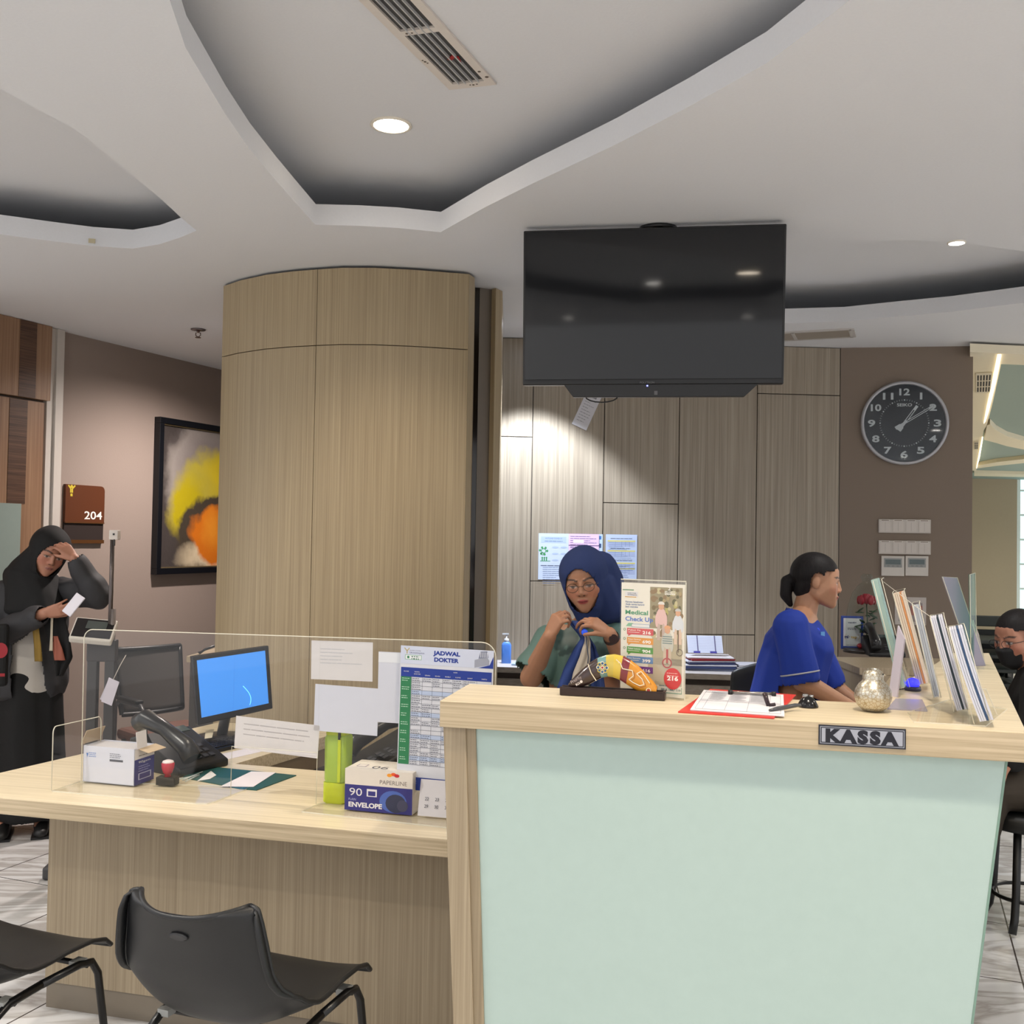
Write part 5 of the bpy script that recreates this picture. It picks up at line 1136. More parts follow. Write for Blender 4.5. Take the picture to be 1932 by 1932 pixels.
# ================================================================ REAR COUNTER
hs_ = put('sanitizer_bottle', 'blue hand sanitizer pump bottle on the rear counter', 'bottle', 955, 1251, ZB, 0)
loft([rsq(.026,.020,.010,.0),rsq(.027,.021,.010,.004),rsq(.027,.021,.010,.10),rsq(.022,.018,.010,.112),rsq(.011,.011,.008,.120)]).build('bottle', M((92,146,236),.3), hs_, smooth=40)
MB().lathe([(.012,.120),(.013,.124),(.013,.136),(.005,.138),(.004,.158)]).box((-.006,0,.162),(.036,.011,.008)).build('pump', M((222,226,232),.4), hs_)
bk = put('pale_book', 'thin pale blue book lying on the rear counter', 'book', 968, 1256, ZB, -.2)
MB().box((.07,.05,.006),(.16,.10,.010)).build('block', M((176,198,226),.6), bk, bevel=.001)
def stack(label, px, py, items, rz=0):
    z = ZB+.0005; rnd = random.Random(int(px)); i = 0; q = at_z(px, py, ZB)
    for (w_, d_, h_, c_, nm, lb) in items:
        t = thing(nm, lb, 'folder' if 'folder' in nm else 'papers', (q.x+rnd.uniform(-.006,.006), q.y+rnd.uniform(-.006,.006), z), rz+rnd.uniform(-.12,.12), group=label)
        MB().box((0,0,h_/2),(w_,d_,h_)).build('sheets', M(c_,.6), t, bevel=.0008)
        if 'folder' in nm: MB().box((0,0,h_+.0008),(w_*1.01,d_*1.01,.0016)).build('cover', M(tuple(int(v*.82) for v in c_),.4), t)
        z += h_+.0022
    return z
zt_ = stack('pile of folders on the rear counter', 1335, 1262, [
 (.26,.20,.010,(92,100,124),'ring_folder','grey blue folder at the very bottom of the rear pile'),(.27,.20,.012,(58,72,120),'ring_folder','navy folder second from the bottom of the rear pile'),
 (.28,.20,.006,(206,208,220),'paper_bundle','white paper bundle low in the rear pile'),(.25,.19,.010,(52,60,104),'ring_folder','dark blue folder in the middle of the rear pile'),
 (.27,.19,.006,(196,200,216),'paper_bundle','white paper bundle in the middle of the rear pile'),(.24,.19,.008,(150,34,44),'ring_folder','red folder near the top of the rear pile'),
 (.25,.18,.006,(212,208,214),'paper_bundle','white papers on top of the red folder')])
p, = [at_z(1300,1254,ZB)]
tb2 = thing('table_sheet', 'white printed table propped upright on the pile of folders', 'paper', (at_z(1298,1262,ZB).x, at_z(1298,1262,ZB).y, zt_+.004), -.02)
MB().box((.096,.03,.055),(.192,.003,.105), None, rot('X',-32)).build('board', M((206,212,232),.7), tb2)
m_ = MB(); 
for i in range(12): m_.rect(.004,.006+.008*i,.188,.0068+.008*i, M((150,156,180),.8))
for u in (.052,.148): m_.rect(u,0,u+.005,.105, M((96,90,130),.8), -.0003)
for u in (.03,.12): m_.rect(u,-.002,u+.036,.01, M((60,56,150),.6), -.0005)
m_.xf(Matrix.Translation((0,.0285,.055)) @ Matrix.Rotation(math.radians(-32),4,'X') @ Matrix.Translation((0,-.0021,-.0525))); m_.build('print', None, tb2, fix=False)
stack('small pile of papers on the rear counter', 1408, 1264, [(.13,.16,.005,(130,30,44),'ring_folder','thin dark red folder under the small paper pile'),(.13,.16,.014,(200,200,210),'paper_bundle','white paper bundle, lower one beside the black chair'),(.11,.15,.012,(190,190,200),'paper_bundle','white paper bundle on top, beside the black chair')])
# ================================================================ PEOPLE
def skin_mat(c):
    k = ('skin', c)
    if k in MC: return MC[k]
    mt = bpy.data.materials.new('skin'); mt.use_nodes = True; nt = mt.node_tree; b = nt.nodes['Principled BSDF']
    at = nt.nodes.new('ShaderNodeAttribute'); at.attribute_name = 'tone'; n = nt.nodes.new('ShaderNodeTexNoise'); n.inputs['Scale'].default_value = 60
    tc = nt.nodes.new('ShaderNodeTexCoord'); nt.links.new(tc.outputs['Object'], n.inputs['Vector'])
    mr = nt.nodes.new('ShaderNodeMapRange'); mr.inputs[3].default_value = .94; mr.inputs[4].default_value = 1.04; nt.links.new(n.outputs[0], mr.inputs[0])
    vm_ = nt.nodes.new('ShaderNodeVectorMath'); vm_.operation = 'SCALE'; nt.links.new(at.outputs['Color'], vm_.inputs[0]); nt.links.new(mr.outputs[0], vm_.inputs['Scale'])
    nt.links.new(vm_.outputs[0], b.inputs['Base Color']); b.inputs['Roughness'].default_value = .48; b.inputs['Subsurface Weight'].default_value = .06; b.inputs['Subsurface Radius'].default_value = (.02,.008,.004)
    MC[k] = mt; return mt
def melt(mb, voxel, smooth=3, fac=.5):
    me = bpy.data.meshes.new('m'); mb.bm.to_mesh(me); mb.bm.free(); o = bpy.data.objects.new('m', me); sc.collection.objects.link(o)
    r = o.modifiers.new('r', 'REMESH'); r.mode = 'VOXEL'; r.voxel_size = voxel; r.use_smooth_shade = True
    if smooth: s = o.modifiers.new('s', 'SMOOTH'); s.factor = fac; s.iterations = smooth
    dg = bpy.context.evaluated_depsgraph_get(); out = bpy.data.meshes.new_from_object(o.evaluated_get(dg))
    bpy.data.objects.remove(o); bpy.data.meshes.remove(me); return out
def co_np(me): a = np.empty(len(me.vertices)*3); me.vertices.foreach_get('co', a); return a.reshape(-1,3)
def set_co(me, a): me.vertices.foreach_set('co', a.ravel()); me.update()
def cut(me, mask):
    bm = bmesh.new(); bm.from_mesh(me); bm.verts.ensure_lookup_table(); idx = np.nonzero(mask)[0]
    bmesh.ops.delete(bm, geom=[bm.verts[i] for i in idx], context='VERTS'); bm.to_mesh(me); bm.free(); return me
def link(name, me, mat, parent, solid=0, label=None):
    me.materials.clear(); me.materials.append(mat); me.polygons.foreach_set('use_smooth', [True]*len(me.polygons))
    o = bpy.data.objects.new(name, me); sc.collection.objects.link(o); o.parent = parent
    if solid: md = o.modifiers.new('solid', 'SOLIDIFY'); md.thickness = solid; md.offset = 1
    if label: o['label'] = label
    return o
def folds(me, amp, freq, seed=0, zs=1.0):
    a = co_np(me); n = np.empty(len(me.vertices)*3); me.vertices.foreach_get('normal', n); n = n.reshape(-1,3)
    d = np.sin(a[:,0]*freq + 2.1*np.sin(a[:,2]*freq*.35*zs+seed) + seed)*.6 + np.sin(a[:,1]*freq*1.3 + a[:,2]*freq*.5*zs + 1.7*seed)*.4
    set_co(me, a + n*(d*amp)[:,None]); return me
def headframe(c, yaw, pitch, roll):
    return Matrix.Translation(c) @ (Matrix.Rotation(math.radians(yaw),4,'Z') @ Matrix.Rotation(math.radians(roll),4,'Y') @ Matrix.Rotation(math.radians(pitch),4,'X'))
def add_head(mb, Hm, s=1.0):
    def b(c, r):
        r = (r,r,r) if not isinstance(r, tuple) else r
        return (c, r)
    L = MB()
    L.ell((0,.018,.028), (.073,.090,.082), seg=24, rg=16)
    L.hull([b((0,-.044,.046),(.057,.036,.038)), b((.037,-.047,-.018),.030), b((-.037,-.047,-.018),.030), b((0,-.066,-.083),.021), b((.044,-.008,-.058),.022), b((-.044,-.008,-.058),.022), b((0,.02,-.02),.06)])
    L.hull([b((0,-.078,.014),.0075), b((0,-.091,-.020),.0095)]).hull([b((.0125,-.083,-.026),.0080), b((-.0125,-.083,-.026),.0080), b((0,-.089,-.024),.0095)])
    L.ell((0,-.0830,-.0500), (.020,.009,.0048)).ell((0,-.0815,-.0585), (.017,.009,.0055))
    for sx in (-1,1):
        L.hull([b((sx*.016,-.077,.022),.008), b((sx*.046,-.062,.024),.007)]); L.ell((sx*.073,.012,-.004), (.008,.017,.029))
        L.ell((sx*.031,-.068,.003), (.0145,.0125,.0085))
    L.xf(Hm @ Matrix.Scale(s,4)); me = bpy.data.meshes.new('h'); L.bm.to_mesh(me); L.bm.free(); mb.bm.from_mesh(me); bpy.data.meshes.remove(me)
def limb(mb, pts, rs):
    for i in range(len(pts)-1): mb.hull([(pts[i], rs[i]), (pts[i+1], rs[i+1])], seg=14, rg=8)
def add_hand(mb, wrist, d, n, side, curls=(30,35,30), s=1.0, spread=5, thumb=(35,20), offs=None, frame_only=False):
    """wrist point, d = direction of the hand, n = palm normal, side=+1/-1 puts the thumb at +/- (d x n)"""
    d = Vector(d).normalized(); n = Vector(n); n = (n - d*n.dot(d)).normalized(); a = d.cross(n)*side
    k = .94*s; W = Vector(wrist)
    palm = [(W, .019*k)]
    kn = [W + d*.082*k + a*(.030*k), W + d*.086*k + a*(.010*k), W + d*.083*k - a*(.010*k), W + d*.076*k - a*(.029*k)]
    mb.hull([(W,.020*k),(W+d*.03*k+a*.022*k,.014*k),(kn[0],.0105*k),(kn[1],.0105*k),(kn[2],.0105*k),(kn[3],.0095*k),(W+d*.025*k-a*.02*k,.013*k)])
    Ls = [(.040,.024,.020),(.044,.027,.021),(.041,.025,.020),(.032,.020,.017)]
    for i in range(4):
        p = kn[i]; f = math.radians((1.5-i)*spread); dr = (d*math.cos(f) + a*math.sin(f)).normalized(); ax = None; ang = 0
        r0 = (.0088,.0082,.0075,.0064) if i < 3 else (.0078,.0072,.0066,.0058)
        cs = curls if not offs else tuple(c+offs[i] for c in curls)
        for j in range(3):
            ang += math.radians(cs[j]); v = dr*math.cos(ang) + n*math.sin(ang); q = p + v*Ls[i][j]*k
            mb.hull([(p, r0[j]*k),(q, r0[j+1]*k)], seg=10, rg=6); p = q
    p = W + d*.018*k + a*.024*k; t1, t2 = thumb
    dr = (d*math.cos(math.radians(t1)) + a*math.sin(math.radians(t1)) + n*.35).normalized(); q = p + dr*.040*k
    mb.hull([(p,.0135*k),(q,.0098*k)], seg=10, rg=6); dr2 = (dr + n*math.tan(math.radians(t2)) - a*math.tan(math.radians(t2))*.6).normalized(); r = q + dr2*.028*k
    mb.hull([(q,.0098*k),(r,.0088*k)], seg=10, rg=6); mb.hull([(r,.0088*k),(r+(dr2+n*.15).normalized()*.020*k,.0074*k)], seg=10, rg=6)
def paint(me, Hm, base, lips=(150,64,66), s=1.0, brow=(40,28,24), lidded=0.0):
    a = co_np(me); Mi = np.array((Hm @ Matrix.Scale(s,4)).inverted()); L = a @ Mi[:3,:3].T + Mi[:3,3]
    C = np.tile(np.array(lin(base)), (len(a),1)); 
    def mixin(c, m): 
        nonlocal C
        m = np.clip(m,0,1)[:,None]; C = C*(1-m) + np.array(lin(c))*m
    front = (L[:,1] < -.045)
    def el(cx,cz,rx,rz,soft=.35):
        d = np.sqrt(((L[:,0]-cx)/rx)**2 + ((L[:,2]-cz)/rz)**2); return np.clip((1+soft-d)/(soft),0,1)*front
    mixin(tuple(int(v*.97) for v in (base[0]+8, base[1]-14, base[2]-10)), el(.040,-.022,.020,.016,.8)*.5); mixin(tuple(int(v*.97) for v in (base[0]+8, base[1]-14, base[2]-10)), el(-.040,-.022,.020,.016,.8)*.5)
    mixin(lips, el(0,-.0545,.0175,.0075,.3)*.85); mixin(tuple(int(v*.5) for v in lips), el(0,-.0540,.018,.0013,.6)*.8)
    for sx in (-1,1):
        for k in range(5):
            t = k/4; mixin(brow, el(sx*(.016+.032*t), .0245+.006*math.sin(math.pi*t*.8), .0055, .0030, .5)*.85)
        mixin((206,196,188), el(sx*.031,.0025,.0125,.0050,.3)*(1-lidded)); mixin((26,18,16), el(sx*.031,.002,.0058,.0052,.35)*(1-lidded*.5)); mixin((44,28,24), el(sx*.031,.0075-.006*lidded,.0150,.0020,.5)*.9)
        mixin((70,34,28), el(sx*.009,-.0315,.0035,.0022,.5))
    at = me.color_attributes.new('tone', 'FLOAT_COLOR', 'POINT'); at.data.foreach_set('color', np.hstack([C, np.ones((len(a),1))]).astype(np.float32).ravel())
def pushin(me, Hm, s=1.0):
    a = co_np(me); Mi = np.array((Hm @ Matrix.Scale(s,4)).inverted()); L = a @ Mi[:3,:3].T + Mi[:3,3]; m = np.array(Hm)[:3,1]
    for sx in (-1,1):
        d = np.sqrt(((L[:,0]-sx*.031)/.020)**2 + ((L[:,2]-.006)/.011)**2); w_ = np.clip(1-d,0,1)*(L[:,1] < -.045)
        a = a + m[None,:]*(w_*.0035)[:,None]
        w2 = np.clip(1-np.sqrt(((L[:,0]-sx*.016)/.012)**2 + ((L[:,2]-.008)/.012)**2),0,1)*(L[:,1] < -.045); a = a + m[None,:]*(w2*.004)[:,None]
    set_co(me, a)
def legs_feet(mb, hip, x_, fw, z0, hz, foot=.22, gap=.09, rs=(.085,.06,.05,.038)):
    """standing legs from the hips straight down, toes towards fw"""
    r = Vector((fw.y,-fw.x,0))
    for s_ in (-1,1):
        h_ = hip + r*gap*s_; k_ = h_.copy(); k_.z = z0+hz*.52; a_ = h_.copy(); a_.z = z0+.085
        limb(mb, [h_, k_, a_], [rs[0],rs[1],rs[3]]); f_ = a_ + fw*foot*.62; f_.z = z0+.028
        mb.hull([(a_-fw*.03+Vector((0,0,-.05)),.030),(a_,.036),(f_,.026),(f_+r*.01,.026)])
def localise(me_list, root):
    for me in me_list: me.transform(Matrix.Translation(-Vector(root)))
def trunk(mb, hip, chest, sh1, sh2, neck, rh=(.15,.11,.12), rc=(.13,.10,.10), rw=(.12,.09,.08)):
    mid = hip.lerp(chest, .45)
    mb.hull([(hip, rh),(mid, rw)]).hull([(mid, rw),(chest, rc)]).hull([(chest, rc),(sh1,.045),(sh2,.045),(neck,.05)])

# ---------------------------------------------------------------- woman in the teal blouse and navy headscarf
SK1 = (172,124,96)
d = 3.9; root = at_d(1110,1300,d); root.z = 0
Hm = headframe(at_d(1103,1098,d), -15, 12, -7)
shR = at_d(1040,1212,d+.03); shL = at_d(1163,1207,d+.05); neck = at_d(1112,1180,d+.05); chest = at_d(1103,1240,d+.06); hip = at_d(1108,1440,d+.05)
elR = at_d(1002,1278,d-.02); wrR = at_d(1037,1200,d-.14); elL = at_d(1186,1272,d-.04); wrL = at_d(1150,1196,d-.16)
body = MB(); add_head(body, Hm); trunk(body, hip, chest, shR, shL, neck, rh=(.16,.12,.12), rc=(.145,.115,.11), rw=(.135,.10,.09))
limb(body, [Hm @ Vector((0,.025,-.05)), neck], [.05,.055])
limb(body, [shR, elR, wrR], [.050,.043,.026]); limb(body, [shL, elL, wrL], [.050,.043,.026])
hdR = (at_d(1056,1160,d-.15)-wrR); hdL = (at_d(1108,1164,d-.16)-wrL)
add_hand(body, wrR, hdR, Vector((.75,.55,.1)), 1, (48,50,30), .93, 5, (30,28), offs=(8,0,6,12)); add_hand(body, wrL, hdL, Vector((-.25,.5,-.75)), 1, (34,46,26), .93, 5, (28,26), offs=(10,0,2,4))
legs_feet(body, hip, None, Vector((0,-1,0)), 0, hip.z)
me = melt(body, .0036, 3); pushin(me, Hm); paint(me, Hm, SK1, (160,60,66), lidded=.45); localise([me], root)
p1 = thing('person', 'person with glasses in a teal blouse and navy headscarf, both hands at the collar', 'person', root)
link('body', me, skin_mat(SK1), p1)
# blouse
TEAL = skin_mat(('teal',))
cl = MB(); trunk(cl, hip, chest, shR, shL, neck+Vector((0,0,-.01)), rh=(.19,.145,.10), rc=(.168,.135,.12), rw=(.168,.125,.10))
cl.hull([(hip+Vector((0,0,-.1)),(.2,.15,.1)),(hip,(.19,.14,.1))]); mR = shR.lerp(elR,.78); mL = shL.lerp(elL,.78)
limb(cl, [shR, mR], [.068,.076]); limb(cl, [shL, mL], [.068,.076]); me = melt(cl, .007, 5); folds(me, .004, 46, 1)
a = co_np(me); msk = np.zeros(len(a), bool)
for s_, e_, m_ in ((shR, elR, mR), (shL, elL, mL)):
    ax = np.array((e_-s_).normalized()); t = (a-np.array(s_)) @ ax; q = a-np.array(s_)-t[:,None]*ax; msk |= (t > (m_-s_).length+.02) & (t < (e_-s_).length+.05) & (np.linalg.norm(q,axis=1) < .11)
msk |= (a[:,2] < hip.z-.16) | ((a[:,2] > neck.z+.02))
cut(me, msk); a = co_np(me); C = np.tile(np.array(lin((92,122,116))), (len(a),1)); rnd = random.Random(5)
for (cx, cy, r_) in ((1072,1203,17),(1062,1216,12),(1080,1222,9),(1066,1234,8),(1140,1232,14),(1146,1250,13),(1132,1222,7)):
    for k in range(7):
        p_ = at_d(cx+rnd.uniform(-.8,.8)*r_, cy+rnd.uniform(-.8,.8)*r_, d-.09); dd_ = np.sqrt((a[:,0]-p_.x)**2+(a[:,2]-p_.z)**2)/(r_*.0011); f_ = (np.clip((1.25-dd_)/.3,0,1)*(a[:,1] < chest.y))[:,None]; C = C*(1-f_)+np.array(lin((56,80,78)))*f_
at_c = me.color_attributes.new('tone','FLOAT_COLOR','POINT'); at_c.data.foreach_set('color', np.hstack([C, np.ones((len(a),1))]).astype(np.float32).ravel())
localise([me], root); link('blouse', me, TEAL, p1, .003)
# headscarf
NV = M((30,48,96), .85, bump=.15, bscale=300)
hj = MB(); T = lambda v: Hm @ Vector(v)
hj.ell((0,0,0),(.001,.001,.001)) if False else None
L = MB(); L.ell((0,.022,.034), (.092,.108,.098), seg=28, rg=18); L.hull([((0,.0,.0),(.086,.088,.075)),((.0,-.012,-.075),(.068,.070,.045))])
L.hull([((.03,.03,-.03),(.085,.085,.085)),((.055,.035,-.13),(.075,.06,.05))]); L.hull([((.05,.06,.03),(.07,.06,.07)),((.115,.07,-.02),(.02,.03,.04)),((.08,.06,-.15),(.06,.05,.04))])
L.hull([((0,-.02,-.09),(.06,.05,.03)),((-.005,-.035,-.135),(.035,.03,.03))])
L.xf(Hm); me = melt(L, .005, 6); folds(me, .0022, 60, 2, .6); a = co_np(me); Mi = np.array(Hm.inverted()); q = a @ Mi[:3,:3].T + Mi[:3,3]
opn = (((q[:,0]+.004)/.058)**2 + ((q[:,2]+.018)/.084)**2 < 1) & (q[:,1] < .01); cut(me, opn); localise([me], root); link('headscarf', me, NV, p1, .004)
# neck scarf hanging in front, navy with a beige band
def band(name, cps, wds, mat, par, root_, thick=.006, wave=.008):
    mb = MB(); n = 26
    def at_(arr, u):
        f = u*(len(arr)-1); i = min(int(f), len(arr)-2); return arr[i]*(1-(f-i)) + arr[i+1]*(f-i) if not isinstance(arr[0], Vector) else arr[i].lerp(arr[i+1], f-i)
    def fn(u, v):
        c = at_(cps, u); w_ = at_(wds, u); x = (v-.5)*2
        return c + Vector((x*w_, -wave*math.cos(x*5+u*4) + .25*w_*x*x, 0)) - Vector(root_)
    mb.grid(fn, n, 12); return mb.build(name, mat, par, solid=thick)
dd = d-.135
band('neck_scarf', [at_d(1082,1172,d-.10), at_d(1094,1188,dd), at_d(1106,1206,dd), at_d(1100,1225,dd), at_d(1090,1262,dd), at_d(1080,1300,dd)], [.02,.018,.018,.030,.048,.055], M((42,66,130),.8), p1, root)
band('scarf_end', [at_d(1106,1200,dd-.008), at_d(1108,1214,dd-.012), at_d(1104,1240,dd-.014), at_d(1096,1270,dd-.016), at_d(1092,1310,dd-.016)], [.008,.012,.018,.026,.034], M((190,180,166),.8), p1, root, wave=.004)
band('scarf_end', [at_d(1108,1206,dd), at_d(1116,1222,dd), at_d(1124,1260,dd), at_d(1128,1300,dd)], [.010,.016,.022,.026], M((38,58,112),.8), p1, root)
MB().ell(at_d(1103,1193,dd-.03)-root, (.012,.005,.012)).build('badge_reel', M((40,90,240),.3,emit=.3), p1); MB().tube([at_d(1105,1196,dd-.03)-root, at_d(1110,1240,dd-.03)-root, at_d(1106,1290,dd-.03)-root], .002, seg=6).build('lanyard', M((60,70,90),.6), p1)
# glasses, watch, bracelet
gl = MB()
for sx in (-1,1):
    gl.tube([T((sx*.031+.021*math.cos(t), -.093+.006*abs(math.cos(t))*.5, .001+.0165*math.sin(t))) for t in [i*2*math.pi/20 for i in range(21)]], .0011, seg=6, cap=False); gl.tube([T((sx*.052,-.089,.006)), T((sx*.074,-.03,.004))], .001, seg=6)
gl.tube([T((-.010,-.094,.004)), T((0,-.097,.007)), T((.010,-.094,.004))], .0011, seg=6); gl.xf(Matrix.Translation(-root)); gl.build('glasses', M((70,56,46),.3,metal=.4), p1)
ax = (wrL-elL).normalized(); wq_ = Vector((0,0,1)).rotation_difference(ax).to_matrix(); wc = wrL.lerp(elL,.10)-root
MB().lathe([(.0295,-.008),(.031,0),(.0295,.008)], axis=wq_, c=wc, cap=False).build('watch_strap', M((60,44,40),.4), p1); 
MB().lathe([(.017,-.004),(.017,.004)], axis=Matrix.Rotation(math.radians(90),3,'X'), c=wc+Vector((.004,-.032,0))).build('watch_face', M((76,60,60),.2,metal=.5), p1)

# ---------------------------------------------------------------- woman in royal blue, leaning over her desk
SK2 = (182,134,104)
d = 4.3; root = at_d(1470,1350,d); root.z = 0
Hm = headframe(at_d(1544,1098,d), 76, 8, 3)
T = lambda v: Hm @ Vector(v)
neck = at_d(1517,1160,d); shN = at_d(1492,1184,d-.16); shF = at_d(1512,1180,d+.16); chest = at_d(1504,1222,d); hip = at_d(1462,1400,d+.02)
elN = at_d(1512,1284,d-.19); wrN = at_d(1612,1338,d-.14); elF = at_d(1566,1290,d+.14); wrF = at_d(1612,1322,d+.06)
body = MB(); add_head(body, Hm, .98); trunk(body, hip, chest, shN, shF, neck, rh=(.12,.16,.12), rc=(.115,.145,.11), rw=(.10,.135,.09))
limb(body, [T((0,.03,-.05)), neck], [.048,.052]); limb(body, [shN, elN, wrN], [.048,.042,.026]); limb(body, [shF, elF, wrF], [.048,.042,.026])
add_hand(body, wrN, Vector((.9,.05,-.35)), Vector((0,0,-1)), -1, (16,26,20), .93, 7, (35,15)); add_hand(body, wrF, Vector((.9,-.05,-.35)), Vector((0,0,-1)), 1, (16,26,20), .93, 7, (35,15))
legs_feet(body, hip, None, Vector((1,0,0)), 0, hip.z)
me = melt(body, .0036, 3); pushin(me, Hm, .98); paint(me, Hm, SK2, (158,70,66), .98, lidded=.25); localise([me], root)
p2 = thing('person', 'person with a black ponytail in a royal blue tunic, seen from the side, leaning forward', 'person', root)
link('body', me, skin_mat(SK2), p2)
RB = M((8,48,150), .75, bump=.15, bscale=200)
cl = MB(); trunk(cl, hip, chest, shN, shF, neck+Vector((-.01,0,-.02)), rh=(.155,.185,.12), rc=(.145,.17,.115), rw=(.15,.165,.10)); cl.hull([(hip,(.155,.185,.1)),(hip+Vector((-.01,0,-.35)),(.17,.2,.05))])
mN = shN.lerp(elN,.92); mF = shF.lerp(elF,.95); limb(cl, [shN, mN], [.072,.072]); limb(cl, [shF, mF], [.072,.070]); cl.hull([(neck+Vector((-.02,0,.0)),.058),(chest,.12)])
me = melt(cl, .0065, 5); folds(me, .0035, 40, 4); a = co_np(me); msk = np.zeros(len(a), bool)
for s_, e_, m_ in ((shN, elN, mN), (shF, elF, mF)):
    ax = np.array((e_-s_).normalized()); t = (a-np.array(s_)) @ ax; q = a-np.array(s_)-t[:,None]*ax; msk |= (t > (m_-s_).length+.03) & (np.linalg.norm(q,axis=1) < .10)
Mi = np.array(Hm.inverted()); q = a @ Mi[:3,:3].T + Mi[:3,3]; nk = np.array(neck)
msk |= (np.linalg.norm((a-nk-np.array((.0,0,.045)))/np.array((.072,.075,.05)),axis=1) < 1) | (a[:,2] < hip.z-.33)
cut(me, msk); localise([me], root); link('tunic', me, RB, p2, .003)
PIPE = M((170,170,176), .6)
for s_, e_, m_ in ((shN, elN, mN),):
    ax = (e_-s_).normalized(); A3 = Vector((0,0,1)).rotation_difference(ax).to_matrix(); MB().lathe([(.0765,-.003),(.079,0),(.0765,.003)], axis=A3, c=m_-ax*.012-root, cap=False).build('sleeve_trim', PIPE, p2)
lc_ = [at_d(1519,1168,d-.06), at_d(1534,1196,d-.10), at_d(1543,1222,d-.11), at_d(1546,1240,d-.11)]
MB().tube([v-root for v in lc_], .0022, seg=6).ell(at_d(1543,1190,d-.10)-root, (.009,.006,.012), M((30,70,230),.4)).build('lanyard', M((30,60,190),.5), p2)
MB().box(at_d(1547,1236,d-.125)-root, (.03,.003,.058), None, rot('Z',30)).build('id_card', M((206,212,220),.5), p2)
MB().box(at_d(1552,1197,d-.12)-root, (.028,.003,.022), None, rot('Z',40)).build('name_badge', M((90,150,210),.5), p2)
HAIR = bpy.data.materials.new('black_hair'); HAIR.use_nodes = True; nt = HAIR.node_tree; b_ = nt.nodes['Principled BSDF']; b_.inputs['Roughness'].default_value = .55; b_.inputs['Specular IOR Level'].default_value = .2
tc = nt.nodes.new('ShaderNodeTexCoord'); mp = nt.nodes.new('ShaderNodeMapping'); mp.inputs['Scale'].default_value = (160,160,14); nn = nt.nodes.new('ShaderNodeTexNoise'); nn.inputs['Scale'].default_value = 1
nt.links.new(tc.outputs['Object'], mp.inputs[0]); nt.links.new(mp.outputs[0], nn.inputs['Vector']); r_ = nt.nodes.new('ShaderNodeValToRGB'); r_.color_ramp.elements[0].color = (.004,.004,.005,1); r_.color_ramp.elements[1].color = (.022,.018,.018,1); nt.links.new(nn.outputs[0], r_.inputs[0]); nt.links.new(r_.outputs[0], b_.inputs['Base Color'])
bp = nt.nodes.new('ShaderNodeBump'); bp.inputs['Strength'].default_value = .4; bp.inputs['Distance'].default_value = .002; nt.links.new(nn.outputs[0], bp.inputs['Height']); nt.links.new(bp.outputs[0], b_.inputs['Normal'])
def hairdo(Hm, tail=True, s=1.0, extra=None):
    L = MB(); L.ell((0,.022,.034), (.083,.100,.090), seg=28, rg=18)
    L.hull([((0,.03,.0),(.077,.075,.06)),((0,.06,-.05),(.05,.035,.03))])
    if tail:
        L.hull([((0,.105,.0),.022),((0,.128,-.02),.026)]).hull([((0,.128,-.02),.026),((0,.125,-.075),.024)]).hull([((0,.125,-.075),.024),((.0,.10,-.115),.010)])
    if extra: extra(L)
    L.xf(Hm @ Matrix.Scale(s,4)); me = melt(L, .0045, 4); a = co_np(me); Mi = np.array((Hm @ Matrix.Scale(s,4)).inverted()); q = a @ Mi[:3,:3].T + Mi[:3,3]
    face = (q[:,1] < -.012-(q[:,2]-.0)*.25) & (q[:,2] < .060-np.abs(q[:,0])*.18) & (q[:,2] > -.2); ear = ((q[:,1]-.006)/.026)**2+((q[:,2]+.006)/.040)**2 < 1
    low = (q[:,2] < -.02) & (q[:,1] < .03)
    cut(me, face | ((ear | low) & (np.abs(q[:,0]) > .045))); return me
me = hairdo(Hm, True, .98); localise([me], root); link('hair', me, HAIR, p2, .002)
MB().tube([T((0,.112+.016*math.cos(t)*.3,-.008+.024*math.sin(t))) - root for t in [0,1,2,3,4,5,6.28]], .004, seg=6).build('hair_tie', M((90,84,84),.6), p2)
# her chair and desk behind the counter
ch = thing('office_chair', 'black office chair with a rounded back behind the person in blue', 'chair', (1.31, 4.70, 0), math.radians(150))
cb_ = at_d(1428,1300,d)
MB().grid(lambda u, v: Vector(((u-.5)*.46, .26-.05*abs(math.cos((u-.5)*math.pi))+.02*math.cos(v*3), .60+.42*v - .06*(2*u-1)**2*v)), 14, 10).build('backrest', BLK2, ch, solid=.035, sub=1)
MB().box((0,.0,.50),(.48,.46,.07)).build('seat', BLK2, ch, bevel=.03); MB().tube([(0,0,.12),(0,0,.47)], .028).build('gas_lift', GRY, ch); MB().tube([(0,.2,.47),(0,.27,.5),(0,.26,.7)], .018).build('back_arm', BLK2, ch)
for k in range(5):
    a_ = 2*math.pi*k/5; lg = MB().tube([(0,0,.11),(.28*math.cos(a_),.28*math.sin(a_),.065)], [.022,.014]).build('leg', BLK2, ch); MB().ell((.28*math.cos(a_),.28*math.sin(a_),.03),(.028,.018,.0295)).build('castor', BLK2, lg)
wdk = thing('work_desk', 'inner work desk behind the cashier counter', 'desk', (1.49, 4.16, 0), angF)
MB().box((0,0,.785),(.34,.54,.03)).build('desktop', W_DESK, wdk); 
for sx in (-1,1): MB().box((sx*.15,0,.384),(.03,.5,.768)).build('side_panel', W_DESK, wdk)

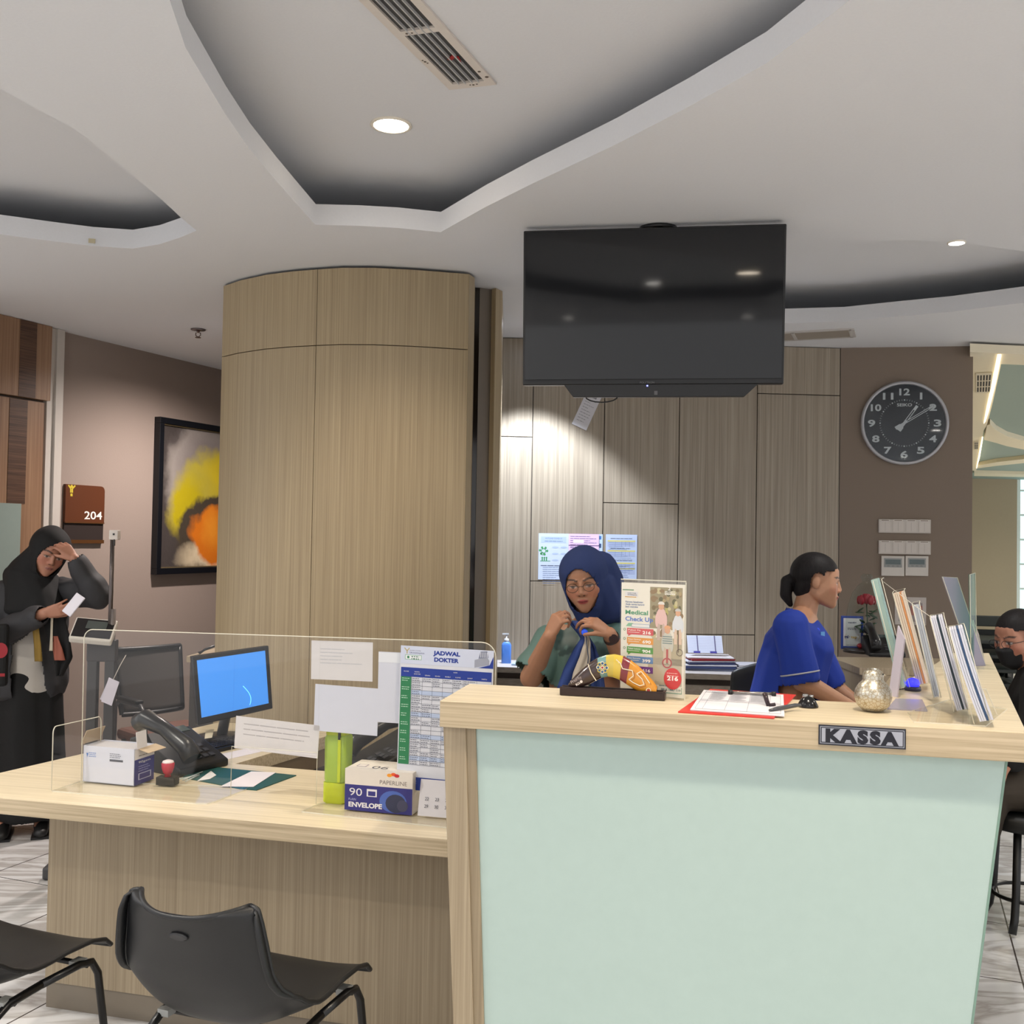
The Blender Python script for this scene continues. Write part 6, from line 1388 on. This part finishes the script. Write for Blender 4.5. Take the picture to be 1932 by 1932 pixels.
# ---------------------------------------------------------------- woman in black at the left
SK3 = (176,124,100)
d = 5.2; root = at_d(62,1560,d); root.z = 0
Hm = headframe(at_d(92,1044,d), 44, 18, 14)
T = lambda v: Hm @ Vector(v)
neck = at_d(62,1095,d+.04); shR = at_d(12,1122,d+.02); shL = at_d(118,1116,d+.10); chest = at_d(60,1150,d+.06); hip = at_d(52,1290,d+.06)
elR = at_d(-8,1200,d-.06); wrR = at_d(86,1156,d-.20); elL = at_d(184,1122,d-.04); wrL = at_d(140,1054,d-.09)
body = MB(); add_head(body, Hm); trunk(body, hip, chest, shR, shL, neck, rh=(.15,.12,.12), rc=(.14,.11,.11), rw=(.13,.10,.09))
limb(body, [T((0,.025,-.05)), neck], [.05,.055]); limb(body, [shR, elR, wrR], [.050,.042,.026]); limb(body, [shL, elL, wrL], [.050,.042,.026])
add_hand(body, wrL, at_d(119,1030,d-.10)-wrL, Vector((-.5,.7,-.4)), 1, (34,36,26), .92, 4, (30,15)); add_hand(body, wrR, at_d(128,1146,d-.22)-wrR, Vector((.2,.9,.35)), -1, (20,24,14), .92, 5, (26,10))
legs_feet(body, hip, None, Vector((.35,-.93,0)), 0, hip.z)
me = melt(body, .0040, 3); pushin(me, Hm); paint(me, Hm, SK3, (150,92,86), lidded=.4); localise([me], root)
p3 = thing('person', 'person in a long black headscarf and dark grey jacket, one hand raised to the forehead', 'person', root)
link('body', me, skin_mat(SK3), p3)
BLC = M((14,14,15), .85, bump=.15, bscale=150); JK = M((50,50,53), .7, bump=.2, bscale=140)
# long skirt
sk = MB(); ft = Vector((hip.x+.02, hip.y, .10)); sk.hull([(hip+Vector((0,0,.05)),(.17,.14,.08)),(ft,(.19,.15,.05))]); me = melt(sk, .010, 3); folds(me, .010, 34, 1, .1); a = co_np(me); cut(me, (a[:,2] > hip.z+.12) | (a[:,2] < .075)); localise([me], root); link('skirt', me, BLC, p3, .003)
for s_ in (-1,1):
    r = Vector((.93,.35,0)); fw = Vector((.35,-.93,0)); h_ = hip + r*.09*s_; f_ = Vector((h_.x,h_.y,0)); mb = MB(); mb.hull([(f_-fw*.05+Vector((0,0,.035)),.036),(f_+fw*.04+Vector((0,0,.055)),.040),(f_+fw*.15+Vector((0,0,.028)),(.034,.034,.026))]); mb.box(f_+fw*.05+Vector((0,0,.006)),(.085,.24,.012),None,Matrix.Rotation(math.atan2(.35,.93),3,'Z')); mb.xf(Matrix.Translation(-root)); mb.build('shoe', M((18,18,18),.5), p3)
# white shirt under an open jacket
sh_ = MB(); trunk(sh_, hip, chest, shR.lerp(neck,.25), shL.lerp(neck,.25), neck, rh=(.175,.145,.11), rc=(.155,.125,.11), rw=(.155,.125,.09)); me = melt(sh_, .010, 4); folds(me, .003, 40, 3); a = co_np(me); cut(me, (a[:,2] > neck.z) | (a[:,2] < hip.z-.05)); localise([me], root); link('shirt', me, M((190,184,176),.85), p3, .002)
jk = MB(); trunk(jk, hip, chest, shR, shL, neck+Vector((0,0,-.02)), rh=(.20,.165,.12), rc=(.175,.145,.12), rw=(.18,.15,.10)); limb(jk, [shR, elR, wrR.lerp(elR,.14)], [.076,.066,.050]); limb(jk, [shL, elL, wrL.lerp(elL,.14)], [.072,.068,.048])
me = melt(jk, .007, 4); folds(me, .006, 42, 6, 1.5); a = co_np(me); Ld = a - np.array(chest); xs = Ld[:,0]
openf = (a[:,1] < chest.y-.02) & (np.abs(xs-.02-(chest.z-a[:,2])*.10) < .052+(chest.z-a[:,2])*.05) & (a[:,2] < chest.z-.055)
sl = np.zeros(len(a), bool)
for s_, e_ in ((elR, wrR), (elL, wrL)):
    axv = np.array((e_-s_).normalized()); t = (a-np.array(s_)) @ axv; q = a-np.array(s_)-t[:,None]*axv; nearf = (np.linalg.norm(q,axis=1) < .075) & (t > -.02) ; openf &= ~nearf; sl |= (t > (e_-s_).length*.86+.03) & (t < (e_-s_).length+.10) & (np.linalg.norm(q,axis=1) < .09)
cut(me, openf | sl | ((a[:,2] > neck.z+.03) & (np.abs(xs) < .15)) | (a[:,2] < hip.z-.07)); localise([me], root); link('jacket', me, JK, p3, .004)
# headscarf falling to the chest
L = MB(); L.ell((0,.024,.034), (.094,.112,.098), seg=28, rg=18); L.hull([((0,.0,.0),(.088,.090,.075)),((.0,-.008,-.075),(.072,.072,.045))])
L.xf(Hm); L.hull([(T((0,.03,-.02)),.088),(neck+Vector((-.04,.02,.02)),.10)]); L.hull([(neck+Vector((-.02,0,.03)),(.125,.10,.06)),(at_d(44,1150,d-.02),(.10,.08,.04)),(at_d(80,1150,d-.06),(.10,.07,.05)),(shL+Vector((-.03,0,0)),.05)])
me = melt(L, .006, 6); folds(me, .003, 48, 2, .8); a = co_np(me); Mi = np.array(Hm.inverted()); q = a @ Mi[:3,:3].T + Mi[:3,3]
opn = (((q[:,0]+.002)/.056)**2 + ((q[:,2]+.020)/.086)**2 < 1) & (q[:,1] < .0); cut(me, opn); localise([me], root); link('headscarf', me, BLC, p3, .004)
band('scarf_tail', [at_d(98,1165,d-.15), at_d(108,1200,d-.15), at_d(116,1240,d-.14), at_d(112,1275,d-.13)], [.055,.06,.05,.012], BLC, p3, root, wave=.01)
band('lanyard', [at_d(98,1160,d-.17), at_d(97,1200,d-.17), at_d(96,1228,d-.17)], [.006,.006,.008], M((190,180,160),.7), p3, root, .002, .001)
band('patterned_pouch', [at_d(103,1200,d-.16), at_d(108,1225,d-.16), at_d(112,1246,d-.16)], [.014,.024,.026], M((150,84,66),.7,bump=.6,bscale=60), p3, root, .004, .002)
band('batik_panel', [at_d(66,1180,d-.14), at_d(70,1215,d-.14), at_d(72,1248,d-.14)], [.016,.018,.018], M((140,112,44),.7,bump=.6,bscale=60), p3, root, .003, .002)
ph_c = at_d(139,1141,d-.245)
ph = thing('mobile_phone', 'white mobile phone held by the person in black', 'phone', ph_c, 0, rot=(math.radians(-30), math.radians(-38), math.radians(8)))
MB().box((0,0,0),(.060,.008,.110), None, rot('Y',70)).build('case', M((226,222,232),.35), ph, bevel=.003)
bg_ = at_d(-8,1236,d-.24); bgt = thing('tote_bag', 'black shoulder bag with a red round print at the left edge', 'bag', Vector((bg_.x, bg_.y, bg_.z-.16)), .2)
MB().box((0,0,.16),(.11,.05,.30)).build('bag', BLC, bgt, bevel=.015); MB().disc(.028,.185,.032,.037,M((150,20,34),.5),-.0262).build('round_print', None, bgt, fix=False); MB().rect(-.02,.06,.05,.075,M((150,20,34),.5),-.0262).build('bar_print', None, bgt, fix=False)

# ---------------------------------------------------------------- seated person at the right edge
d = 4.25; root = at_d(1960,1540,d); root.z = 0
Hm = headframe(at_d(1918,1206,d), -68, 12, 0); T = lambda v: Hm @ Vector(v)
neck = at_d(1946,1262,d); shN = at_d(1962,1290,d-.15); shF = at_d(1960,1285,d+.15); chest = at_d(1968,1330,d); hip = at_d(1985,1480,d)
knN = at_d(1872,1490,d-.10); knF = at_d(1872,1490,d+.12); fN = Vector((knN.x-.11, knN.y, .05)); fF = Vector((knF.x-.11, knF.y, .05)); elN = at_d(1950,1390,d-.2); wrN = at_d(1908,1440,d-.14); elF = at_d(1950,1390,d+.18); wrF = at_d(1908,1440,d+.14)
body = MB(); add_head(body, Hm, .98); trunk(body, hip, chest, shN, shF, neck, rh=(.13,.16,.11), rc=(.11,.14,.11), rw=(.10,.13,.09)); limb(body, [T((0,.03,-.05)), neck], [.048,.05])
for a_, b_, c_ in ((shN,elN,wrN),(shF,elF,wrF)): limb(body, [a_,b_,c_], [.046,.04,.025])
for k_, f_, o_ in ((knN,fN,-.08),(knF,fF,.08)): limb(body, [hip+Vector((0,o_,0)), k_, f_], [.08,.055,.036]); body.hull([(f_,.035),(f_+Vector((-.15,0,-.02)),.026)])
add_hand(body, wrN, (-.8,.1,-.4), (0,0,-1), 1, (20,26,20), .92); add_hand(body, wrF, (-.8,-.1,-.4), (0,0,-1), -1, (20,26,20), .92)
me = melt(body, .0045, 3); paint(me, Hm, SK3, (150,80,76), .98); localise([me], root)
p4 = thing('person', 'seated person in black with glasses and a black face mask at the right edge', 'person', root)
link('body', me, skin_mat(SK3), p4)
me = hairdo(Hm, False, .98, lambda L: L.hull([((0,.055,.0),(.085,.07,.07)),((0,.07,-.13),(.085,.06,.05))])); localise([me], root); link('hair', me, HAIR, p4, .002)
mk = MB(); mk.hull([((0,-.078,-.028),(.032,.026,.014)),((0,-.066,-.082),(.026,.022,.014)),((.045,-.03,-.03),.02),((-.045,-.03,-.03),.02),((0,-.03,-.08),.04)]); mk.xf(Hm @ Matrix.Translation((0,-.006,0))); me = melt(mk, .004, 2); localise([me], root); link('face_mask', me, M((20,20,22),.8), p4)
gl = MB()
for sx in (-1,1): gl.tube([T((sx*.031+.021*math.cos(t), -.096, .001+.016*math.sin(t))) for t in [i*2*math.pi/16 for i in range(17)]], .0013, seg=6, cap=False); gl.tube([T((sx*.052,-.092,.006)), T((sx*.078,.005,.006))], .0013, seg=6)
gl.xf(Matrix.Translation(-root)); gl.build('glasses', M((24,24,30),.3), p4)
cl = MB(); trunk(cl, hip, chest, shN, shF, neck+Vector((0,0,-.01)), rh=(.16,.19,.13), rc=(.14,.165,.12), rw=(.14,.165,.10)); limb(cl, [shN,elN,wrN.lerp(elN,.1)], [.068,.06,.045]); limb(cl, [shF,elF,wrF.lerp(elF,.1)], [.068,.06,.045])
me = melt(cl, .008, 4); folds(me, .004, 40, 8); a = co_np(me); cut(me, a[:,2] > neck.z+.035); localise([me], root); link('sweater', me, M((24,24,26),.85), p4, .003)
cl = MB()
for k_, f_, o_ in ((knN,fN,-.08),(knF,fF,.08)): limb(cl, [hip+Vector((0,o_,0)), k_, f_+Vector((0,0,.08))], [.105,.078,.06])
me = melt(cl, .008, 4); localise([me], root); link('trousers', me, M((52,44,34),.8), p4)

for f_ in (fN, fF):
    mb = MB(); mb.hull([(f_+Vector((.03,0,0)),.046),(f_+Vector((-.16,0,-.012)),.036)]); mb.xf(Matrix.Translation(-root)); mb.build('shoe', M((20,20,20),.5), p4)
# ================================================================ SEATING AND THE REST
SHELL = M((23,24,26), .42, bump=.12, bscale=500); FRM = M((16,16,17), .3)
def shell_chair(label, loc, rz):
    """moulded plastic stacking chair; local: back at y=0, seat runs to +y, front of the seat at y=.44"""
    t = thing('waiting_chair', label, 'chair', loc, rz, group='black plastic chairs in front of the low desk')
    def sidew(v): return .205 + .022*math.sin(math.pi*min(1,max(0,v))) 
    P_ = [(-.118,.735),(-.112,.725),(-.098,.69),(-.078,.63),(-.060,.565),(-.032,.505),(.0,.455),(.05,.425),(.12,.418),(.20,.425),(.28,.432),(.36,.436),(.41,.430),(.435,.415)]
    def fn(u, v):
        f = v*(len(P_)-1); i = min(int(f), len(P_)-2); q = f-i; y = P_[i][0]*(1-q)+P_[i+1][0]*q; z = P_[i][1]*(1-q)+P_[i+1][1]*q
        x = (u-.5)*2; w_ = .205*(1-.06*max(0,(v-.6))*2); 
        w_ *= 1-.24*max(0,1-v/.42); w_ *= 1+.06*math.exp(-((v-.55)/.15)**2)
        if v < .07: w_ *= 1-.09*(1-v/.07)**2
        bk = max(0, 1-v/.5)
        # the back curls forward at its sides, the seat rises at its sides, the top edge dips in the middle
        y += (abs(x)**2.6)*(.075*bk + .02*(1-bk)*0); z += (abs(x)**2.4)*(.030*(1-bk)*(1-max(0,(v-.75)*3.2))) - (.018*(1-x*x) if v < .1 else 0)*(1-v/.1)
        hip_ = math.exp(-((v-.5)/.13)**2); z += (abs(x)**3)*.045*hip_; y += (abs(x)**3)*.02*hip_
        return Vector((x*w_, y, z))
    MB().grid(fn, 22, 34).build('seat_shell', SHELL, t, solid=.007, sub=1)
    rim = [fn(0, v/40) for v in range(0,41)]; rim2 = [fn(1, v/40) for v in range(0,41)]; top = [fn(u/20, 0) for u in range(0,21)]; fr_ = [fn(u/20, 1) for u in range(0,21)]
    m_ = MB()
    for L_ in (rim, rim2, top, fr_): m_.tube(L_, .0062, seg=8)
    m_.build('rolled_edge', SHELL, t)
    # turned-down flange along the sides of the back
    for s_ in (0, 1):
        a_ = [fn(s_, v/40) for v in range(1,24)]; m_ = MB(); idx = 0
        V_ = [[m_.bm.verts.new(p + Vector(((1 if s_ else -1)*.004*j, -.030*j*math.sin(math.pi*min(1,(k+2)/20)), -.006*j))) for j in range(2)] for k, p in enumerate(a_)]
        for k in range(len(V_)-1): f = m_.bm.faces.new((V_[k][0],V_[k+1][0],V_[k+1][1],V_[k][1])); f.smooth = True
        m_.build('side_flange', SHELL, t, solid=.006)
    MB().lathe([(.022,-.0035),(.024,0),(.018,.003)], axis=Matrix.Rotation(math.radians(110),3,'X') @ Matrix.Diagonal((1,.42,1)), c=(.0,-.098,.668)).build('oval_badge', M((44,44,46),.4), t)
    for s_ in (-1, 1):
        x = s_*.185
        MB().tube([(x*1.12,-.06,.004),(x*1.05,.02,.28),(x,.055,.375),(x,.10,.398),(x,.20,.404)], .0105, seg=10).build('leg', FRM, t)
        MB().tube([(x,.20,.404),(x,.33,.404),(x,.375,.395),(x*1.02,.395,.36),(x*1.12,.44,.004)], .0105, seg=10).build('leg', FRM, t)
        for y_, z_ in ((.10,.400),(.34,.404)): MB().box((x*.93,y_,z_),(.03,.035,.016)).build('clear_pad', M((150,152,150),.3), t)
    MB().tube([(-.185,.12,.392),(.185,.12,.392)], .008, seg=8).build('crossbar', FRM, t); MB().tube([(-.185,.36,.392),(.185,.36,.392)], .008, seg=8).build('crossbar', FRM, t)
    return t
cz = at_z(592,1925,.43); 
rzc = math.radians(-19)
R3 = Matrix.Rotation(rzc,3,'Z')
fr = at_z(700,1832,.42); base_ = Vector((fr.x,fr.y,0)) - R3 @ Vector((.20,.43,0))
chair_a = shell_chair('black plastic chair with an oval badge on its back, nearest the low desk', base_, rzc)
fr2 = at_z(207,1782,.42); base2 = Vector((fr2.x,fr2.y,0)) - R3 @ Vector((.20,.43,0))
dup(chair_a, base2, rzc-.02, 'black plastic chair cut off by the left edge')
# ---- mesh visitor chair behind the desk
vc0 = at_z(300,1400,.05); vp = at_d(305,1320,5.4)
vc = thing('visitor_chair', 'black mesh backed armchair with a brown seat beyond the low desk', 'chair', (-1.87, 5.7, 0), math.radians(46)); vc.scale = (.93,.93,.93)
MESH = M((66,61,58), .8)
bkf = lambda u, v: Vector(((u-.5)*(.44-.05*(1-v)), .24-.05*math.cos((u-.5)*2.6)+.10*v, .56+.38*v))
MB().grid(bkf, 12, 10).build('mesh_back', MESH, vc, solid=.004)
MB().tube([bkf(0,v/8) for v in range(9)]+[bkf(u/8,1) for u in range(9)]+[bkf(1,1-v/8) for v in range(9)]+[bkf(1-u/8,0) for u in range(9)], .015, seg=8, cap=False).build('back_frame', BLK2, vc)
MB().box((0,0,.455),(.47,.45,.07)).build('seat', M((92,58,46),.7), vc, bevel=.028)
for s_ in (-1,1):
    MB().tube([(s_*.25,.22,.0),(s_*.25,.20,.62),(s_*.25,.15,.66),(s_*.25,-.12,.66),(s_*.25,-.17,.62),(s_*.25,-.24,.0)], .014, seg=8).build('arm_frame', M((64,64,66),.4), vc)
    MB().box((s_*.25,.02,.68),(.05,.26,.022)).build('armrest', BLK2, vc, bevel=.008)
MB().tube([(-.25,.1,.43),(.25,.1,.43)], .012).build('crossbar', BLK2, vc)
# ---- height and weight scale with tag
sp_ = at_d(193,1300,4.75); sc_ = thing('height_scale', 'body scale with a tilted display and tall measuring rod beside the desk', 'scale', (sp_.x, 4.75, 0), math.radians(6))
def lz(px, py, dd=4.75): v = at_d(px, py, dd) - Vector((sp_.x,4.75,0)); return Matrix.Rotation(-math.radians(6),3,'Z') @ v
ztop = lz(210,1003).z; xr = lz(207,1200).x
MB().tube([(xr,.0,.95),(xr,.0,ztop)], .010, seg=8).build('measuring_rod', M((96,88,86),.3,metal=.6), sc_); MB().tube([(xr+.012,.0,.62),(xr+.012,.0,1.18)], .012, seg=8).build('rod_sleeve', M((130,122,118),.35,metal=.5), sc_)
MB().box((xr+.01,0,ztop-.015),(.04,.05,.045)).build('rod_head', M((216,208,200),.5), sc_, bevel=.004); MB().box((xr+.012,-.027,ztop-.012),(.008,.003,.008)).build('head_button', BLK2, sc_); MB().tube([(xr+.014,-.02,ztop-.035),(xr+.014,-.02,ztop-.065)], .005, seg=6).build('head_hook', M((60,56,54),.4), sc_)
hz_ = lz(180,1190).z; 
hd = MB(); hd.box((0,0,0),(.185,.14,.035)); hd.xf(Matrix.Translation((lz(181,1190).x,-.03,hz_)) @ Matrix.Rotation(math.radians(38),4,'X') @ Matrix.Rotation(math.radians(7),4,'Y')); hd.build('display_case', M((206,200,190),.45), sc_, bevel=.008)
hd = MB(); hd.box((0,0,.0185),(.168,.118,.003)); hd.xf(Matrix.Translation((lz(181,1190).x,-.03,hz_)) @ Matrix.Rotation(math.radians(38),4,'X') @ Matrix.Rotation(math.radians(7),4,'Y')); hd.build('front_panel', M((26,24,26),.25), sc_)
hd = MB(); hd.box((.01,.02,.021),(.09,.05,.002)); hd.xf(Matrix.Translation((lz(181,1190).x,-.03,hz_)) @ Matrix.Rotation(math.radians(38),4,'X') @ Matrix.Rotation(math.radians(7),4,'Y')); hd.build('lcd', M((72,78,76),.2), sc_)
MB().box((lz(193,1250).x,.0,hz_-.09),(.13,.05,.10)).build('neck', M((46,40,40),.5), sc_, bevel=.006)
for px in (175, 207): MB().box((lz(px,1320).x,.0,(hz_-.12)/2+.03),(.045,.045,hz_-.12)).build('column', M((46,42,42),.5), sc_, bevel=.004)
MB().box((.0,.0,.03),(.36,.40,.055)).build('platform', M((60,60,62),.5), sc_, bevel=.01)
tg = at_d(208,1305,4.66); tt = thing('paper_tag', 'white paper tag hanging by a string from the scale', 'tag', tg, 0, rot=(0, math.radians(18), math.radians(-12)))
MB().box((0,0,0),(.056,.0015,.115)).build('card', M((196,190,200),.8), tt); MB().box((-.006,.004,.0),(.056,.0015,.110), None, rot('Y',6)).build('card', M((186,180,190),.8), tt)
MB().tube([(-.004,.0,.057),(.0,.01,.12),(-.004,.04,.17)], .0018, seg=6).build('string', M((206,196,186),.8), tt)
# ---- far right: bar stool, stacked chairs, far room
st0 = at_z(1925,1538,.46); bs_ = thing('bar_stool', 'black round padded stool with four tube legs under the seated person', 'stool', (at_d(1940,1540,4.2).x, 4.2, 0), 0)
MB().lathe([(.02,.40),(.165,.405),(.175,.42),(.175,.45),(.165,.468),(.02,.47)], seg=28).build('seat', M((14,16,16),.5), bs_)
for k in range(4):
    a_ = math.pi/4+k*math.pi/2; c_, s_ = math.cos(a_), math.sin(a_)
    MB().tube([(.12*c_,.12*s_,.41),(.135*c_,.135*s_,.15),(.15*c_,.15*s_,.06),(.175*c_,.175*s_,.012)], .016, seg=8).build('leg', M((14,16,16),.4), bs_)
MB().tube([(.135*math.cos(t),.135*math.sin(t),.13) for t in [i*2*math.pi/24 for i in range(25)]], .008, seg=6, cap=False).build('foot_ring', M((14,16,16),.4), bs_)
# stack of chairs seen over the counter
cs_ = at_d(1868,1240,7.6); zc0 = 0.0
for k in range(5):
    t = thing('stacked_chair', ['black framed chair at the bottom of the stack in the far room','black framed chair second from the bottom of the far stack','black framed chair in the middle of the far stack','black framed chair second from the top of the far stack','black framed chair on top of the far stack'][k], 'chair', (cs_.x-.02*k, 7.6-.03*k, .105*k), math.radians(-10), group='chairs stacked in the far room')
    m_ = MB()
    for s_ in (-1,1): MB().tube([(s_*.2,-.2,.0),(s_*.2,-.18,.42),(s_*.2,.0,.62),(s_*.2,.16,.62),(s_*.2,.2,.4),(s_*.2,.24,0)], .011, seg=6).build('leg_frame', FRM, t)
    MB().box((0,-.0,.44),(.40,.42,.03)).build('seat', M((22,30,28),.5), t, bevel=.008); MB().box((0,.20,.56),(.40,.02,.08)).build('backrest', M((22,30,28),.5), t, bevel=.006)
# far room beyond the taupe wall
FW1 = WB2 + Vector((.0,.16,0)); ZF = 3.0
FARW = M((172,158,134), .85); CREAM = M((232,222,196), .7); SAGE = M((150,166,158), .8)
fy = 17.5
def fx(px, y): return at_d(px, 950, y).x
wfx = Vector((fx(1836,fy), fy, 0))
struct('wall_far', MB().prism([(wfx.x-1.5,fy),(fx(1919,fy),fy),(fx(1919,fy),fy+.15),(wfx.x-1.5,fy+.15)], 0, 3.6), FARW, 'tan wall at the end of the far room')
struct('wall_passage', MB().prism([(WB2.x-.02,WB2.y+.17),(WB2.x-.14,WB2.y+.17),(wfx.x-.2,fy),(wfx.x-.06,fy)], 0, 3.6), FARW)
zc_ = ZC - .012; ZL = zc_-.05
cx0 = WB2.x-.25
struct('ceiling_far', MB().prism([(cx0,WB2.y+.17),(cx0+9,WB2.y-1.0),(cx0+12,fy+.1),(wfx.x-1.5,fy+.1)], zc_, zc_+.05), SAGE, 'grey green ceiling of the far room')
def cpoly(name, pts, label=None, z0=ZL, z1=zc_-.001, mat=CREAM):
    return struct(name, MB().prism([tuple(at_z(x,y,z0).to_2d()) for x, y in pts], z0, z1), mat, label)
cpoly('trim_14', [(1830,664),(1893,667),(1885,705),(1873,760),(1862,802),(1856,812),(1849,850),(1842,888),(1832,888)], 'cream coffer beside the passage wall')
cpoly('trim_15', [(1893,667),(1960,670),(1960,690),(1889,687)])
cpoly('trim_16', [(1862,803),(1868,800),(1880,812),(1900,823),(1960,840),(1960,854),(1900,842),(1880,836),(1857,830)], 'curved cream rib on the far ceiling')
cpoly('trim_17', [(1843,879),(1880,872),(1960,863),(1960,871),(1880,879),(1843,884)])
cpoly('trim_18', [(1838,893),(1960,896),(1960,901),(1838,898)])
def glow(pts, label):
    q = [at_z(x,y,ZL-.012) for x, y in pts]; o = MB().prism([(v.x,v.y) for v in q], ZL-.012, ZL-.0005).build('light_strip', M((255,240,206), .5, emit=2.0)); tag(o, label, 'light')
glow([(1882,672),(1889,672),(1880,718),(1871,754),(1865,778),(1859,796),(1856,800),(1862,768),(1872,722)], 'bright curved cove light strip along the coffer, near stretch')
glow([(1853,826),(1855,826),(1849,862),(1843,884),(1842,884),(1847,856)], 'bright cove light strip along the coffer, far stretch')
for (a_, b_, c_, e_, lb) in ((1841,703,1871,743,'square egg crate air grille with a red ribbon in the far coffer'),(1838,832,1846,848,'smaller far egg crate grille deeper in the far coffer')):
    g1, g2, g3 = at_z(a_,b_,ZL), at_z(c_,b_,ZL), at_z(a_,e_,ZL); w_ = (g2-g1).length; l_ = abs(g3.y-g1.y)
    t = thing('egg_crate_grille', lb, 'air vent', (g1.x, g1.y, ZL-.001), math.atan2(-(g3-g1).x, (g3-g1).y)); MB().box((w_/2,l_/2,-.004),(w_,l_,.006)).build('frame', M((220,210,188),.6), t)
    m_ = MB()
    for i in range(5):
        for j in range(3): m_.box((w_*(.14+.18*i),l_*(.2+.3*j),-.0075),(w_*.10,l_*.24,.002))
    m_.build('openings', M((40,34,28),.8), t)
    if w_ > .1: MB().box((w_*.62,l_*.42,-.012),(w_*.08,l_*.30,.004),None,rot('Z',20)).box((w_*.78,l_*.6,-.012),(w_*.2,l_*.06,.004)).build('red_ribbon', M((200,60,30),.6), t)
# tall window of the far room
wx0, wx1 = fx(1920,fy), fx(2100,fy); WG = bpy.data.materials.new('daylit_window'); WG.use_nodes = True; nt = WG.node_tree; b_ = nt.nodes['Principled BSDF']
b_.inputs['Base Color'].default_value = (.5,.8,.82,1); b_.inputs['Roughness'].default_value = .1; b_.inputs['Emission Color'].default_value = (*lin((190,236,238)),1); b_.inputs['Emission Strength'].default_value = 1.6
wn_ = struct('window_1', MB().box(((wx0+wx1)/2, fy+.08, 1.9),(wx1-wx0,.02,3.4)), WG, 'bright daylit window of the far room')
m_ = MB()
for k in range(8): m_.box(((wx0+wx1)/2, fy+.05, .4+.42*k),(wx1-wx0,.04,.035))
m_.box((wx0+.03,fy+.05,1.9),(.06,.05,3.4)).box((wx0+.6,fy+.05,1.9),(.04,.05,3.4)); m_.build('window_frame', M((226,236,232),.5), wn_)
struct('wall_window', MB().box(((wx0+wx1)/2, fy+.15, 1.8),(wx1-wx0+.3,.05,3.6)), FARW)
for k, (x, y) in enumerate([(4.9,6.6),(6.6,10.2),(8,14.)]):
    downlight((x,y,zc_-.002), .07, ['far room downlight near the passage','far room downlight towards the window','far room downlight right of the passage'][k], (1,.93,.82), 240, cone=165)

# ---- details carried by a part of their thing
NEST = {'screen':'housing','logo':'housing','light_streak':'housing','standby_light':'speaker_bar','badge':'speaker_bar','dial_markings':'dial','display':'case|body','buttons':'case','label_strip':'backplate',
        'keypad':'body','keys':'case','strap':'lid','polished_edge':'pane|leaf|holder','wing_edge':'side_wing','front_panel':'display_case','lcd':'display_case','head_button':'rod_head','head_hook':'rod_head',
        'lettering':'upper_panel|boomerang','painted_ornament':'boomerang','gilt_fillet':'frame','socket':'base','eye':'body','beak':'body','front_print':'carton','side_print':'carton','top_print':'carton','print':'sheet|sheets|board',
        'round_print':'bag','bar_print':'bag','poster':'holder','dirt_spots':'frame','hair_tie':'hair','watch_face':'watch_strap','rod_sleeve':'measuring_rod','oval_badge':'seat_shell','side_flange':'seat_shell','rolled_edge':'seat_shell','dark_inlay':'','clip_end':'clip'}
for t in [o for o in bpy.data.objects if o.parent is None and o.type == 'EMPTY']:
    ch = kids(t); base_ = {}
    for c in ch: base_.setdefault(c.name.split('.')[0], c)
    for c in ch:
        for want in NEST.get(c.name.split('.')[0], '').split('|'):
            p_ = base_.get(want)
            if want and p_ is not None and p_ is not c and not kids(c) and p_.location.length < 1e-6 and abs(p_.rotation_euler.z) < 1e-6:
                c.parent = p_; break
